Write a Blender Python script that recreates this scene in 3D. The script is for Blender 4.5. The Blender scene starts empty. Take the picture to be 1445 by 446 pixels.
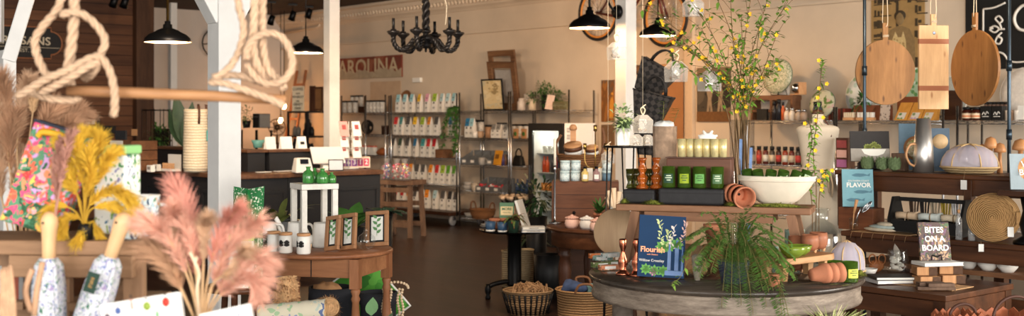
import bpy,math,random
from mathutils import Vector,Matrix,Euler
PI=math.pi
R=math.radians
V=Vector
rnd=random.Random(7)
sc=bpy.context.scene
COL=sc.collection
F,EYE,HY,CX=1700.0,1.5,168.0,722.5
RA=math.atan2(-.756,.655)
UX,VX=V((.655,-.756,0)),V((.756,.655,0))
WALLC=11.1
def at(px,py,Y):return V(((px-CX)/F*Y,Y,EYE-(py-HY)/F*Y))
def on(px,py,z):return at(px,py,(EYE-z)*F/(py-HY))
def pl(px,c,z=None,py=None):
 k=(px-CX)/F;Y=c/(VX.x*k+VX.y)
 p=at(px,py if py is not None else HY,Y)
 if z is not None:p.z=z
 return p
def onz(px,Y,z):return V(((px-CX)/F*Y,Y,z))
ORD='first second third fourth fifth sixth seventh eighth ninth tenth eleventh twelfth thirteenth'.split()
def lin(c):
 return tuple(((x/255)/12.92 if x/255<=.04045 else((x/255+.055)/1.055)**2.4)for x in c)+(1,)
MATS={}
def _new(name):
 m=bpy.data.materials.new(name);m.use_nodes=True
 nt=m.node_tree;b=nt.nodes['Principled BSDF'];b.inputs['Specular IOR Level'].default_value=.28
 return m,nt,b
def _ramp(nt,fac,cols,const=False):
 r=nt.nodes.new('ShaderNodeValToRGB');e=r.color_ramp.elements
 if const:r.color_ramp.interpolation='CONSTANT'
 n=len(cols)
 while len(e)<n:e.new(.5)
 for i,c in enumerate(cols):
  e[i].position=i/n if const else(i/(n-1)if n>1 else 0);e[i].color=lin(c)
 nt.links.new(fac,r.inputs[0]);return r.outputs[0]
def _coord(nt,scale,rot=(0,0,0)):
 t=nt.nodes.new('ShaderNodeTexCoord');mp=nt.nodes.new('ShaderNodeMapping')
 mp.inputs['Scale'].default_value=scale;mp.inputs['Rotation'].default_value=rot
 nt.links.new(t.outputs['Object'],mp.inputs[0]);return mp.outputs[0]
def _noise(nt,vec,scale,detail=4,rough=.6):
 n=nt.nodes.new('ShaderNodeTexNoise');n.inputs['Scale'].default_value=scale
 n.inputs['Detail'].default_value=detail;n.inputs['Roughness'].default_value=rough
 nt.links.new(vec,n.inputs['Vector']);return n.outputs[0]
def _bump(nt,b,h,strength=.3,dist=.003):
 u=nt.nodes.new('ShaderNodeBump');u.inputs['Strength'].default_value=strength;u.inputs['Distance'].default_value=dist
 nt.links.new(h,u.inputs['Height']);nt.links.new(u.outputs[0],b.inputs['Normal'])
def plain(name,col,rough=.55,metal=0,var=.12,scale=30,bump=0,emit=0,sub=0,coat=0):
 if name in MATS:return MATS[name]
 m,nt,b=_new(name)
 if var:
  v=_coord(nt,(1,1,1))
  n=_noise(nt,v,scale)
  lo=tuple(max(0,x*(1-var))for x in col);hi=tuple(min(255,x*(1+var))for x in col)
  nt.links.new(_ramp(nt,n,[lo,col,hi]),b.inputs['Base Color'])
  if bump:_bump(nt,b,n,bump)
 else:b.inputs['Base Color'].default_value=lin(col)
 b.inputs['Roughness'].default_value=rough;b.inputs['Metallic'].default_value=metal
 if coat:b.inputs['Coat Weight'].default_value=coat
 if emit:b.inputs['Emission Color'].default_value=lin(col);b.inputs['Emission Strength'].default_value=emit
 MATS[name]=m;return m
def wood(name,c1,c2,axis=0,scale=9,rough=.5,stretch=.12,bump=.15,c3=None):
 if name in MATS:return MATS[name]
 m,nt,b=_new(name)
 s=[1,1,1];s[axis]=stretch
 v=_coord(nt,tuple(s));n=_noise(nt,v,scale,7,.65)
 n2=_noise(nt,v,scale*6,3)
 mx=nt.nodes.new('ShaderNodeMath');mx.operation='MULTIPLY_ADD';mx.inputs[1].default_value=.35
 nt.links.new(n2,mx.inputs[0]);nt.links.new(n,mx.inputs[2])
 ad=nt.nodes.new('ShaderNodeMapRange');ad.inputs[1].default_value=.42;ad.inputs[2].default_value=.95
 nt.links.new(mx.outputs[0],ad.inputs[0])
 nt.links.new(_ramp(nt,ad.outputs[0],[c1,c3 or tuple((a+d)/2 for a,d in zip(c1,c2)),c2]),b.inputs['Base Color'])
 b.inputs['Roughness'].default_value=rough
 if bump:_bump(nt,b,n2,bump)
 MATS[name]=m;return m
def knotty(name,c1,c2,knot,axis=2,scale=12):
 if name in MATS:return MATS[name]
 m=wood(name,c1,c2,axis,scale,.5);nt=m.node_tree;b=nt.nodes['Principled BSDF']
 src=b.inputs['Base Color'].links[0].from_socket
 s=[13,13,13];s[axis]=5
 vo=nt.nodes.new('ShaderNodeTexVoronoi');vo.inputs['Scale'].default_value=1
 nt.links.new(_coord(nt,tuple(s)),vo.inputs['Vector'])
 mr=nt.nodes.new('ShaderNodeMapRange');mr.inputs[1].default_value=.06;mr.inputs[2].default_value=.16;mr.inputs[3].default_value=.85;mr.inputs[4].default_value=0
 nt.links.new(vo.outputs['Distance'],mr.inputs[0])
 mx=nt.nodes.new('ShaderNodeMixRGB');mx.inputs[2].default_value=lin(knot)
 nt.links.new(mr.outputs[0],mx.inputs[0]);nt.links.new(src,mx.inputs[1]);nt.links.new(mx.outputs[0],b.inputs['Base Color'])
 return m
def weave(name,c1,c2,scale=60,rough=.85,rings=False,bump=.8,dist=.004):
 if name in MATS:return MATS[name]
 m,nt,b=_new(name)
 v=_coord(nt,(1,1,1))
 w1=nt.nodes.new('ShaderNodeTexWave');w1 .inputs['Scale'].default_value=scale/6.28*2;w1 .inputs['Distortion'].default_value=1.5;w1 .inputs['Detail'].default_value=1
 w1 .bands_direction='Z'
 if rings:w1 .wave_type='RINGS';w1 .rings_direction='Y'
 n=_noise(nt,v,scale*2.2,2)
 nt.links.new(v,w1 .inputs['Vector'])
 mx=nt.nodes.new('ShaderNodeMath');mx.operation='MULTIPLY'
 nt.links.new(w1 .outputs['Fac'],mx.inputs[0]);nt.links.new(n,mx.inputs[1])
 mr=nt.nodes.new('ShaderNodeMapRange');mr.inputs[2].default_value=.55
 nt.links.new(mx.outputs[0],mr.inputs[0])
 nt.links.new(_ramp(nt,mr.outputs[0],[c1,c2]),b.inputs['Base Color']);b.inputs['Roughness'].default_value=rough
 _bump(nt,b,mr.outputs[0],bump,dist)
 MATS[name]=m;return m
def pattern(name,bg,cols,scale=25,size=.42,rough=.7,stretch=(1,1,1),distort=.0,bump=0):
 if name in MATS:return MATS[name]
 m,nt,b=_new(name)
 v=_coord(nt,stretch)
 if distort:
  nz=nt.nodes.new('ShaderNodeTexNoise');nz.inputs['Scale'].default_value=scale*.8
  nt.links.new(v,nz.inputs['Vector'])
  mx=nt.nodes.new('ShaderNodeMixRGB');mx.inputs[0].default_value=distort
  nt.links.new(v,mx.inputs[1]);nt.links.new(nz.outputs['Color'],mx.inputs[2]);v=mx.outputs[0]
 vo=nt.nodes.new('ShaderNodeTexVoronoi');vo.inputs['Scale'].default_value=scale;nt.links.new(v,vo.inputs['Vector'])
 sp=nt.nodes.new('ShaderNodeSeparateColor');nt.links.new(vo.outputs['Color'],sp.inputs[0])
 ink=_ramp(nt,sp.outputs[0],cols,True)
 lt=nt.nodes.new('ShaderNodeMath');lt.operation='LESS_THAN';lt.inputs[1].default_value=size
 nt.links.new(vo.outputs['Distance'],lt.inputs[0])
 mx=nt.nodes.new('ShaderNodeMixRGB');mx.inputs[1].default_value=lin(bg)
 nt.links.new(lt.outputs[0],mx.inputs[0]);nt.links.new(ink,mx.inputs[2]);nt.links.new(mx.outputs[0],b.inputs['Base Color'])
 b.inputs['Roughness'].default_value=rough
 MATS[name]=m;return m
def glass(name,tint=(255,255,255),gloss=.12,rough=.03,body=0,bodycol=(255,255,255)):
 if name in MATS:return MATS[name]
 m,nt,b=_new(name);out=nt.nodes['Material Output']
 t=nt.nodes.new('ShaderNodeBsdfTransparent');t.inputs[0].default_value=lin(tint)
 g=nt.nodes.new('ShaderNodeBsdfGlossy');g.inputs['Roughness'].default_value=rough
 lw=nt.nodes.new('ShaderNodeLayerWeight');lw.inputs[0].default_value=.25
 mr=nt.nodes.new('ShaderNodeMapRange');mr.inputs[3].default_value=gloss*.22;mr.inputs[4].default_value=min(1,gloss*2.2)
 nt.links.new(lw.outputs['Facing'],mr.inputs[0])
 mx=nt.nodes.new('ShaderNodeMixShader');nt.links.new(mr.outputs[0],mx.inputs[0]);nt.links.new(t.outputs[0],mx.inputs[1]);nt.links.new(g.outputs[0],mx.inputs[2])
 o=mx.outputs[0]
 if body:
  d=nt.nodes.new('ShaderNodeBsdfDiffuse');d.inputs[0].default_value=lin(bodycol)
  m2=nt.nodes.new('ShaderNodeMixShader');m2 .inputs[0].default_value=body
  nt.links.new(o,m2 .inputs[1]);nt.links.new(d.outputs[0],m2 .inputs[2]);o=m2 .outputs[0]
 nt.links.new(o,out.inputs[0]);nt.nodes.remove(b)
 MATS[name]=m;return m
def planks(name,cols,width,length,axis_rot=0,rough=.45,gap=(15,10,8),horizontal=None,stretch=.08,scale=10,gapw=.004):
 if name in MATS:return MATS[name]
 m,nt,b=_new(name)
 rot=(0,0,axis_rot)if horizontal is None else horizontal
 v=_coord(nt,(1,1,1),rot)
 br=nt.nodes.new('ShaderNodeTexBrick');br.inputs['Scale'].default_value=1
 br.inputs['Brick Width'].default_value=length;br.inputs['Row Height'].default_value=width
 br.inputs['Mortar Size'].default_value=gapw;br.inputs['Mortar Smooth'].default_value=.3
 br.inputs['Color1'].default_value=(0,0,0,1);br.inputs['Color2'].default_value=(1,1,1,1);br.inputs['Mortar'].default_value=(.5,.5,.5,1)
 nt.links.new(v,br.inputs['Vector'])
 mp=nt.nodes.new('ShaderNodeMapping');mp.inputs['Scale'].default_value=(stretch,1,1);nt.links.new(v,mp.inputs[0])
 n=_noise(nt,mp.outputs[0],scale,6,.65)
 ad=nt.nodes.new('ShaderNodeMath');ad.operation='MULTIPLY_ADD';ad.inputs[1].default_value=.32
 nt.links.new(br.outputs['Color'],ad.inputs[0]);nt.links.new(n,ad.inputs[2])
 mr=nt.nodes.new('ShaderNodeMapRange');mr.inputs[1].default_value=.3;mr.inputs[2].default_value=1.0;nt.links.new(ad.outputs[0],mr.inputs[0])
 c=_ramp(nt,mr.outputs[0],cols)
 mx=nt.nodes.new('ShaderNodeMixRGB');mx.inputs[2].default_value=lin(gap)
 nt.links.new(br.outputs['Fac'],mx.inputs[0]);nt.links.new(c,mx.inputs[1]);nt.links.new(mx.outputs[0],b.inputs['Base Color'])
 b.inputs['Roughness'].default_value=rough
 _bump(nt,b,n,.15)
 MATS[name]=m;return m
def TR(loc=(0,0,0),rot=(0,0,0),sc_=(1,1,1)):
 return Matrix.LocRotScale(V(loc),Euler(rot),V(sc_)if not isinstance(sc_,(int,float))else V((sc_,)*3))
def frame_of(d):
 d=V(d).normalized();a=V((0,0,1))if abs(d.z)<.95 else V((1,0,0))
 x=d.cross(a).normalized();y=d.cross(x).normalized();return x,y
class MB:
 def __init__(s):s.v=[];s.f=[];s.m=[];s.s=[]
 def add(s,vs,fs,mi=0,sm=False,T=None):
  b=len(s.v)
  s.v+=[tuple(T@V(p))if T is not None else tuple(p)for p in vs]
  for f in fs:s.f.append(tuple(b+i for i in f));s.m.append(mi);s.s.append(sm)
 def box(s,c,d,mi=0,rot=None,T=None):
  x,y,z=(q/2 for q in d);M=TR(c,rot or(0,0,0))
  if T is not None:M=T@M
  s.add([(-x,-y,-z),(x,-y,-z),(x,y,-z),(-x,y,-z),(-x,-y,z),(x,-y,z),(x,y,z),(-x,y,z)],[(0,3,2,1),(4,5,6,7),(0,1,5,4),(1,2,6,5),(2,3,7,6),(3,0,4,7)],mi,False,M)
 def bar(s,a,b,w,h=None,mi=0,up=(0,0,1)):
  a,b=V(a),V(b);d=(b-a).normalized();u=V(up)
  if abs(d.dot(u))>.98:u=V((0,1,0))
  x=d.cross(u).normalized();y=x.cross(d).normalized();h=h or w
  o=[x*(-w/2)+y*(-h/2),x*(w/2)+y*(-h/2),x*(w/2)+y*(h/2),x*(-w/2)+y*(h/2)]
  s.add([a+q for q in o]+[b+q for q in o],[(0,1,2,3),(7,6,5,4),(0,4,5,1),(1,5,6,2),(2,6,7,3),(3,7,4,0)],mi)
 def frus(s,c,b,t,h,mi=0,T=None,sh=(0,0)):
  (x,y),(X,Y)=(b[0]/2,b[1]/2),(t[0]/2,t[1]/2);q=V(c);e,g=sh
  s.add([q+V(p)for p in[(-x,-y,0),(x,-y,0),(x,y,0),(-x,y,0),(-X+e,-Y+g,h),(X+e,-Y+g,h),(X+e,Y+g,h),(-X+e,Y+g,h)]],[(0,3,2,1),(4,5,6,7),(0,1,5,4),(1,2,6,5),(2,3,7,6),(3,0,4,7)],mi,False,T)
 def lathe(s,prof,n=20,mi=0,T=None,sm=True,c=(0,0,0),caps=True,sx=1,sy=1,wob=None):
  vs=[];fs=[];k=len(prof)
  for r,z in prof:
   for i in range(n):
    a=2*PI*i/n;rr=r*(wob(a,z)if wob else 1)
    vs.append((c[0]+rr*math.cos(a)*sx,c[1]+rr*math.sin(a)*sy,c[2]+z))
  for j in range(k-1):
   for i in range(n):
    i2=(i+1)%n;fs.append((j*n+i,j*n+i2,(j+1)*n+i2,(j+1)*n+i))
  s.add(vs,fs,mi,sm,T)
  if caps:
   b=len(s.v)-len(vs)
   for j,rev in((0,True),(k-1,False)):
    if prof[j][0]>1e-5:
     f=tuple(b+j*n+i for i in range(n));s.f.append(f[::-1]if rev else f);s.m.append(mi);s.s.append(False)
 def cyl(s,a,b,r,r2=None,n=12,mi=0,sm=True):
  s.tube([a,b],[r,r if r2 is None else r2],n,mi,sm)
 def tube(s,path,r,n=6,mi=0,sm=True,caps=True,closed=False):
  P=[V(p)for p in path];k=len(P)
  rs=r if isinstance(r,(list,tuple))else[r]*k
  vs=[];fs=[];x=None
  for i,p in enumerate(P):
   if closed:t=P[(i+1)%k]-P[i-1]
   else:t=P[min(i+1,k-1)]-P[max(i-1,0)]
   if t.length<1e-9:t=V((0,0,1))
   t.normalize()
   if x is None:x,y=frame_of(t)
   else:
    x=(x-t*x.dot(t));x=x.normalized()if x.length>1e-6 else frame_of(t)[0]
    y=t.cross(x)
   for j in range(n):
    a=2*PI*j/n;vs.append(p+(x*math.cos(a)+y*math.sin(a))*rs[i])
  for i in range(k if closed else k-1):
   i2=(i+1)%k
   for j in range(n):
    j2=(j+1)%n;fs.append((i*n+j,i*n+j2,i2*n+j2,i2*n+j))
  if caps and not closed:fs+=[tuple(range(n))[::-1],tuple((k-1)*n+j for j in range(n))]
  s.add(vs,fs,mi,sm)
 def ball(s,c,r,n=12,mi=0,sc_=(1,1,1),T=None,noise=0):
  m=max(4,n//2);vs=[(0,0,-1)];fs=[]
  for j in range(1,m):
   t=-PI/2+PI*j/m
   vs+=[(math.cos(t)*math.cos(2*PI*i/n),math.cos(t)*math.sin(2*PI*i/n),math.sin(t))for i in range(n)]
  vs.append((0,0,1));L=len(vs)-1
  for i in range(n):
   i2=(i+1)%n
   fs.append((0,1+i2,1+i));fs.append((L,1+(m-2)*n+i,1+(m-2)*n+i2))
   for j in range(m-2):fs.append((1+j*n+i,1+j*n+i2,1+(j+1)*n+i2,1+(j+1)*n+i))
  q=V(c);o=[]
  for p in vs:
   k=r*(1+noise*(rnd.random()-.5));o.append((q.x+p[0]*k*sc_[0],q.y+p[1]*k*sc_[1],q.z+p[2]*k*sc_[2]))
  s.add(o,fs,mi,True,T)
 def quad(s,a,b,c,d,mi=0,T=None):s.add([a,b,c,d],[(0,1,2,3)],mi,False,T)
 def poly(s,pts,h,mi=0,T=None,sm=False):
  n=len(pts);vs=[(x,0,z)for x,z in pts]+[(x,h,z)for x,z in pts]
  fs=[tuple(range(n)),tuple(range(2*n-1,n-1,-1))]+[(i,i+n,(i+1)%n+n,(i+1)%n)for i in range(n)]
  s.add(vs,fs,mi,sm,T)
 def leaf(s,p,d,L,W,mi=0,droop=.4,n=4,fold=.15,side=None):
  p,d=V(p),V(d).normalized()
  x=side or d.cross(V((0,0,1)))
  if x.length<1e-4:x=V((1,0,0))
  x=x.normalized();up=x.cross(d);vs=[];fs=[]
  for i in range(n+1):
   t=i/n;c=p+d*(L*t)+V((0,0,-1))*(droop*L*t*t);w=W/2*math.sin(PI*min(1,t**.75*.97+.03))
   vs+=[c-x*w+up*(fold*w),c,c+x*w+up*(fold*w)]
  for i in range(n):
   b=i*3;fs+=[(b,b+1,b+4,b+3),(b+1,b+2,b+5,b+4)]
  s.add(vs,fs,mi,True)
 def build(s,name,mats,parent=None,bevel=0,loc=None,rz=None,seg=2,subsurf=0):
  me=bpy.data.meshes.new(name);me.from_pydata(s.v,[],s.f)
  for m in(mats if isinstance(mats,(list,tuple))else[mats]):me.materials.append(m)
  me.polygons.foreach_set('material_index',s.m);me.polygons.foreach_set('use_smooth',s.s);me.update()
  o=bpy.data.objects.new(name,me);COL.objects.link(o)
  if parent is not None:o.parent=parent
  if loc is not None:o.location=loc
  if rz is not None:o.rotation_euler.z=rz
  if bevel:
   b=o.modifiers.new('Bevel','BEVEL');b.width=bevel;b.segments=seg;b.limit_method='ANGLE';b.angle_limit=R(40)
  if subsurf:
   q=o.modifiers.new('Subsurf','SUBSURF');q.levels=q.render_levels=subsurf
  return o
def tag(o,label=None,cat=None,group=None,kind=None):
 if label:o['label']=label
 if cat:o['category']=cat
 if group:o['group']=group
 if kind:o['kind']=kind
 return o
def thing(name,label,cat,loc=(0,0,0),rz=0,group=None):
 o=bpy.data.objects.new(name,None);COL.objects.link(o);o.empty_display_size=.05
 o.location=loc;o.rotation_euler.z=rz
 return tag(o,label,cat,group)
def struct(mb,name,mats,**k):return tag(mb.build(name,mats,**k),kind='structure')
def _cp(o,parent):
 c=o.copy();COL.objects.link(c)
 if parent is not None:c.parent=parent
 for ch in KIDS(o):_cp(ch,c)
 return c
def KIDS(o):return[q for q in o.children]
def dup(o,loc,rz=None,label=None,group=None,scale=None):
 c=_cp(o,None);c.location=loc
 if rz is not None:c.rotation_euler.z=rz
 if label:c['label']=label
 if group:c['group']=group
 if scale:c.scale=(scale,)*3 if isinstance(scale,(int,float))else scale
 return c
def text(s,size,parent,loc,mat,rot=(PI/2,0,0),name='lettering',align='CENTER',ex=.0006,sx=1,bold=0):
 c=bpy.data.curves.new(name,'FONT');c.body=s;c.size=size;c.align_x=align;c.align_y='CENTER';c.extrude=ex;c.offset=bold
 c.resolution_u=3;c.materials.append(mat)
 o=bpy.data.objects.new(name,c);COL.objects.link(o);o.parent=parent;o.location=loc;o.rotation_euler=rot;o.scale.x=sx
 return o
def smooth_path(pts,k=6,closed=False):
 P=[V(p)for p in pts];n=len(P);out=[]
 for i in range(n if closed else n-1):
  a,b,c,d=(P[(i-1)%n],P[i],P[(i+1)%n],P[(i+2)%n])if closed else(P[max(i-1,0)],P[i],P[i+1],P[min(i+2,n-1)])
  for j in range(k):
   t=j/k;out.append(.5*((2*b)+(c-a)*t+(2*a-5*b+4*c-d)*t*t+(3*b-a-3*c+d)*t**3))
 if not closed:out.append(P[-1])
 return out
def ring(r,z=0,n=24,c=(0,0),sx=1,sy=1):return[(c[0]+r*math.cos(2*PI*i/n)*sx,c[1]+r*math.sin(2*PI*i/n)*sy,z)for i in range(n)]
def rope(mb,path,r,mi=0,pitch=None,strands=3,n=6):
 P=[V(p)for p in path];pitch=pitch or r*7;L=0;tr=[[]for _ in range(strands)];x=None
 for i,p in enumerate(P):
  t=(P[min(i+1,len(P)-1)]-P[max(i-1,0)]).normalized()
  if x is None:x,y=frame_of(t)
  else:x=(x-t*x.dot(t)).normalized();y=t.cross(x)
  if i:L+=(p-P[i-1]).length
  for q in range(strands):
   a=2*PI*(L/pitch+q/strands);tr[q].append(p+(x*math.cos(a)+y*math.sin(a))*r*.5)
 for q in tr:mb.tube(q,r*.56,n,mi)
def resample(path,step):
 P=[V(p)for p in path];out=[P[0]];carry=0
 for a,b in zip(P,P[1:]):
  L=(b-a).length
  if L<1e-9:continue
  t=step-carry
  while t<=L:out.append(a+(b-a)*(t/L));t+=step
  carry=(carry+L)%step
 return out
def lat(name,label,cat,loc,prof,m,n=20,group=None,parts=(),rz=0,tilt=None,bevel=0,wob=None):
 """turned object: one mesh, or a thing with turned parts [(part, profile, material)]"""
 if not parts:
  b=MB();b.lathe(prof,n,wob=wob);o=b.build(name,m,loc=loc,rz=rz)
  if tilt:o.rotation_euler=tilt
  return tag(o,label,cat,group)
 t=thing(name,label,cat,loc,rz,group)
 if tilt:t.rotation_euler=tilt
 for pn,pr,pm in[('body',prof,m)]+list(parts):
  b=MB();b.lathe(pr,n,wob=wob if pn=='body' else None);b.build(pn,pm,t)
 return t
def cup_prof(r0,r1,h,t=.004,lip=0):
 return[(0.0001,0),(r0,0),(r0+(r1-r0)*.5,h*.5),(r1,h),(r1+lip,h),(r1-t,h),(r0-t,t),(0.0001,t)]
M_page=plain('paper',(232,228,218),.8,var=.03)
M_paper=plain('white_card',(228,226,220),.75,var=.03)
M_ink=plain('ink',(34,32,32),.7,var=0)
M_inkw=plain('white_ink',(238,234,226),.6,var=0)
M_gold=plain('gold_ink',(196,150,84),.45,.3,var=0)
M_leafg=plain('leaf_green',(64,104,46),.5,var=.25,scale=20)
M_leafd=plain('leaf_dark',(38,66,38),.45,var=.25,scale=20)
M_leafl=plain('leaf_light',(118,150,62),.5,var=.2,scale=20)
M_fern=plain('fern_green',(104,142,66),.5,var=.3,scale=25)
M_euc=plain('eucalyptus',(92,118,106),.6,var=.2,scale=20)
M_terra=plain('terracotta',(178,114,84),.8,var=.1,scale=18,bump=.1)
M_kraft=plain('kraft',(172,128,88),.8,var=.06,scale=8)
M_cer=plain('white_ceramic',(226,222,214),.3,var=.02)
M_soil=plain('soil',(48,36,28),.95,var=.3)
M_clear=glass('clear_glass',(252,254,254),.14)
M_stem=plain('stem',(112,104,58),.7,var=.2)
M_twig=plain('twig',(128,104,76),.8,var=.2)
M_board=wood('stand_board',(112,82,58),(176,138,104),0,9,.6)
M_oak=wood('oak',(122,78,50),(170,118,80),0,8,.45)
M_oakv=wood('oak_leg',(116,72,46),(162,110,74),2,8,.45)
M_walnut=wood('walnut',(56,32,20),(104,64,40),0,7,.38)
M_walv=wood('walnut_leg',(50,28,18),(94,58,38),2,7,.38)
M_stack=wood('rustic_grey_brown',(74,54,42),(130,104,84),2,9,.7)
def plume(mb,path,frac,n,hl,mi=0,sp=.55,droop=.35,w=.0022,seed=1):
 r=random.Random(seed);P=[V(p)for p in path];k=len(P)-1
 for i in range(n):
  t=1-frac*(r.random()**.9);x=t*k;j=min(int(x),k-1);f=x-j
  p=P[j].lerp(P[j+1],f);tan=(P[j+1]-P[j]).normalized()
  a=r.uniform(0,2*PI);ax,ay=frame_of(tan)
  u=(1-t)/frac;L=hl*(.35+.65*math.sin(PI*min(1,.12+.8*u)))*r.uniform(.7,1.15)
  d=(tan*(1-sp*.45)+(ax*math.cos(a)+ay*math.sin(a))*sp*r.uniform(.5,1.1)).normalized()
  s=d.cross(V((r.uniform(-1,1),r.uniform(-1,1),r.uniform(-1,1)))).normalized()*w*.5
  q1=p+d*(L*.5)-V((0,0,droop*L*.12));q2=p+d*L-V((0,0,droop*L*.5))
  mb.add([p-s,p+s,q1+s*1.2,q1-s*1.2,q2],[(0,1,2,3),(3,2,4)],mi,False)
def leafy(mb,c,n,L,W,mi=0,seed=1,up=.5,droop=.5,rad=.02,hz=.03,lmin=.6,segs=4):
 r=random.Random(seed);c=V(c)
 for i in range(n):
  a=2*PI*i/n*2.4+r.uniform(-.4,.4);e=r.uniform(up*.3,up*1.4)
  d=V((math.cos(a),math.sin(a),e));mb.leaf(c+V((math.cos(a)*rad*r.random(),math.sin(a)*rad*r.random(),hz*r.random())),d,L*r.uniform(lmin,1),W*r.uniform(.75,1.1),mi,droop*r.uniform(.6,1.3),segs)
def bush(mb,c,r_,n,L,W,mi=0,seed=1,sz=1):
 r=random.Random(seed);c=V(c)
 for i in range(n):
  d=V((r.gauss(0,1),r.gauss(0,1),r.gauss(0,1)*sz)).normalized();p=c+V((d.x*r_,d.y*r_,d.z*r_*sz))*(r.random()**.45)
  e=(d+V((r.uniform(-.6,.6),r.uniform(-.6,.6),r.uniform(-.2,.7)))).normalized()
  mb.leaf(p,e,L*r.uniform(.6,1.2),W*r.uniform(.7,1.1),mi,.35,2)
def potted(name,label,loc,pot_prof,pot_m,foliage,fm,group=None,cat='plant',rz=0):
 t=thing(name,label,cat,loc,rz,group)
 b=MB();b.lathe(pot_prof,20);b.build('pot',pot_m,t)
 top=pot_prof[2][1]if len(pot_prof)>2 else pot_prof[-1][1]
 b=MB();foliage(b,top);b.build('foliage',fm,t);return t
def book(name,label,loc,rz,w,h,t_,cover,tilt=0,flat=False,roll=0,cat='book',group=None):
 """standing book facing local -y (or lying flat); returns the root, lettering goes on at y=-t/2"""
 t=thing(name,label,cat,loc,rz,group);t.rotation_mode='XYZ'
 t.rotation_euler=(-tilt,roll,rz)if not flat else(0,0,rz)
 b=MB();c=.003
 b.box((0,-t_/2+c/2,h/2),(w,c,h));b.box((0,t_/2-c/2,h/2),(w,c,h));b.box((-w/2+c/2,0,h/2),(c,t_-2*c,h));b.build('cover',cover,t)
 b=MB();b.box((.001,0,h/2),(w-.008,t_-2*c-.0006,h-.008));b.build('pages',M_page,t)
 return t
def flatbook(name,label,loc,rz,w,d,h,cover,cat='book',group=None):
 t=thing(name,label,cat,loc,rz,group);c=.003
 b=MB();b.box((0,0,c/2),(w,d,c));b.box((0,0,h-c/2),(w,d,c));b.box((-w/2+c/2,0,h/2),(c,d,h-2*c));b.build('cover',cover,t)
 b=MB();b.box((.002,0,h/2),(w-.008,d-.008,h-2*c-.0006));b.build('pages',M_page,t);return t
def pic_frame(name,label,loc,rz,w,h,bw,fm,inside,tilt=0,depth=.02,mat_w=0,matm=None,cat='picture',group=None,roll=0):
 t=thing(name,label,cat,loc,rz,group);t.rotation_euler=(-tilt,roll,rz)
 b=MB()
 b.box((0,0,bw/2),(w,depth,bw));b.box((0,0,h-bw/2),(w,depth,bw))
 b.box((-w/2+bw/2,0,h/2),(bw,depth*.98,h-2*bw));b.box((w/2-bw/2,0,h/2),(bw,depth*.98,h-2*bw));b.build('frame',fm,t,bevel=min(.003,bw*.2))
 if matm:
  b=MB();b.box((0,.002,h/2),(w-2*bw,.002,h-2*bw));b.build('mat',matm,t)
 if inside is not None:
  b=MB();b.box((0,-.001 if matm else.002,h/2),(w-2*bw-2*mat_w,.002,h-2*bw-2*mat_w));b.build('picture',inside,t)
 return t
def sprig(mb,c,n,spread,L,W,mi_stem,mi_leaf,seed=1,up=.6,pair=True,rnd_leaf=True):
 r=random.Random(seed)
 for i in range(n):
  a=r.uniform(0,2*PI);d=V((math.cos(a),math.sin(a),up+r.uniform(-.2,.4))).normalized()
  P=[V(c)+d*(spread*t)+V((0,0,-.35*spread*t*t))for t in(0,.25,.5,.75,1)];mb.tube(P,.0015,4,mi_stem)
  for p,q in zip(P[1:],P):
   for s in(-1,1):
    tn=(p-q).normalized();x=tn.cross(V((0,0,1))).normalized()
    mb.leaf(p,(tn*.5+x*s*.9+V((0,0,r.uniform(-.3,.4)))).normalized(),L*r.uniform(.8,1.2),W,mi_leaf,.2,3)
  mb.leaf(P[-1],d,L,W,mi_leaf,.2,3)
def basket_prof(rb,rt,h,t=.008):return[(0.0001,0),(rb,0),(rb*.4+rt*.6,h*.5),(rt,h-.012),(rt+t,h-.006),(rt,h),(rt-t,h-.004),(rt-t*1.4,h*.5),(rb-t,t),(0.0001,t)]
def pendant(name,label,loc,r,h,cord_top,arm=None,cat='pendant lamp',warm=30):
 """metal dome shade, rim at loc"""
 t=thing(name,label,cat,loc)
 prof=[(r,0),(r*1.01,h*.05),(r*.97,h*.22),(r*.80,h*.42),(r*.56,h*.55),(r*.46,h*.64),(r*.30,h*.72),(r*.20,h*.76),(r*.19,h*.95),(r*.13,h*.98),(r*.13,h*1.12),(r*.05,h*1.14),(.0001,h*1.14)]
 b=MB();b.lathe(prof,40,caps=False);b.build('lamp_shade',M_iron,t)
 b=MB();b.lathe([(r*.985,.004),(r*.93,h*.2),(r*.75,h*.39),(r*.5,h*.5),(.0001,h*.52)],40,caps=False);b.build('shade_lining',plain('lamp_lining',(250,240,222),.6,var=0,emit=.0),t)
 b=MB();b.ball((0,0,h*.24),r*.17,12,0,(1,1,1.2));b.lathe([(r*.1,h*.36),(r*.1,h*.5)],10);b.build('bulb',plain('bulb_glow',(255,214,160),.4,var=0,emit=14),t)
 return t
M_wall=plain('plaster',(204,187,166),.85,var=.06,scale=2.2,bump=.08)
M_wall2=plain('plaster_grey',(196,188,180),.85,var=.05,scale=2.2)
M_floor=planks('dark_floorboards',[(30,19,14),(50,32,24),(72,47,34)],.11,1.6,-RA,.32,(14,9,7))
M_ceil=wood('ceiling_boards',(34,24,18),(70,50,36),0,3,.8)
M_white=plain('white_paint',(222,220,216),.55,var=.05,scale=6,bump=.05)
M_black=plain('black_paint',(22,21,21),.5,var=.15)
M_iron=plain('black_iron',(20,20,21),.38,.6,var=.1)
M_steel=plain('chrome',(190,192,195),.25,1,var=.03)
M_brass=plain('brass',(186,150,84),.28,1,var=.06)
M_darkwood=wood('dark_wood',(38,22,14),(86,52,32),0,7,.42)
M_wplank=planks('wall_boards',[(60,36,24),(98,62,40),(130,86,56)],.155,4.2,0,.6,(20,12,8),horizontal=(PI/2,0,0),stretch=.1,scale=7,gapw=.006)
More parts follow.
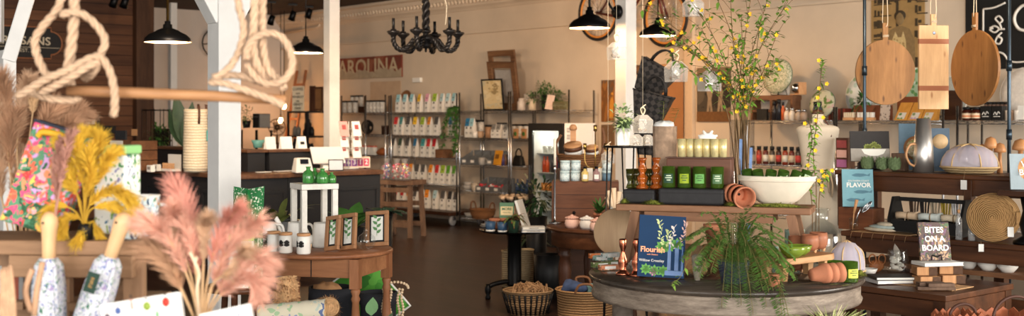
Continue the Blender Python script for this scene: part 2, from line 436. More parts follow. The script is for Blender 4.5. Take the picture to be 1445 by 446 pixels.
def wallbox(name,p,q,thick,z0,z1,m,out):
 b=MB();p,q,o=V(p),V(q),V(out)*thick
 vs=[p,q,q+o,p+o]
 b.add([(v.x,v.y,z0)for v in vs]+[(v.x,v.y,z1)for v in vs],[(0,1,2,3),(4,5,6,7),(0,1,5,4),(1,2,6,5),(2,3,7,6),(3,0,4,7)])
 return struct(b,name,m)
CEIL=3.36
CORN=V((-4.02,21.59,0));CORN=pl(400,WALLC,0)
wallbox('wall_back',CORN-UX*.0,CORN+UX*26,.15,0,CEIL+.1,M_wall,VX)
wallbox('wall_left',CORN,CORN-VX*16,.15,0,CEIL+.1,M_wall2,-UX)
b=MB();b.box((0,8,-.05),(60,60,.1));struct(b,'floor',M_floor)
b=MB()
b.add([(CORN.x,CORN.y,CEIL),*[tuple((CORN+UX*26)[:2])+(CEIL,)],tuple((CORN+UX*26-VX*10)[:2])+(CEIL,),tuple((CORN-VX*16)[:2])+(CEIL,)],[(0,1,2,3)])
b.add([(CORN.x,CORN.y,CEIL+.1),*[tuple((CORN+UX*26)[:2])+(CEIL+.1,)],tuple((CORN+UX*26-VX*10)[:2])+(CEIL+.1,),tuple((CORN-VX*16)[:2])+(CEIL+.1,)],[(3,2,1,0)])
struct(b,'ceiling',M_ceil)
b=MB()
prof=[(0,0),(.03,.0),(.05,.03),(.09,.06),(.10,.10),(.16,.15),(.17,.20),(.22,.22),(.22,.26),(0,.26)]
T=Matrix.Translation(V((CORN.x,CORN.y,CEIL-.27)))@Matrix.Rotation(RA,4,'Z')
n=len(prof);L=20
b.add([(0,-y,z)for y,z in prof]+[(L,-y,z)for y,z in prof],[(i,i+1,i+1+n,i+n)for i in range(n-1)],0,False,T)
for i in range(150):
 b.ball((.08+i*.085,-.13,.13),.03,8,0,(1,1,1.6),T)
struct(b,'trim_1',M_wall)
b=MB();b.box((L/2,-.035,.02),(L,.03,.035),0,None,Matrix.Translation(V((CORN.x,CORN.y,CEIL-.62)))@Matrix.Rotation(RA,4,'Z'));struct(b,'trim_2',M_wall)
PP=onz(198,18.7,0)
wallbox('wall_partition',PP-VX*.12,PP-VX*6,.14,0,CEIL,M_wplank,-UX)
w=bpy.data.objects['wall_partition']
for v in w.data.vertices:pass
def reframe(o,origin,ang):
 M=Matrix.Translation(V(origin))@Matrix.Rotation(ang,4,'Z');o.data.transform(M.inverted());o.matrix_world=M
reframe(w,PP,math.atan2(VX.y,VX.x))
b=MB();b.box((0,0,CEIL/2),(.24,.28,CEIL-.004));b.box((.16,0.02,CEIL/2),(.06,.2,CEIL-.006));struct(b,'pillar_1',wood('timber_upright',(52,32,22),(104,70,46),2,6),loc=PP+V((0,0,.002)),rz=math.atan2(VX.y,VX.x),bevel=.004)
def post(name,px,Y,s,z1=CEIL,z0=0.0):
 b=MB();b.box((0,0,(z0+z1)/2),(s,s,z1-z0-.004));return struct(b,name,M_white,loc=onz(px,Y,.002),rz=RA,bevel=.006)
post('pillar_2',316.5,7.6,.155)
post('pillar_3',468,15.4,.15)
post('pillar_4',883,12.4,.155)
post('pillar_5',243.5,19.3,.11)
post('pillar_6',11,7.0,.075,1.9)
b=MB();c=onz(316.5,7.6,0)
for s in(-1,1):b.bar(c+V((0,0,2.13))+VX*(s*.03),c+V((0,0,2.75))+VX*(s*.40),.13,.13)
for s in(-1,):b.bar(c+V((0,0,2.13))+UX*(s*.03),c+V((0,0,2.75))+UX*(s*.40),.13,.13)
struct(b,'beam_brace',M_white,bevel=.006)
b=MB();c=onz(9,7.0,0)
b.bar(at(12,86,7.0),at(47,-30,7.05),.095,.08);b.bar(at(-2,60,7.1),at(-2,-90,7.1),.05,.05)
struct(b,'beam_brace.001',M_white,bevel=.006)
cam=bpy.data.cameras.new('camera');co=bpy.data.objects.new('camera',cam);COL.objects.link(co);sc.camera=co
cam.sensor_width=36;cam.lens=F*36/1445;cam.shift_y=-(223-HY)/1445
co.location=(0,0,EYE);co.rotation_euler=(PI/2,0,0);cam.clip_start=.05;cam.clip_end=200
cam.dof.use_dof=True;cam.dof.focus_distance=6.6;cam.dof.aperture_fstop=2.9
w=bpy.data.worlds.new('World');sc.world=w;w.use_nodes=True
w.node_tree.nodes['Background'].inputs[0].default_value=lin((238,236,232));w.node_tree.nodes['Background'].inputs[1].default_value=1.0
def area(name,loc,target,sx,sy,power,col):
 l=bpy.data.lights.new(name,'AREA');l.shape='RECTANGLE';l.size=sx;l.size_y=sy;l.energy=power;l.color=lin(col)[:3]
 o=bpy.data.objects.new(name,l);COL.objects.link(o);o.location=loc
 o.rotation_euler=(V(target)-V(loc)).to_track_quat('-Z','Y').to_euler();return o
def point(name,loc,power,col,r=.06):
 l=bpy.data.lights.new(name,'POINT');l.energy=power;l.color=lin(col)[:3];l.shadow_soft_size=r
 o=bpy.data.objects.new(name,l);COL.objects.link(o);o.location=loc;return o
def spot(name,loc,tgt,power,col,ang=110,r=.06,blend=.6):
 l=bpy.data.lights.new(name,'SPOT');l.energy=power;l.color=lin(col)[:3];l.shadow_soft_size=r;l.spot_size=R(ang);l.spot_blend=blend
 o=bpy.data.objects.new(name,l);COL.objects.link(o);o.location=loc
 o.rotation_euler=(V(tgt)-V(loc)).to_track_quat('-Z','Y').to_euler();return o
WARM=(255,206,150)
area('window_light_street',(3.2,-1.6,2.0),(2.0,7,.9),6.5,2.4,560,(255,250,243))
area('window_light_side',(8.6,4.6,2.1),(1.5,9,.8),4.0,2.2,470,(255,248,238))
area('front_left_fill',(-3.4,-1.4,2.0),(-.9,4.6,.9),3.0,2.2,150,(255,250,243))  # unseen area lamp added to brighten the near left display
SW=(255,228,198)
for i,(l,t_,pw,an)in enumerate((((-2.0,8.5,3.2),(-4.6,17.5,1.7),420,62),((-1.5,9.3,3.2),(-.7,16.6,1.2),480,56),((2.4,7.2,3.2),(3.3,11.6,1.5),150,80),((-2.6,9,3.2),(-3.0,12.5,.7),130,70),((.6,8.2,3.25),(2.2,13.5,1.9),90,60),((.5,6.4,3.2),(.95,9.4,.7),330,64))):spot('ceiling_fill',l,t_,pw,SW,an,.2)  # unseen overhead spots added as fill for the back, counter and middle tables
vs=sc.view_settings;sc.display_settings.display_device='sRGB';vs.view_transform='Standard';vs.look='None';vs.gamma=1;vs.use_curve_mapping=False;vs.exposure=.47
sc.cycles.use_denoising=True;sc.cycles.max_bounces=8;sc.cycles.transparent_max_bounces=24;sc.cycles.sample_clamp_indirect=6
ANG_V=math.atan2(VX.y,VX.x)
A=V((-2.75,11.9,0));CZ=.95
M_cblack=plain('counter_black',(32,32,34),.5,var=.1,scale=5)
M_ctop=wood('counter_top',(60,38,26),(124,84,56),0,6,.4)
t=thing('shop_counter','black panelled L-shaped sales counter with thick dark wood top','counter',A,RA)
b=MB();b.box((-1.5,.31,.45),(3.0,.6,.9));b.box((-.31,1.19,.45),(.6,1.14,.899));b.build('cabinet',M_cblack,t,bevel=.004)
b=MB();b.box((-1.49,.30,.926),(3.06,.66,.048));b.box((-.31,1.21,.926),(.66,1.15,.0478));b.build('top',M_ctop,t,bevel=.006)
b=MB()
def panel(b,o,ex,w,z0,z1,nrm):
 o,ex,nrm=V(o),V(ex),V(nrm)
 for(p,q)in(((0,z0),(w,z0)),((0,z1),(w,z1)),((0,z0),(0,z1)),((w,z0),(w,z1))):
  b.bar(o+ex*p[0]+V((0,0,p[1]))+nrm*.006,o+ex*q[0]+V((0,0,q[1]))+nrm*.006,.03,.022,0,nrm)
for x0 in(-.05-.62*1,-.05-.62*2-.04,-.05-.62*3-.08):panel(b,(x0,0.01,0),(1,0,0),.56,.14,.76,(0,-1,0))
for y0 in(.07,.65,1.21):panel(b,(-.01,y0,0),(0,1,0),.5,.14,.76,(1,0,0))
b.build('panel_moulding',M_cblack,t)
b=MB();b.box((-1.6,.50,1.05),(2.3,.2,.20));b.box((-.52,.95,1.05),(.18,.62,.20));b.build('back_ledge',M_cblack,t)
b=MB();b.box((-1.6,.50,1.165),(2.36,.24,.03));b.box((-.52,.96,1.165),(.24,.68,.029));b.build('ledge_top',M_ctop,t,bevel=.003)
def cpos(px,y,z=CZ):return on(px,y,z)+V((0,0,.0015))
t=thing('digit_sign','pale wooden sign box showing 6312 in purple and red squares on counter','sign',cpos(495,237.0),ANG_V-R(8))
t.rotation_euler.z=R(20)
b=MB();b.box((0,0,.062),(.43,.07,.124));b.build('box',wood('pale_box',(206,184,158),(226,208,186),0,6),t,bevel=.003)
cols=[(206,120,120),(150,70,130),(112,66,140),(120,60,132),(170,52,104),(196,60,90)]
for i,s in enumerate(['','','6','3','1','2']):
 if i==0:continue
 b=MB();b.box((-.17+i*.068,-.036,.062),(.06,.004,.086));q=b.build('digit_tile',plain('tile%d'%i,cols[i],.5,var=.05),t)
 if s:text(s,.075,q,(-.17+i*.068,-.0385,.062),M_inkw,bold=.001)
b=MB();b.tube([(-.17+.026*math.copysign(abs(math.cos(a))**.5,math.cos(a)),-.0375,.062+.026*math.copysign(abs(math.sin(a))**.5,math.sin(a)))for a in[2*PI*i/24 for i in range(24)]],.004,5,0,closed=True)
b.tube([(-.17+.012*math.cos(2*PI*i/14),-.0375,.062+.012*math.sin(2*PI*i/14))for i in range(14)],.003,5,0,closed=True);b.build('camera_icon',plain('icon_red',(196,96,96),.5,var=0),t)
t=thing('sales_terminal','white tilted sales screen on stand seen from behind on counter','sales terminal',cpos(462,240.5),R(28))
b=MB();b.box((0,0,.012),(.2,.16,.022));b.frus((0,0,.022),(.12,.10),(.12,.03),.09);b.build('stand',M_paper,t,bevel=.004)
b=MB();b.box((0,0,0),(.36,.018,.21),0,(R(-34),0,0),TR((0,-.01,.16)));b.build('screen',plain('screen_back',(206,206,204),.4,var=.02),t,bevel=.005)
t=thing('customer_display','small framed black and white card stand in front of sales screen','display',cpos(474,241.5),R(15))
b=MB();b.box((0,0,.062),(.16,.012,.12),0,(R(-12),0,0));b.build('bezel',M_black,t)
b=MB();b.box((0,-.0085,.062),(.14,.004,.1),0,(R(-12),0,0));b.build('screen',plain('grey_screen',(188,190,196),.3,var=.03),t)
t=thing('receipt_printer','white rounded receipt printer with small dark screen on counter','printer',on(427,244.0,CZ)+V((.0,.0,.003)),R(25))
b=MB();b.frus((0,0,0),(.19,.19),(.14,.12),.15,0,None,(0,.02));b.build('body',M_paper,t,bevel=.012)
b=MB();b.box((.0,-.064,.115),(.085,.006,.05),0,(R(-20),0,0));b.build('screen',plain('dark_screen',(30,34,40),.2,var=0),t)
for i,(px,w)in enumerate(((375,.12),(384.5,.14),(402,.11))):
 t=thing('card_holder','%s white card holder on counter ledge below the black shelf'%('narrow folded','wide folded','grey-lettered')[i],'card holder',V((0,0,0)),R(42))
 q=A+UX*-.52+VX*(.70+.19*i);t.location=(q.x,q.y,1.1815)
 b=MB();b.quad((-w/2,-.03,0),(w/2,-.03,0),(w/2,0,.13),(-w/2,0,.13));b.quad((w/2,.03,0),(-w/2,.03,0),(-w/2,0,.13),(w/2,0,.13));b.build('card',M_paper,t)
 if i==2:b=MB();b.box((0,-.022,.06),(.05,.004,.03),0,(R(-13),0,0));b.build('print',M_ink,t)
for i,px in enumerate((372,397,412)):
 b=MB();b.box((0,0,.003),(.15,.07,.006));tag(b.build('leaflet',M_paper,loc=cpos(px,243.5-(px-372)*.05)+V((0,0,.001)),rz=R(49)),('plain white leaflet lying flat on counter below the folded card holders','white leaflet flat on counter between plant leaves and printer','white leaflet flat beside the receipt printer')[i],'leaflet')
t=thing('card_rack','white wire rack of greeting cards standing on counter end','card rack',cpos(493,238),R(30))
b=MB()
b.tube([(0,.02,0),(0,.02,.52)],.006,6)
for z in(.10,.22,.34):
 for s in(-1,1):
  b.tube([(s*.13,.0,z+.15),(s*.13,-.05,z),(s*.02,-.06,z),(s*.02,0,z+.15)],.003,4)
 b.tube([(-.13,0,z+.1),(.13,0,z+.1)],.003,4);b.tube([(-.13,-.05,z),(.13,-.05,z)],.003,4)
b.tube(ring(.1,.004,16),.005,5,closed=True);b.tube([(-.1,0,.004),(.1,0,.004)],.004,4);b.tube([(0,.02,.004),(0,-.1,.004)],.004,4);b.build('wire_frame',plain('wire_white',(214,212,206),.4,var=.02),t)
k=0
for z in(.34,.22,.10):
 for x,c in((-.075,(226,160,150)),(.075,(232,228,222))):
  b=MB();b.box((x,-.022,z+.1),(.1,.006,.17),0,(R(-16),0,R(6)));q=b.build('greeting_card',plain('card%d'%k,c if z>.3 else(224,222,216),.7,var=.03),t);k+=1
  b=MB();b.box((x,-.028,z+.12),(.045,.004,.05),0,(R(-16),0,R(6)));b.build('card_motif',plain('card_red',(170,84,80),.7,var=.1),q)
M_palm=weave('ivory_palm',(196,180,150),(232,222,200),34)
t=thing('palm_basket','tall ivory woven palm basket with leather straps standing on counter','basket',cpos(276,243),0)
b=MB();b.lathe([(.0001,0),(.118,0),(.128,.06),(.124,.35),(.118,.62),(.122,.65),(.112,.65),(.106,.3),(.11,.02),(.0001,.02)],28);b.build('body',M_palm,t)
for a in(-60,20):
 q=V((math.cos(R(a))*.126,math.sin(R(a))*.126,0));b=MB();b.tube([q+V((0,0,.5)),q*1.1+V((0,0,.58)),q*1.05+V((0,0,.68)),q*.8+V((0,0,.70)),q*.9+V((0,0,.62))],.012,6);b.build('strap',plain('brown_leather',(78,50,36),.55,var=.15),t)
b=MB();b.box((.135,-.02,.38),(.02,.05,.11));b.build('tassel',plain('teal_felt',(70,150,146),.8),t)
for i,(px,py,c)in enumerate(((213,242.8,(226,216,204)),(221.5,241.5,(222,214,200)))):
 b=MB();b.box((0,0,.035),(.075,.05,.07),0);b.box((0,-.026,.04),(.05,.003,.03),1)
 tag(b.build('soap_box',[M_paper,plain('soft_ink',(150,140,130),.7)],loc=cpos(px,py),rz=R(-40),bevel=.002),('small white soap box at end of counter beside wooden crate','small white soap box next to the tray of peg dolls')[i],'box')
t=thing('peg_tray','white display tray holding rows of small wooden pegs on counter','display tray',cpos(240,241.5),R(-42))
b=MB();b.box((0,0,.012),(.24,.12,.024));b.box((0,.055,.1),(.24,.008,.15));b.build('tray',M_paper,t)
for i in range(7):
 b=MB();b.lathe([(.010,.024),(.008,.06),(.013,.075),(.0001,.088)],8,c=(-.1+i*.033,-.02,0));b.build('peg',plain('peg_wood',(206,160,116),.6),t)
M_crate=wood('crate_wood',(82,52,34),(140,98,66),0,8,.65)
t=thing('slatted_crate','brown slatted wooden crate on counter with printed card on front','crate',cpos(185,240.5),R(-40))
b=MB()
for i in range(3):
 z=.06+i*.105
 b.box((0,-.15,z),(.5,.014,.096));b.box((0,.15,z),(.5,.014,.096));b.box((-.245,0,z),(.012,.286,.096));b.box((.245,0,z),(.012,.286,.096))
b.box((0,0,.012),(.49,.29,.014));b.build('slats',M_crate,t)
b=MB();b.box((-.02,-.163,.22),(.24,.005,.2));q=b.build('printed_card',M_paper,t)
b=MB();b.lathe([(.0001,0),(.075,0),(.075,.003),(.0001,.003)],6,T=TR((-.02,-.1665,.21),(PI/2,0,0)));b.build('hexagon_print',pattern('hex_print',(90,100,110),[(60,80,100),(190,120,90),(140,160,170)],40,.4),q)
b=MB();b.box((0,0,.05),(.2,.02,.1));tag(b.build('chalk_sign',plain('chalk_black',(44,46,50),.8),loc=at(162,190,12.98)+V((0,0,-.03)),rz=R(-40)),'black chalk sign leaning on top of the wooden crate','sign')
bpy.data.objects['chalk_sign'].location=cpos(185,240.5)+V((-.14,.1,.3245))
t=thing('price_card','tan price card on a clip standing in the wooden crate','card',cpos(185,240.5)+V((.06,-.08,.321)),R(-30))
b=MB();b.box((0,0,.085),(.085,.004,.07));b.build('card',M_kraft,t)
b=MB();b.tube([(0,.004,0),(0,.004,.07)],.002,5);b.lathe([(.0001,0),(.02,0),(.02,.004),(.0001,.004)],10);b.build('clip',M_iron,t)
t=thing('coffee_grinder','black coffee grinder with domed lid standing behind wooden crate','coffee grinder',A+UX*-1.62+VX*.50+V((0,0,1.1815)),RA)
b=MB();b.box((0,0,.11),(.15,.15,.22));b.build('body',M_black,t,bevel=.01)
b=MB();b.lathe([(.06,.222),(.075,.27),(.075,.31),(.03,.33),(.0001,.332)],16);b.build('hopper',plain('smoked',(46,44,42),.2,var=.05),t)
b=MB();b.box((0,-.078,.12),(.1,.006,.05));b.build('label',plain('silver_label',(150,148,140),.4,.4),t)
M_leather=plain('leather_brown',(74,46,36),.6,var=.2,scale=12)
t=thing('leather_apron','brown leather apron hanging from hook on counter beside white post','apron',A+UX*-.27-VX*.03+V((0,0,.5)),RA)
b=MB()
for x,w,z0,z1,ph in((-.06,.05,-.14,.42,0),(.06,.11,-.08,.42,1)):
 for i in range(7):
  a,c=i/7,(i+1)/7;f=lambda t_:w*(.25+.75*t_)
  za,zc=z1+(z0-z1)*a,z1+(z0-z1)*c
  b.add([(x-f(a),-.03-.01*math.sin(i+ph),za),(x,-.05,za),(x+f(a),-.03,za),(x-f(c),-.03-.01*math.sin(i+1+ph),zc),(x,-.05,zc),(x+f(c),-.03,zc)],[(0,1,4,3),(1,2,5,4)],0,True)
b.build('panel',M_leather,t)
b=MB();b.tube(smooth_path([(-.05,-.04,.40),(-.07,-.06,.55),(-.03,-.06,.66),(.02,-.05,.6),(.0,-.05,.5)],5),.011,6);b.tube([(.05,-.04,.42),(.04,-.03,.45)],.01,5);b.build('strap',M_leather,t)
b=MB();b.tube([(0,0,.45),(0,-.06,.45),(0,-.065,.47)],.005,6);b.build('hook',M_iron,t)
c0=PP-UX*.0
M_amber=plain('amber_bottle',(120,60,26),.15,var=.1);M_cream=plain('cream_label',(222,208,182),.7,var=.04)
def part_pt(px,z,off):
 n_=UX;k=(px-CX)/F;c_=PP.dot(n_)+off;Y=c_/(n_.x*k+n_.y);return V((k*Y,Y,z))
q0,q1=part_pt(76,1.385,.12),part_pt(160,1.385,.12);L=(q1-q0).length
b=MB();b.box((0,0,0),(L,.2,.03));b.box((0,-.085,-.06),(L,.02,.09));tag(b.build('wall_shelf',M_black,loc=(q0+q1)/2,rz=ANG_V),'black wall shelf on plank wall carrying amber bottles','shelf')
kinds=['cream','cream','amber','cream','cream','amber','cream','cream','black']
for i,k in enumerate(kinds):
 p=part_pt(81+i*7.2,1.402,.12);t=thing('amber_bottle','%s of nine bottles on black wall shelf, %s'%(ORD[i],{'cream':'cream labelled','amber':'bare amber glass','black':'black'}[k]),'bottle',p,ANG_V,'bottles on the black wall shelf')
 b=MB();b.lathe([(.0001,0),(.030,0),(.032,.02),(.032,.105),(.014,.125),(.014,.14)],12);b.build('body',M_black if k=='black' else M_amber,t)
 b=MB();b.lathe([(.017,.14),(.017,.16),(.0001,.16)],10);b.build('cap',M_black,t)
 if k=='cream':b=MB();b.lathe([(.0325,.02),(.0325,.095)],12,caps=False);b.build('label',M_cream,t)
S=part_pt(31,0,.02);SY=S.y
def sgn(px,py):q=part_pt(px,0,.02);return EYE-(py-HY)/F*q.y
zc=sgn(45,60);t=thing('name_sign','black shop sign with copper border and cream lettering on plank wall','sign',V((S.x,S.y,zc)),ANG_V)
hw,hh=.66,.23
def outl(hw,hh,e):
 n=10;r=hh*.74
 pts=[(-hw+.12,-hh),(hw-.24,-hh),(hw-.24,-hh*.8)]
 pts+=[(hw-.24+.0+(r+e*.0)*.95*math.sin(a),-r*math.cos(a))for a in[PI*i/n for i in range(n+1)]]
 pts+=[(hw-.24,hh*.8),(hw-.24,hh),(-hw+.12,hh),(-hw+.12,hh*.8)]
 pts+=[(-hw+.24-.95*r*math.sin(a),r*math.cos(a))for a in[PI*i/n for i in range(n+1)]]+[(-hw+.12,-hh*.8)]
 return pts
b=MB();b.poly(outl(hw,hh,0),.015,0);b.build('board',plain('sign_black',(40,38,38),.6,var=.08),t)
P_=outl(hw,hh,0);b=MB();b.tube([(x,-.003,z)for x,z in P_],.010,4,0,closed=True);b.build('border',plain('copper_paint',(186,122,84),.5,.2),t)
text('ARTISANS',.165,t,(.0,-.004,.02),M_cream,sx=1.12,bold=.002)
text('EST. 2019',.07,t,(.12,-.004,-.12),M_cream,sx=1.1)
b=MB();b.box((.1,-.003,-.07),(.9,.003,.006));b.build('rule_line',M_cream,t)
def cage(px,Y,z0):
 t=thing('wire_etagere','tall black wire shelf with trailing greenery by thin white post','shelf',onz(px,Y,.001),RA)
 b=MB()
 for z in(.04,.7,1.2,1.62):
  b.tube(ring(.2,z,20),.008,5,closed=True);b.tube([(-.2,0,z),(.2,0,z)],.006,4);b.tube([(0,-.2,z),(0,.2,z)],.006,4)
 for i in range(10):a=2*PI*i/10;b.tube([(.2*math.cos(a),.2*math.sin(a),0),(.2*math.cos(a),.2*math.sin(a),1.64)],.006,4)
 b.build('wire_frame',M_iron,t);b=MB();bush(b,(.05,0,1.28),.15,160,.08,.03,0,3);b.build('greenery',M_leafg,t)
cage(222,16.6,0)
b=MB()
for i,(dx,L,an)in enumerate(((0,.75,-.18),(.05,.6,.1),(-.05,.55,-.4),(.08,.5,.4))):b.leaf((dx*.3,0,.45),(an,0.05*i,1),L,.2,0,.05,6,.2,V((1,.4,0)))
t=thing('snake_plant','dark broad-leaved plant in black pot behind the woven palm basket','plant',onz(262,14.6,.001))
b.build('foliage',M_leafd,t);q=t;b=MB();b.lathe(cup_prof(.12,.16,.4,.01),16);b.lathe([(.0001,.36),(.149,.36)],16);b.build('pot',M_black,t);t.location.z=.7
b=MB();b.box((0,0,.349),(.4,.4,.698));tag(b.build('plant_pedestal',M_black,loc=onz(262,14.6,.001),rz=RA,bevel=.005),'plain black pedestal carrying the broad-leaved plant','pedestal')
pz=1.39
t=thing('side_cart','black iron cart table against the warm lit wall holding coffee machine','table',onz(362,18.6,.001),RA)
b=MB();b.box((0,0,1.345),(.50,.32,.03));b.build('table_top',M_black,t)
for sx in(-1,1):
 for sy in(-1,1):b=MB();b.cyl((sx*.22,sy*.13,0),(sx*.22,sy*.13,1.33),.014);b.build('leg',M_iron,t)
b=MB();b.tube(ring(.1,0,16),.01,5,0,closed=True);b.build('crank_wheel',M_iron,t)
t.children[-1].location=(0,-.2,1.2)
t.children[-1].rotation_euler=(PI/2,0,0)
t=thing('coffee_machine','small black coffee machine with steel side on iron cart','coffee machine',onz(369,18.6,1.3625),RA)
b=MB();b.box((0,0,.11),(.2,.2,.22));b.build('body',M_black,t,bevel=.01);b=MB();b.box((.104,0,.11),(.006,.18,.2));b.build('side_plate',M_steel,t)
for i in range(3):b=MB();b.lathe([(.012,0),(.012,.008),(.0001,.009)],8,T=TR((-.05+.05*i,-.101,.17),(PI/2,0,0)));b.build('dial',M_steel,t)
t=thing('herb_plant','bushy green herb in dark pot on iron cart by white post','plant',onz(348,18.75,1.3625))
b=MB();b.lathe(cup_prof(.05,.07,.11,.006),12);b.build('pot',M_black,t);b=MB();bush(b,(0,0,.22),.13,140,.06,.02,0,8);b.build('foliage',M_leafg,t)
for i,px in enumerate((364,377)):
 lat('teal_bowl',('teal ceramic bowl on counter ledge below the coffee machine','second teal bowl on counter ledge, nearer the ladder')[i],'bowl',A+UX*-.52+VX*(.66 if i else.68)+V((0,0,1.1815))if 0 else onz(px+i*3,13.35+i*.25,1.1815),[(.0001,0),(.05,0),(.055,.04),(.075,.085),(.07,.085),(.05,.04),(.0001,.008)],plain('teal_glaze',(104,160,152),.4),16)
t=thing('desk_fan','small round bronze desk fan beside the ladder','fan',onz(391,19.0,1.1),R(10))
b=MB();b.lathe([(.0001,0),(.09,0),(.08,.02),(.015,.03),(.012,.16)],14);b.build('base',plain('bronze',(88,64,44),.4,.7),t)
b=MB();b.tube([(.13*math.cos(2*PI*i/20),-.03,.27+.13*math.sin(2*PI*i/20))for i in range(20)],.008,5,closed=True)
for i in range(8):a=2*PI*i/8;b.tube([(0,-.03,.27),(.13*math.cos(a),-.03,.27+.13*math.sin(a))],.005,4)
b.ball((0,0,.27),.05,10);b.build('cage',plain('bronze',(88,64,44),.4,.7),t)
for k in range(3):
 a=2*PI*k/3;b=MB();b.leaf((0,-.02,.27),(math.cos(a),0,math.sin(a)),.11,.08,0,0,3,.1,V((-math.sin(a),0,math.cos(a))));b.build('blade',plain('bronze',(88,64,44),.4,.7),t)
b=MB();b.box((0,0,.548),(.34,.3,1.096));tag(b.build('fan_cabinet',M_walnut,loc=onz(391,19.0,.001),rz=RA,bevel=.004),'dark wooden cabinet behind counter carrying the desk fan','cabinet')
t=thing('wooden_ladder','orange-brown wooden ladder leaning on wall behind counter with hanging bulbs','ladder',pl(402,WALLC-.42,.001),RA)
for s in(-1,1):b=MB();b.bar((s*.17,-.1,0),(s*.15,.33,2.35),.05,.03);b.build('rail',M_oakv,t)
for i in range(7):z=.3+i*.3;b=MB();b.bar((-.17,-.1+.43*z/2.35,z),(.17,-.1+.43*z/2.35,z),.03,.04);b.build('rung',M_oak,t)
for i,(px,py)in enumerate(((401,150),(396,170))):
 p=pl(px,WALLC-.55,py=py);t=thing('edison_bulb',('upper glowing bare bulb on cord by the ladder','lower glowing bare bulb on cord by the ladder')[i],'light bulb',p,0)
 b=MB();b.ball((0,0,0),.04,12,0,(1,1,1.3));b.build('bulb',plain('bulb_glow',(255,214,160),.4,var=0,emit=14),t)
 b=MB();b.lathe([(.018,.05),(.018,.1),(.0001,.102)],10);b.tube([(0,0,.1),(0,0,CEIL-p.z-.003)],.006,4);b.build('cord',M_black,t)
 point('bulb_light',p+V((0,0,-.02))-VX*.09,9,(255,176,104),.05)
bp=onz(433,19.2,.001)
t=thing('open_shelf','black open shelf unit with coffee goods behind the tall white post','shelf',bp,RA)
for z in(.9,1.22,1.61):b=MB();b.box((0,0,z),(.62,.36,.03));b.build('shelf_board',M_black,t)
for sx in(-1,1):
 for sy in(-1,1):b=MB();b.box((sx*.295,sy*.165,.8),(.03,.03,1.6));b.build('upright',M_black,t)
def onshelf(px,z,dy=-.06):return bp+UX*((px-433)/F*19.2/.75)+VX*dy+V((0,0,z+.0165))
t=thing('slogan_sign','cream coffee slogan sign standing on top of black shelf unit','sign',onshelf(420,1.61,-.04),R(-30))
b=MB();b.box((0,0,.2),(.24,.015,.40));b.build('board',M_cream,t)
for s,z,k in(('COFFEE',.35,.062),('NOW',.28,.034),('WHISKEY',.225,.055),('ALL',.16,.034),('GRAVY',.105,.06),('TONIGHT',.045,.03)):text(s,k,t,(0,-.0085,z),M_ink,bold=.001)
b=MB();b.box((0,0,.2),(.1,.03,.4));tag(b.build('wood_plank',M_walv,loc=onshelf(439,1.61,.05),rz=R(-30)),'dark upright wood plank behind the coffee slogan sign','board')
tt=pic_frame('dark_picture','dark framed picture on black shelf unit against white post',onshelf(456,1.61,0),R(-35),.2,.38,.03,M_walv,plain('brown_art',(120,84,52),.7,var=.3,scale=8),0)
for i,(px,z,h,m_)in enumerate(((418,1.22,.15,'g'),(425,1.22,.14,'g'),(437,1.22,.1,'b'),(444,1.22,.26,'b'),(452,1.22,.14,'b'),(420,.9,.27,'b'),(440,.9,.16,'b'),(450,.9,.2,'b'),(428,1.61,.18,'c'))):
 m={'g':plain('grey_tin',(120,118,112),.4),'b':M_black,'c':M_clear}[m_]
 r=h*.28 if h<.25 else.06
 lat('coffee_canister','%s %s on the %s board of black shelf unit'%(('short grey tin','second grey tin beside it','squat black jar','tall black bottle','black jar at end','large black drum','low black jar','black flask','clear glass jug')[i],'standing',{1.22:'middle',.9:'lower',1.61:'top'}[z]),'canister',onshelf(px,z,-.08 if px!=428 else-.13),[(.0001,0),(r,0),(r,h*.75),(r*.6,h*.85),(r*.6,h),(.0001,h)],m,12)
b=MB();p=pl(304,WALLC-.08,py=61)
q=CORN-VX*1.0;k=(304-CX)/F;cc=CORN.dot(UX)+.12;Y=cc/(UX.x*k+UX.y);p=V((k*Y,Y,EYE-(61-HY)/F*Y))
b.tube([(.24*math.cos(2*PI*i/28),0,.24*math.sin(2*PI*i/28))for i in range(28)],.012,5,closed=True)
for i in range(3):a=PI*i/3+.1;b.tube([(.24*math.cos(a),0,.24*math.sin(a)),(-.24*math.cos(a),0,-.24*math.sin(a))],.008,4)
b.ball((0,0,0),.05,8);tag(b.build('iron_hoop',M_iron,loc=p,rz=ANG_V),'black spoked iron hoop hung on grey wall behind post','wall decoration')
b=MB();b.tube([pl(392,WALLC-.05,py=48),pl(447,WALLC-.05,py=38.5),pl(451,WALLC-.05,py=36),pl(451,WALLC-.05,py=26)],.025,8);b.tube([pl(428,WALLC-.05,py=42),pl(428,WALLC-.05,py=28)],.012,6);tag(b.build('wall_pipe',M_wall,loc=(0,0,0)),'painted pipe running along the wall under the cornice','pipe')
def hang(px,py,Y,r,h,name,label,rodm,rr):
 p=at(px,py,Y);t=pendant(name,label,p,r,h,0);b=MB();b.tube([(0,0,h*1.13),(0,0,CEIL-p.z-.003)],rr,8);b.build('rod',rodm,t)
 point('pendant_light',p+V((0,0,-.04)),36,WARM,.05);return t
hang(236.5,60,10.8,.205,.17,'pendant_lamp','black dome pendant on brass rod left of the near white post',M_brass,.012)
hang(431.5,75,13.8,.205,.17,'pendant_lamp','black dome pendant on thin cord above the counter',M_iron,.006)
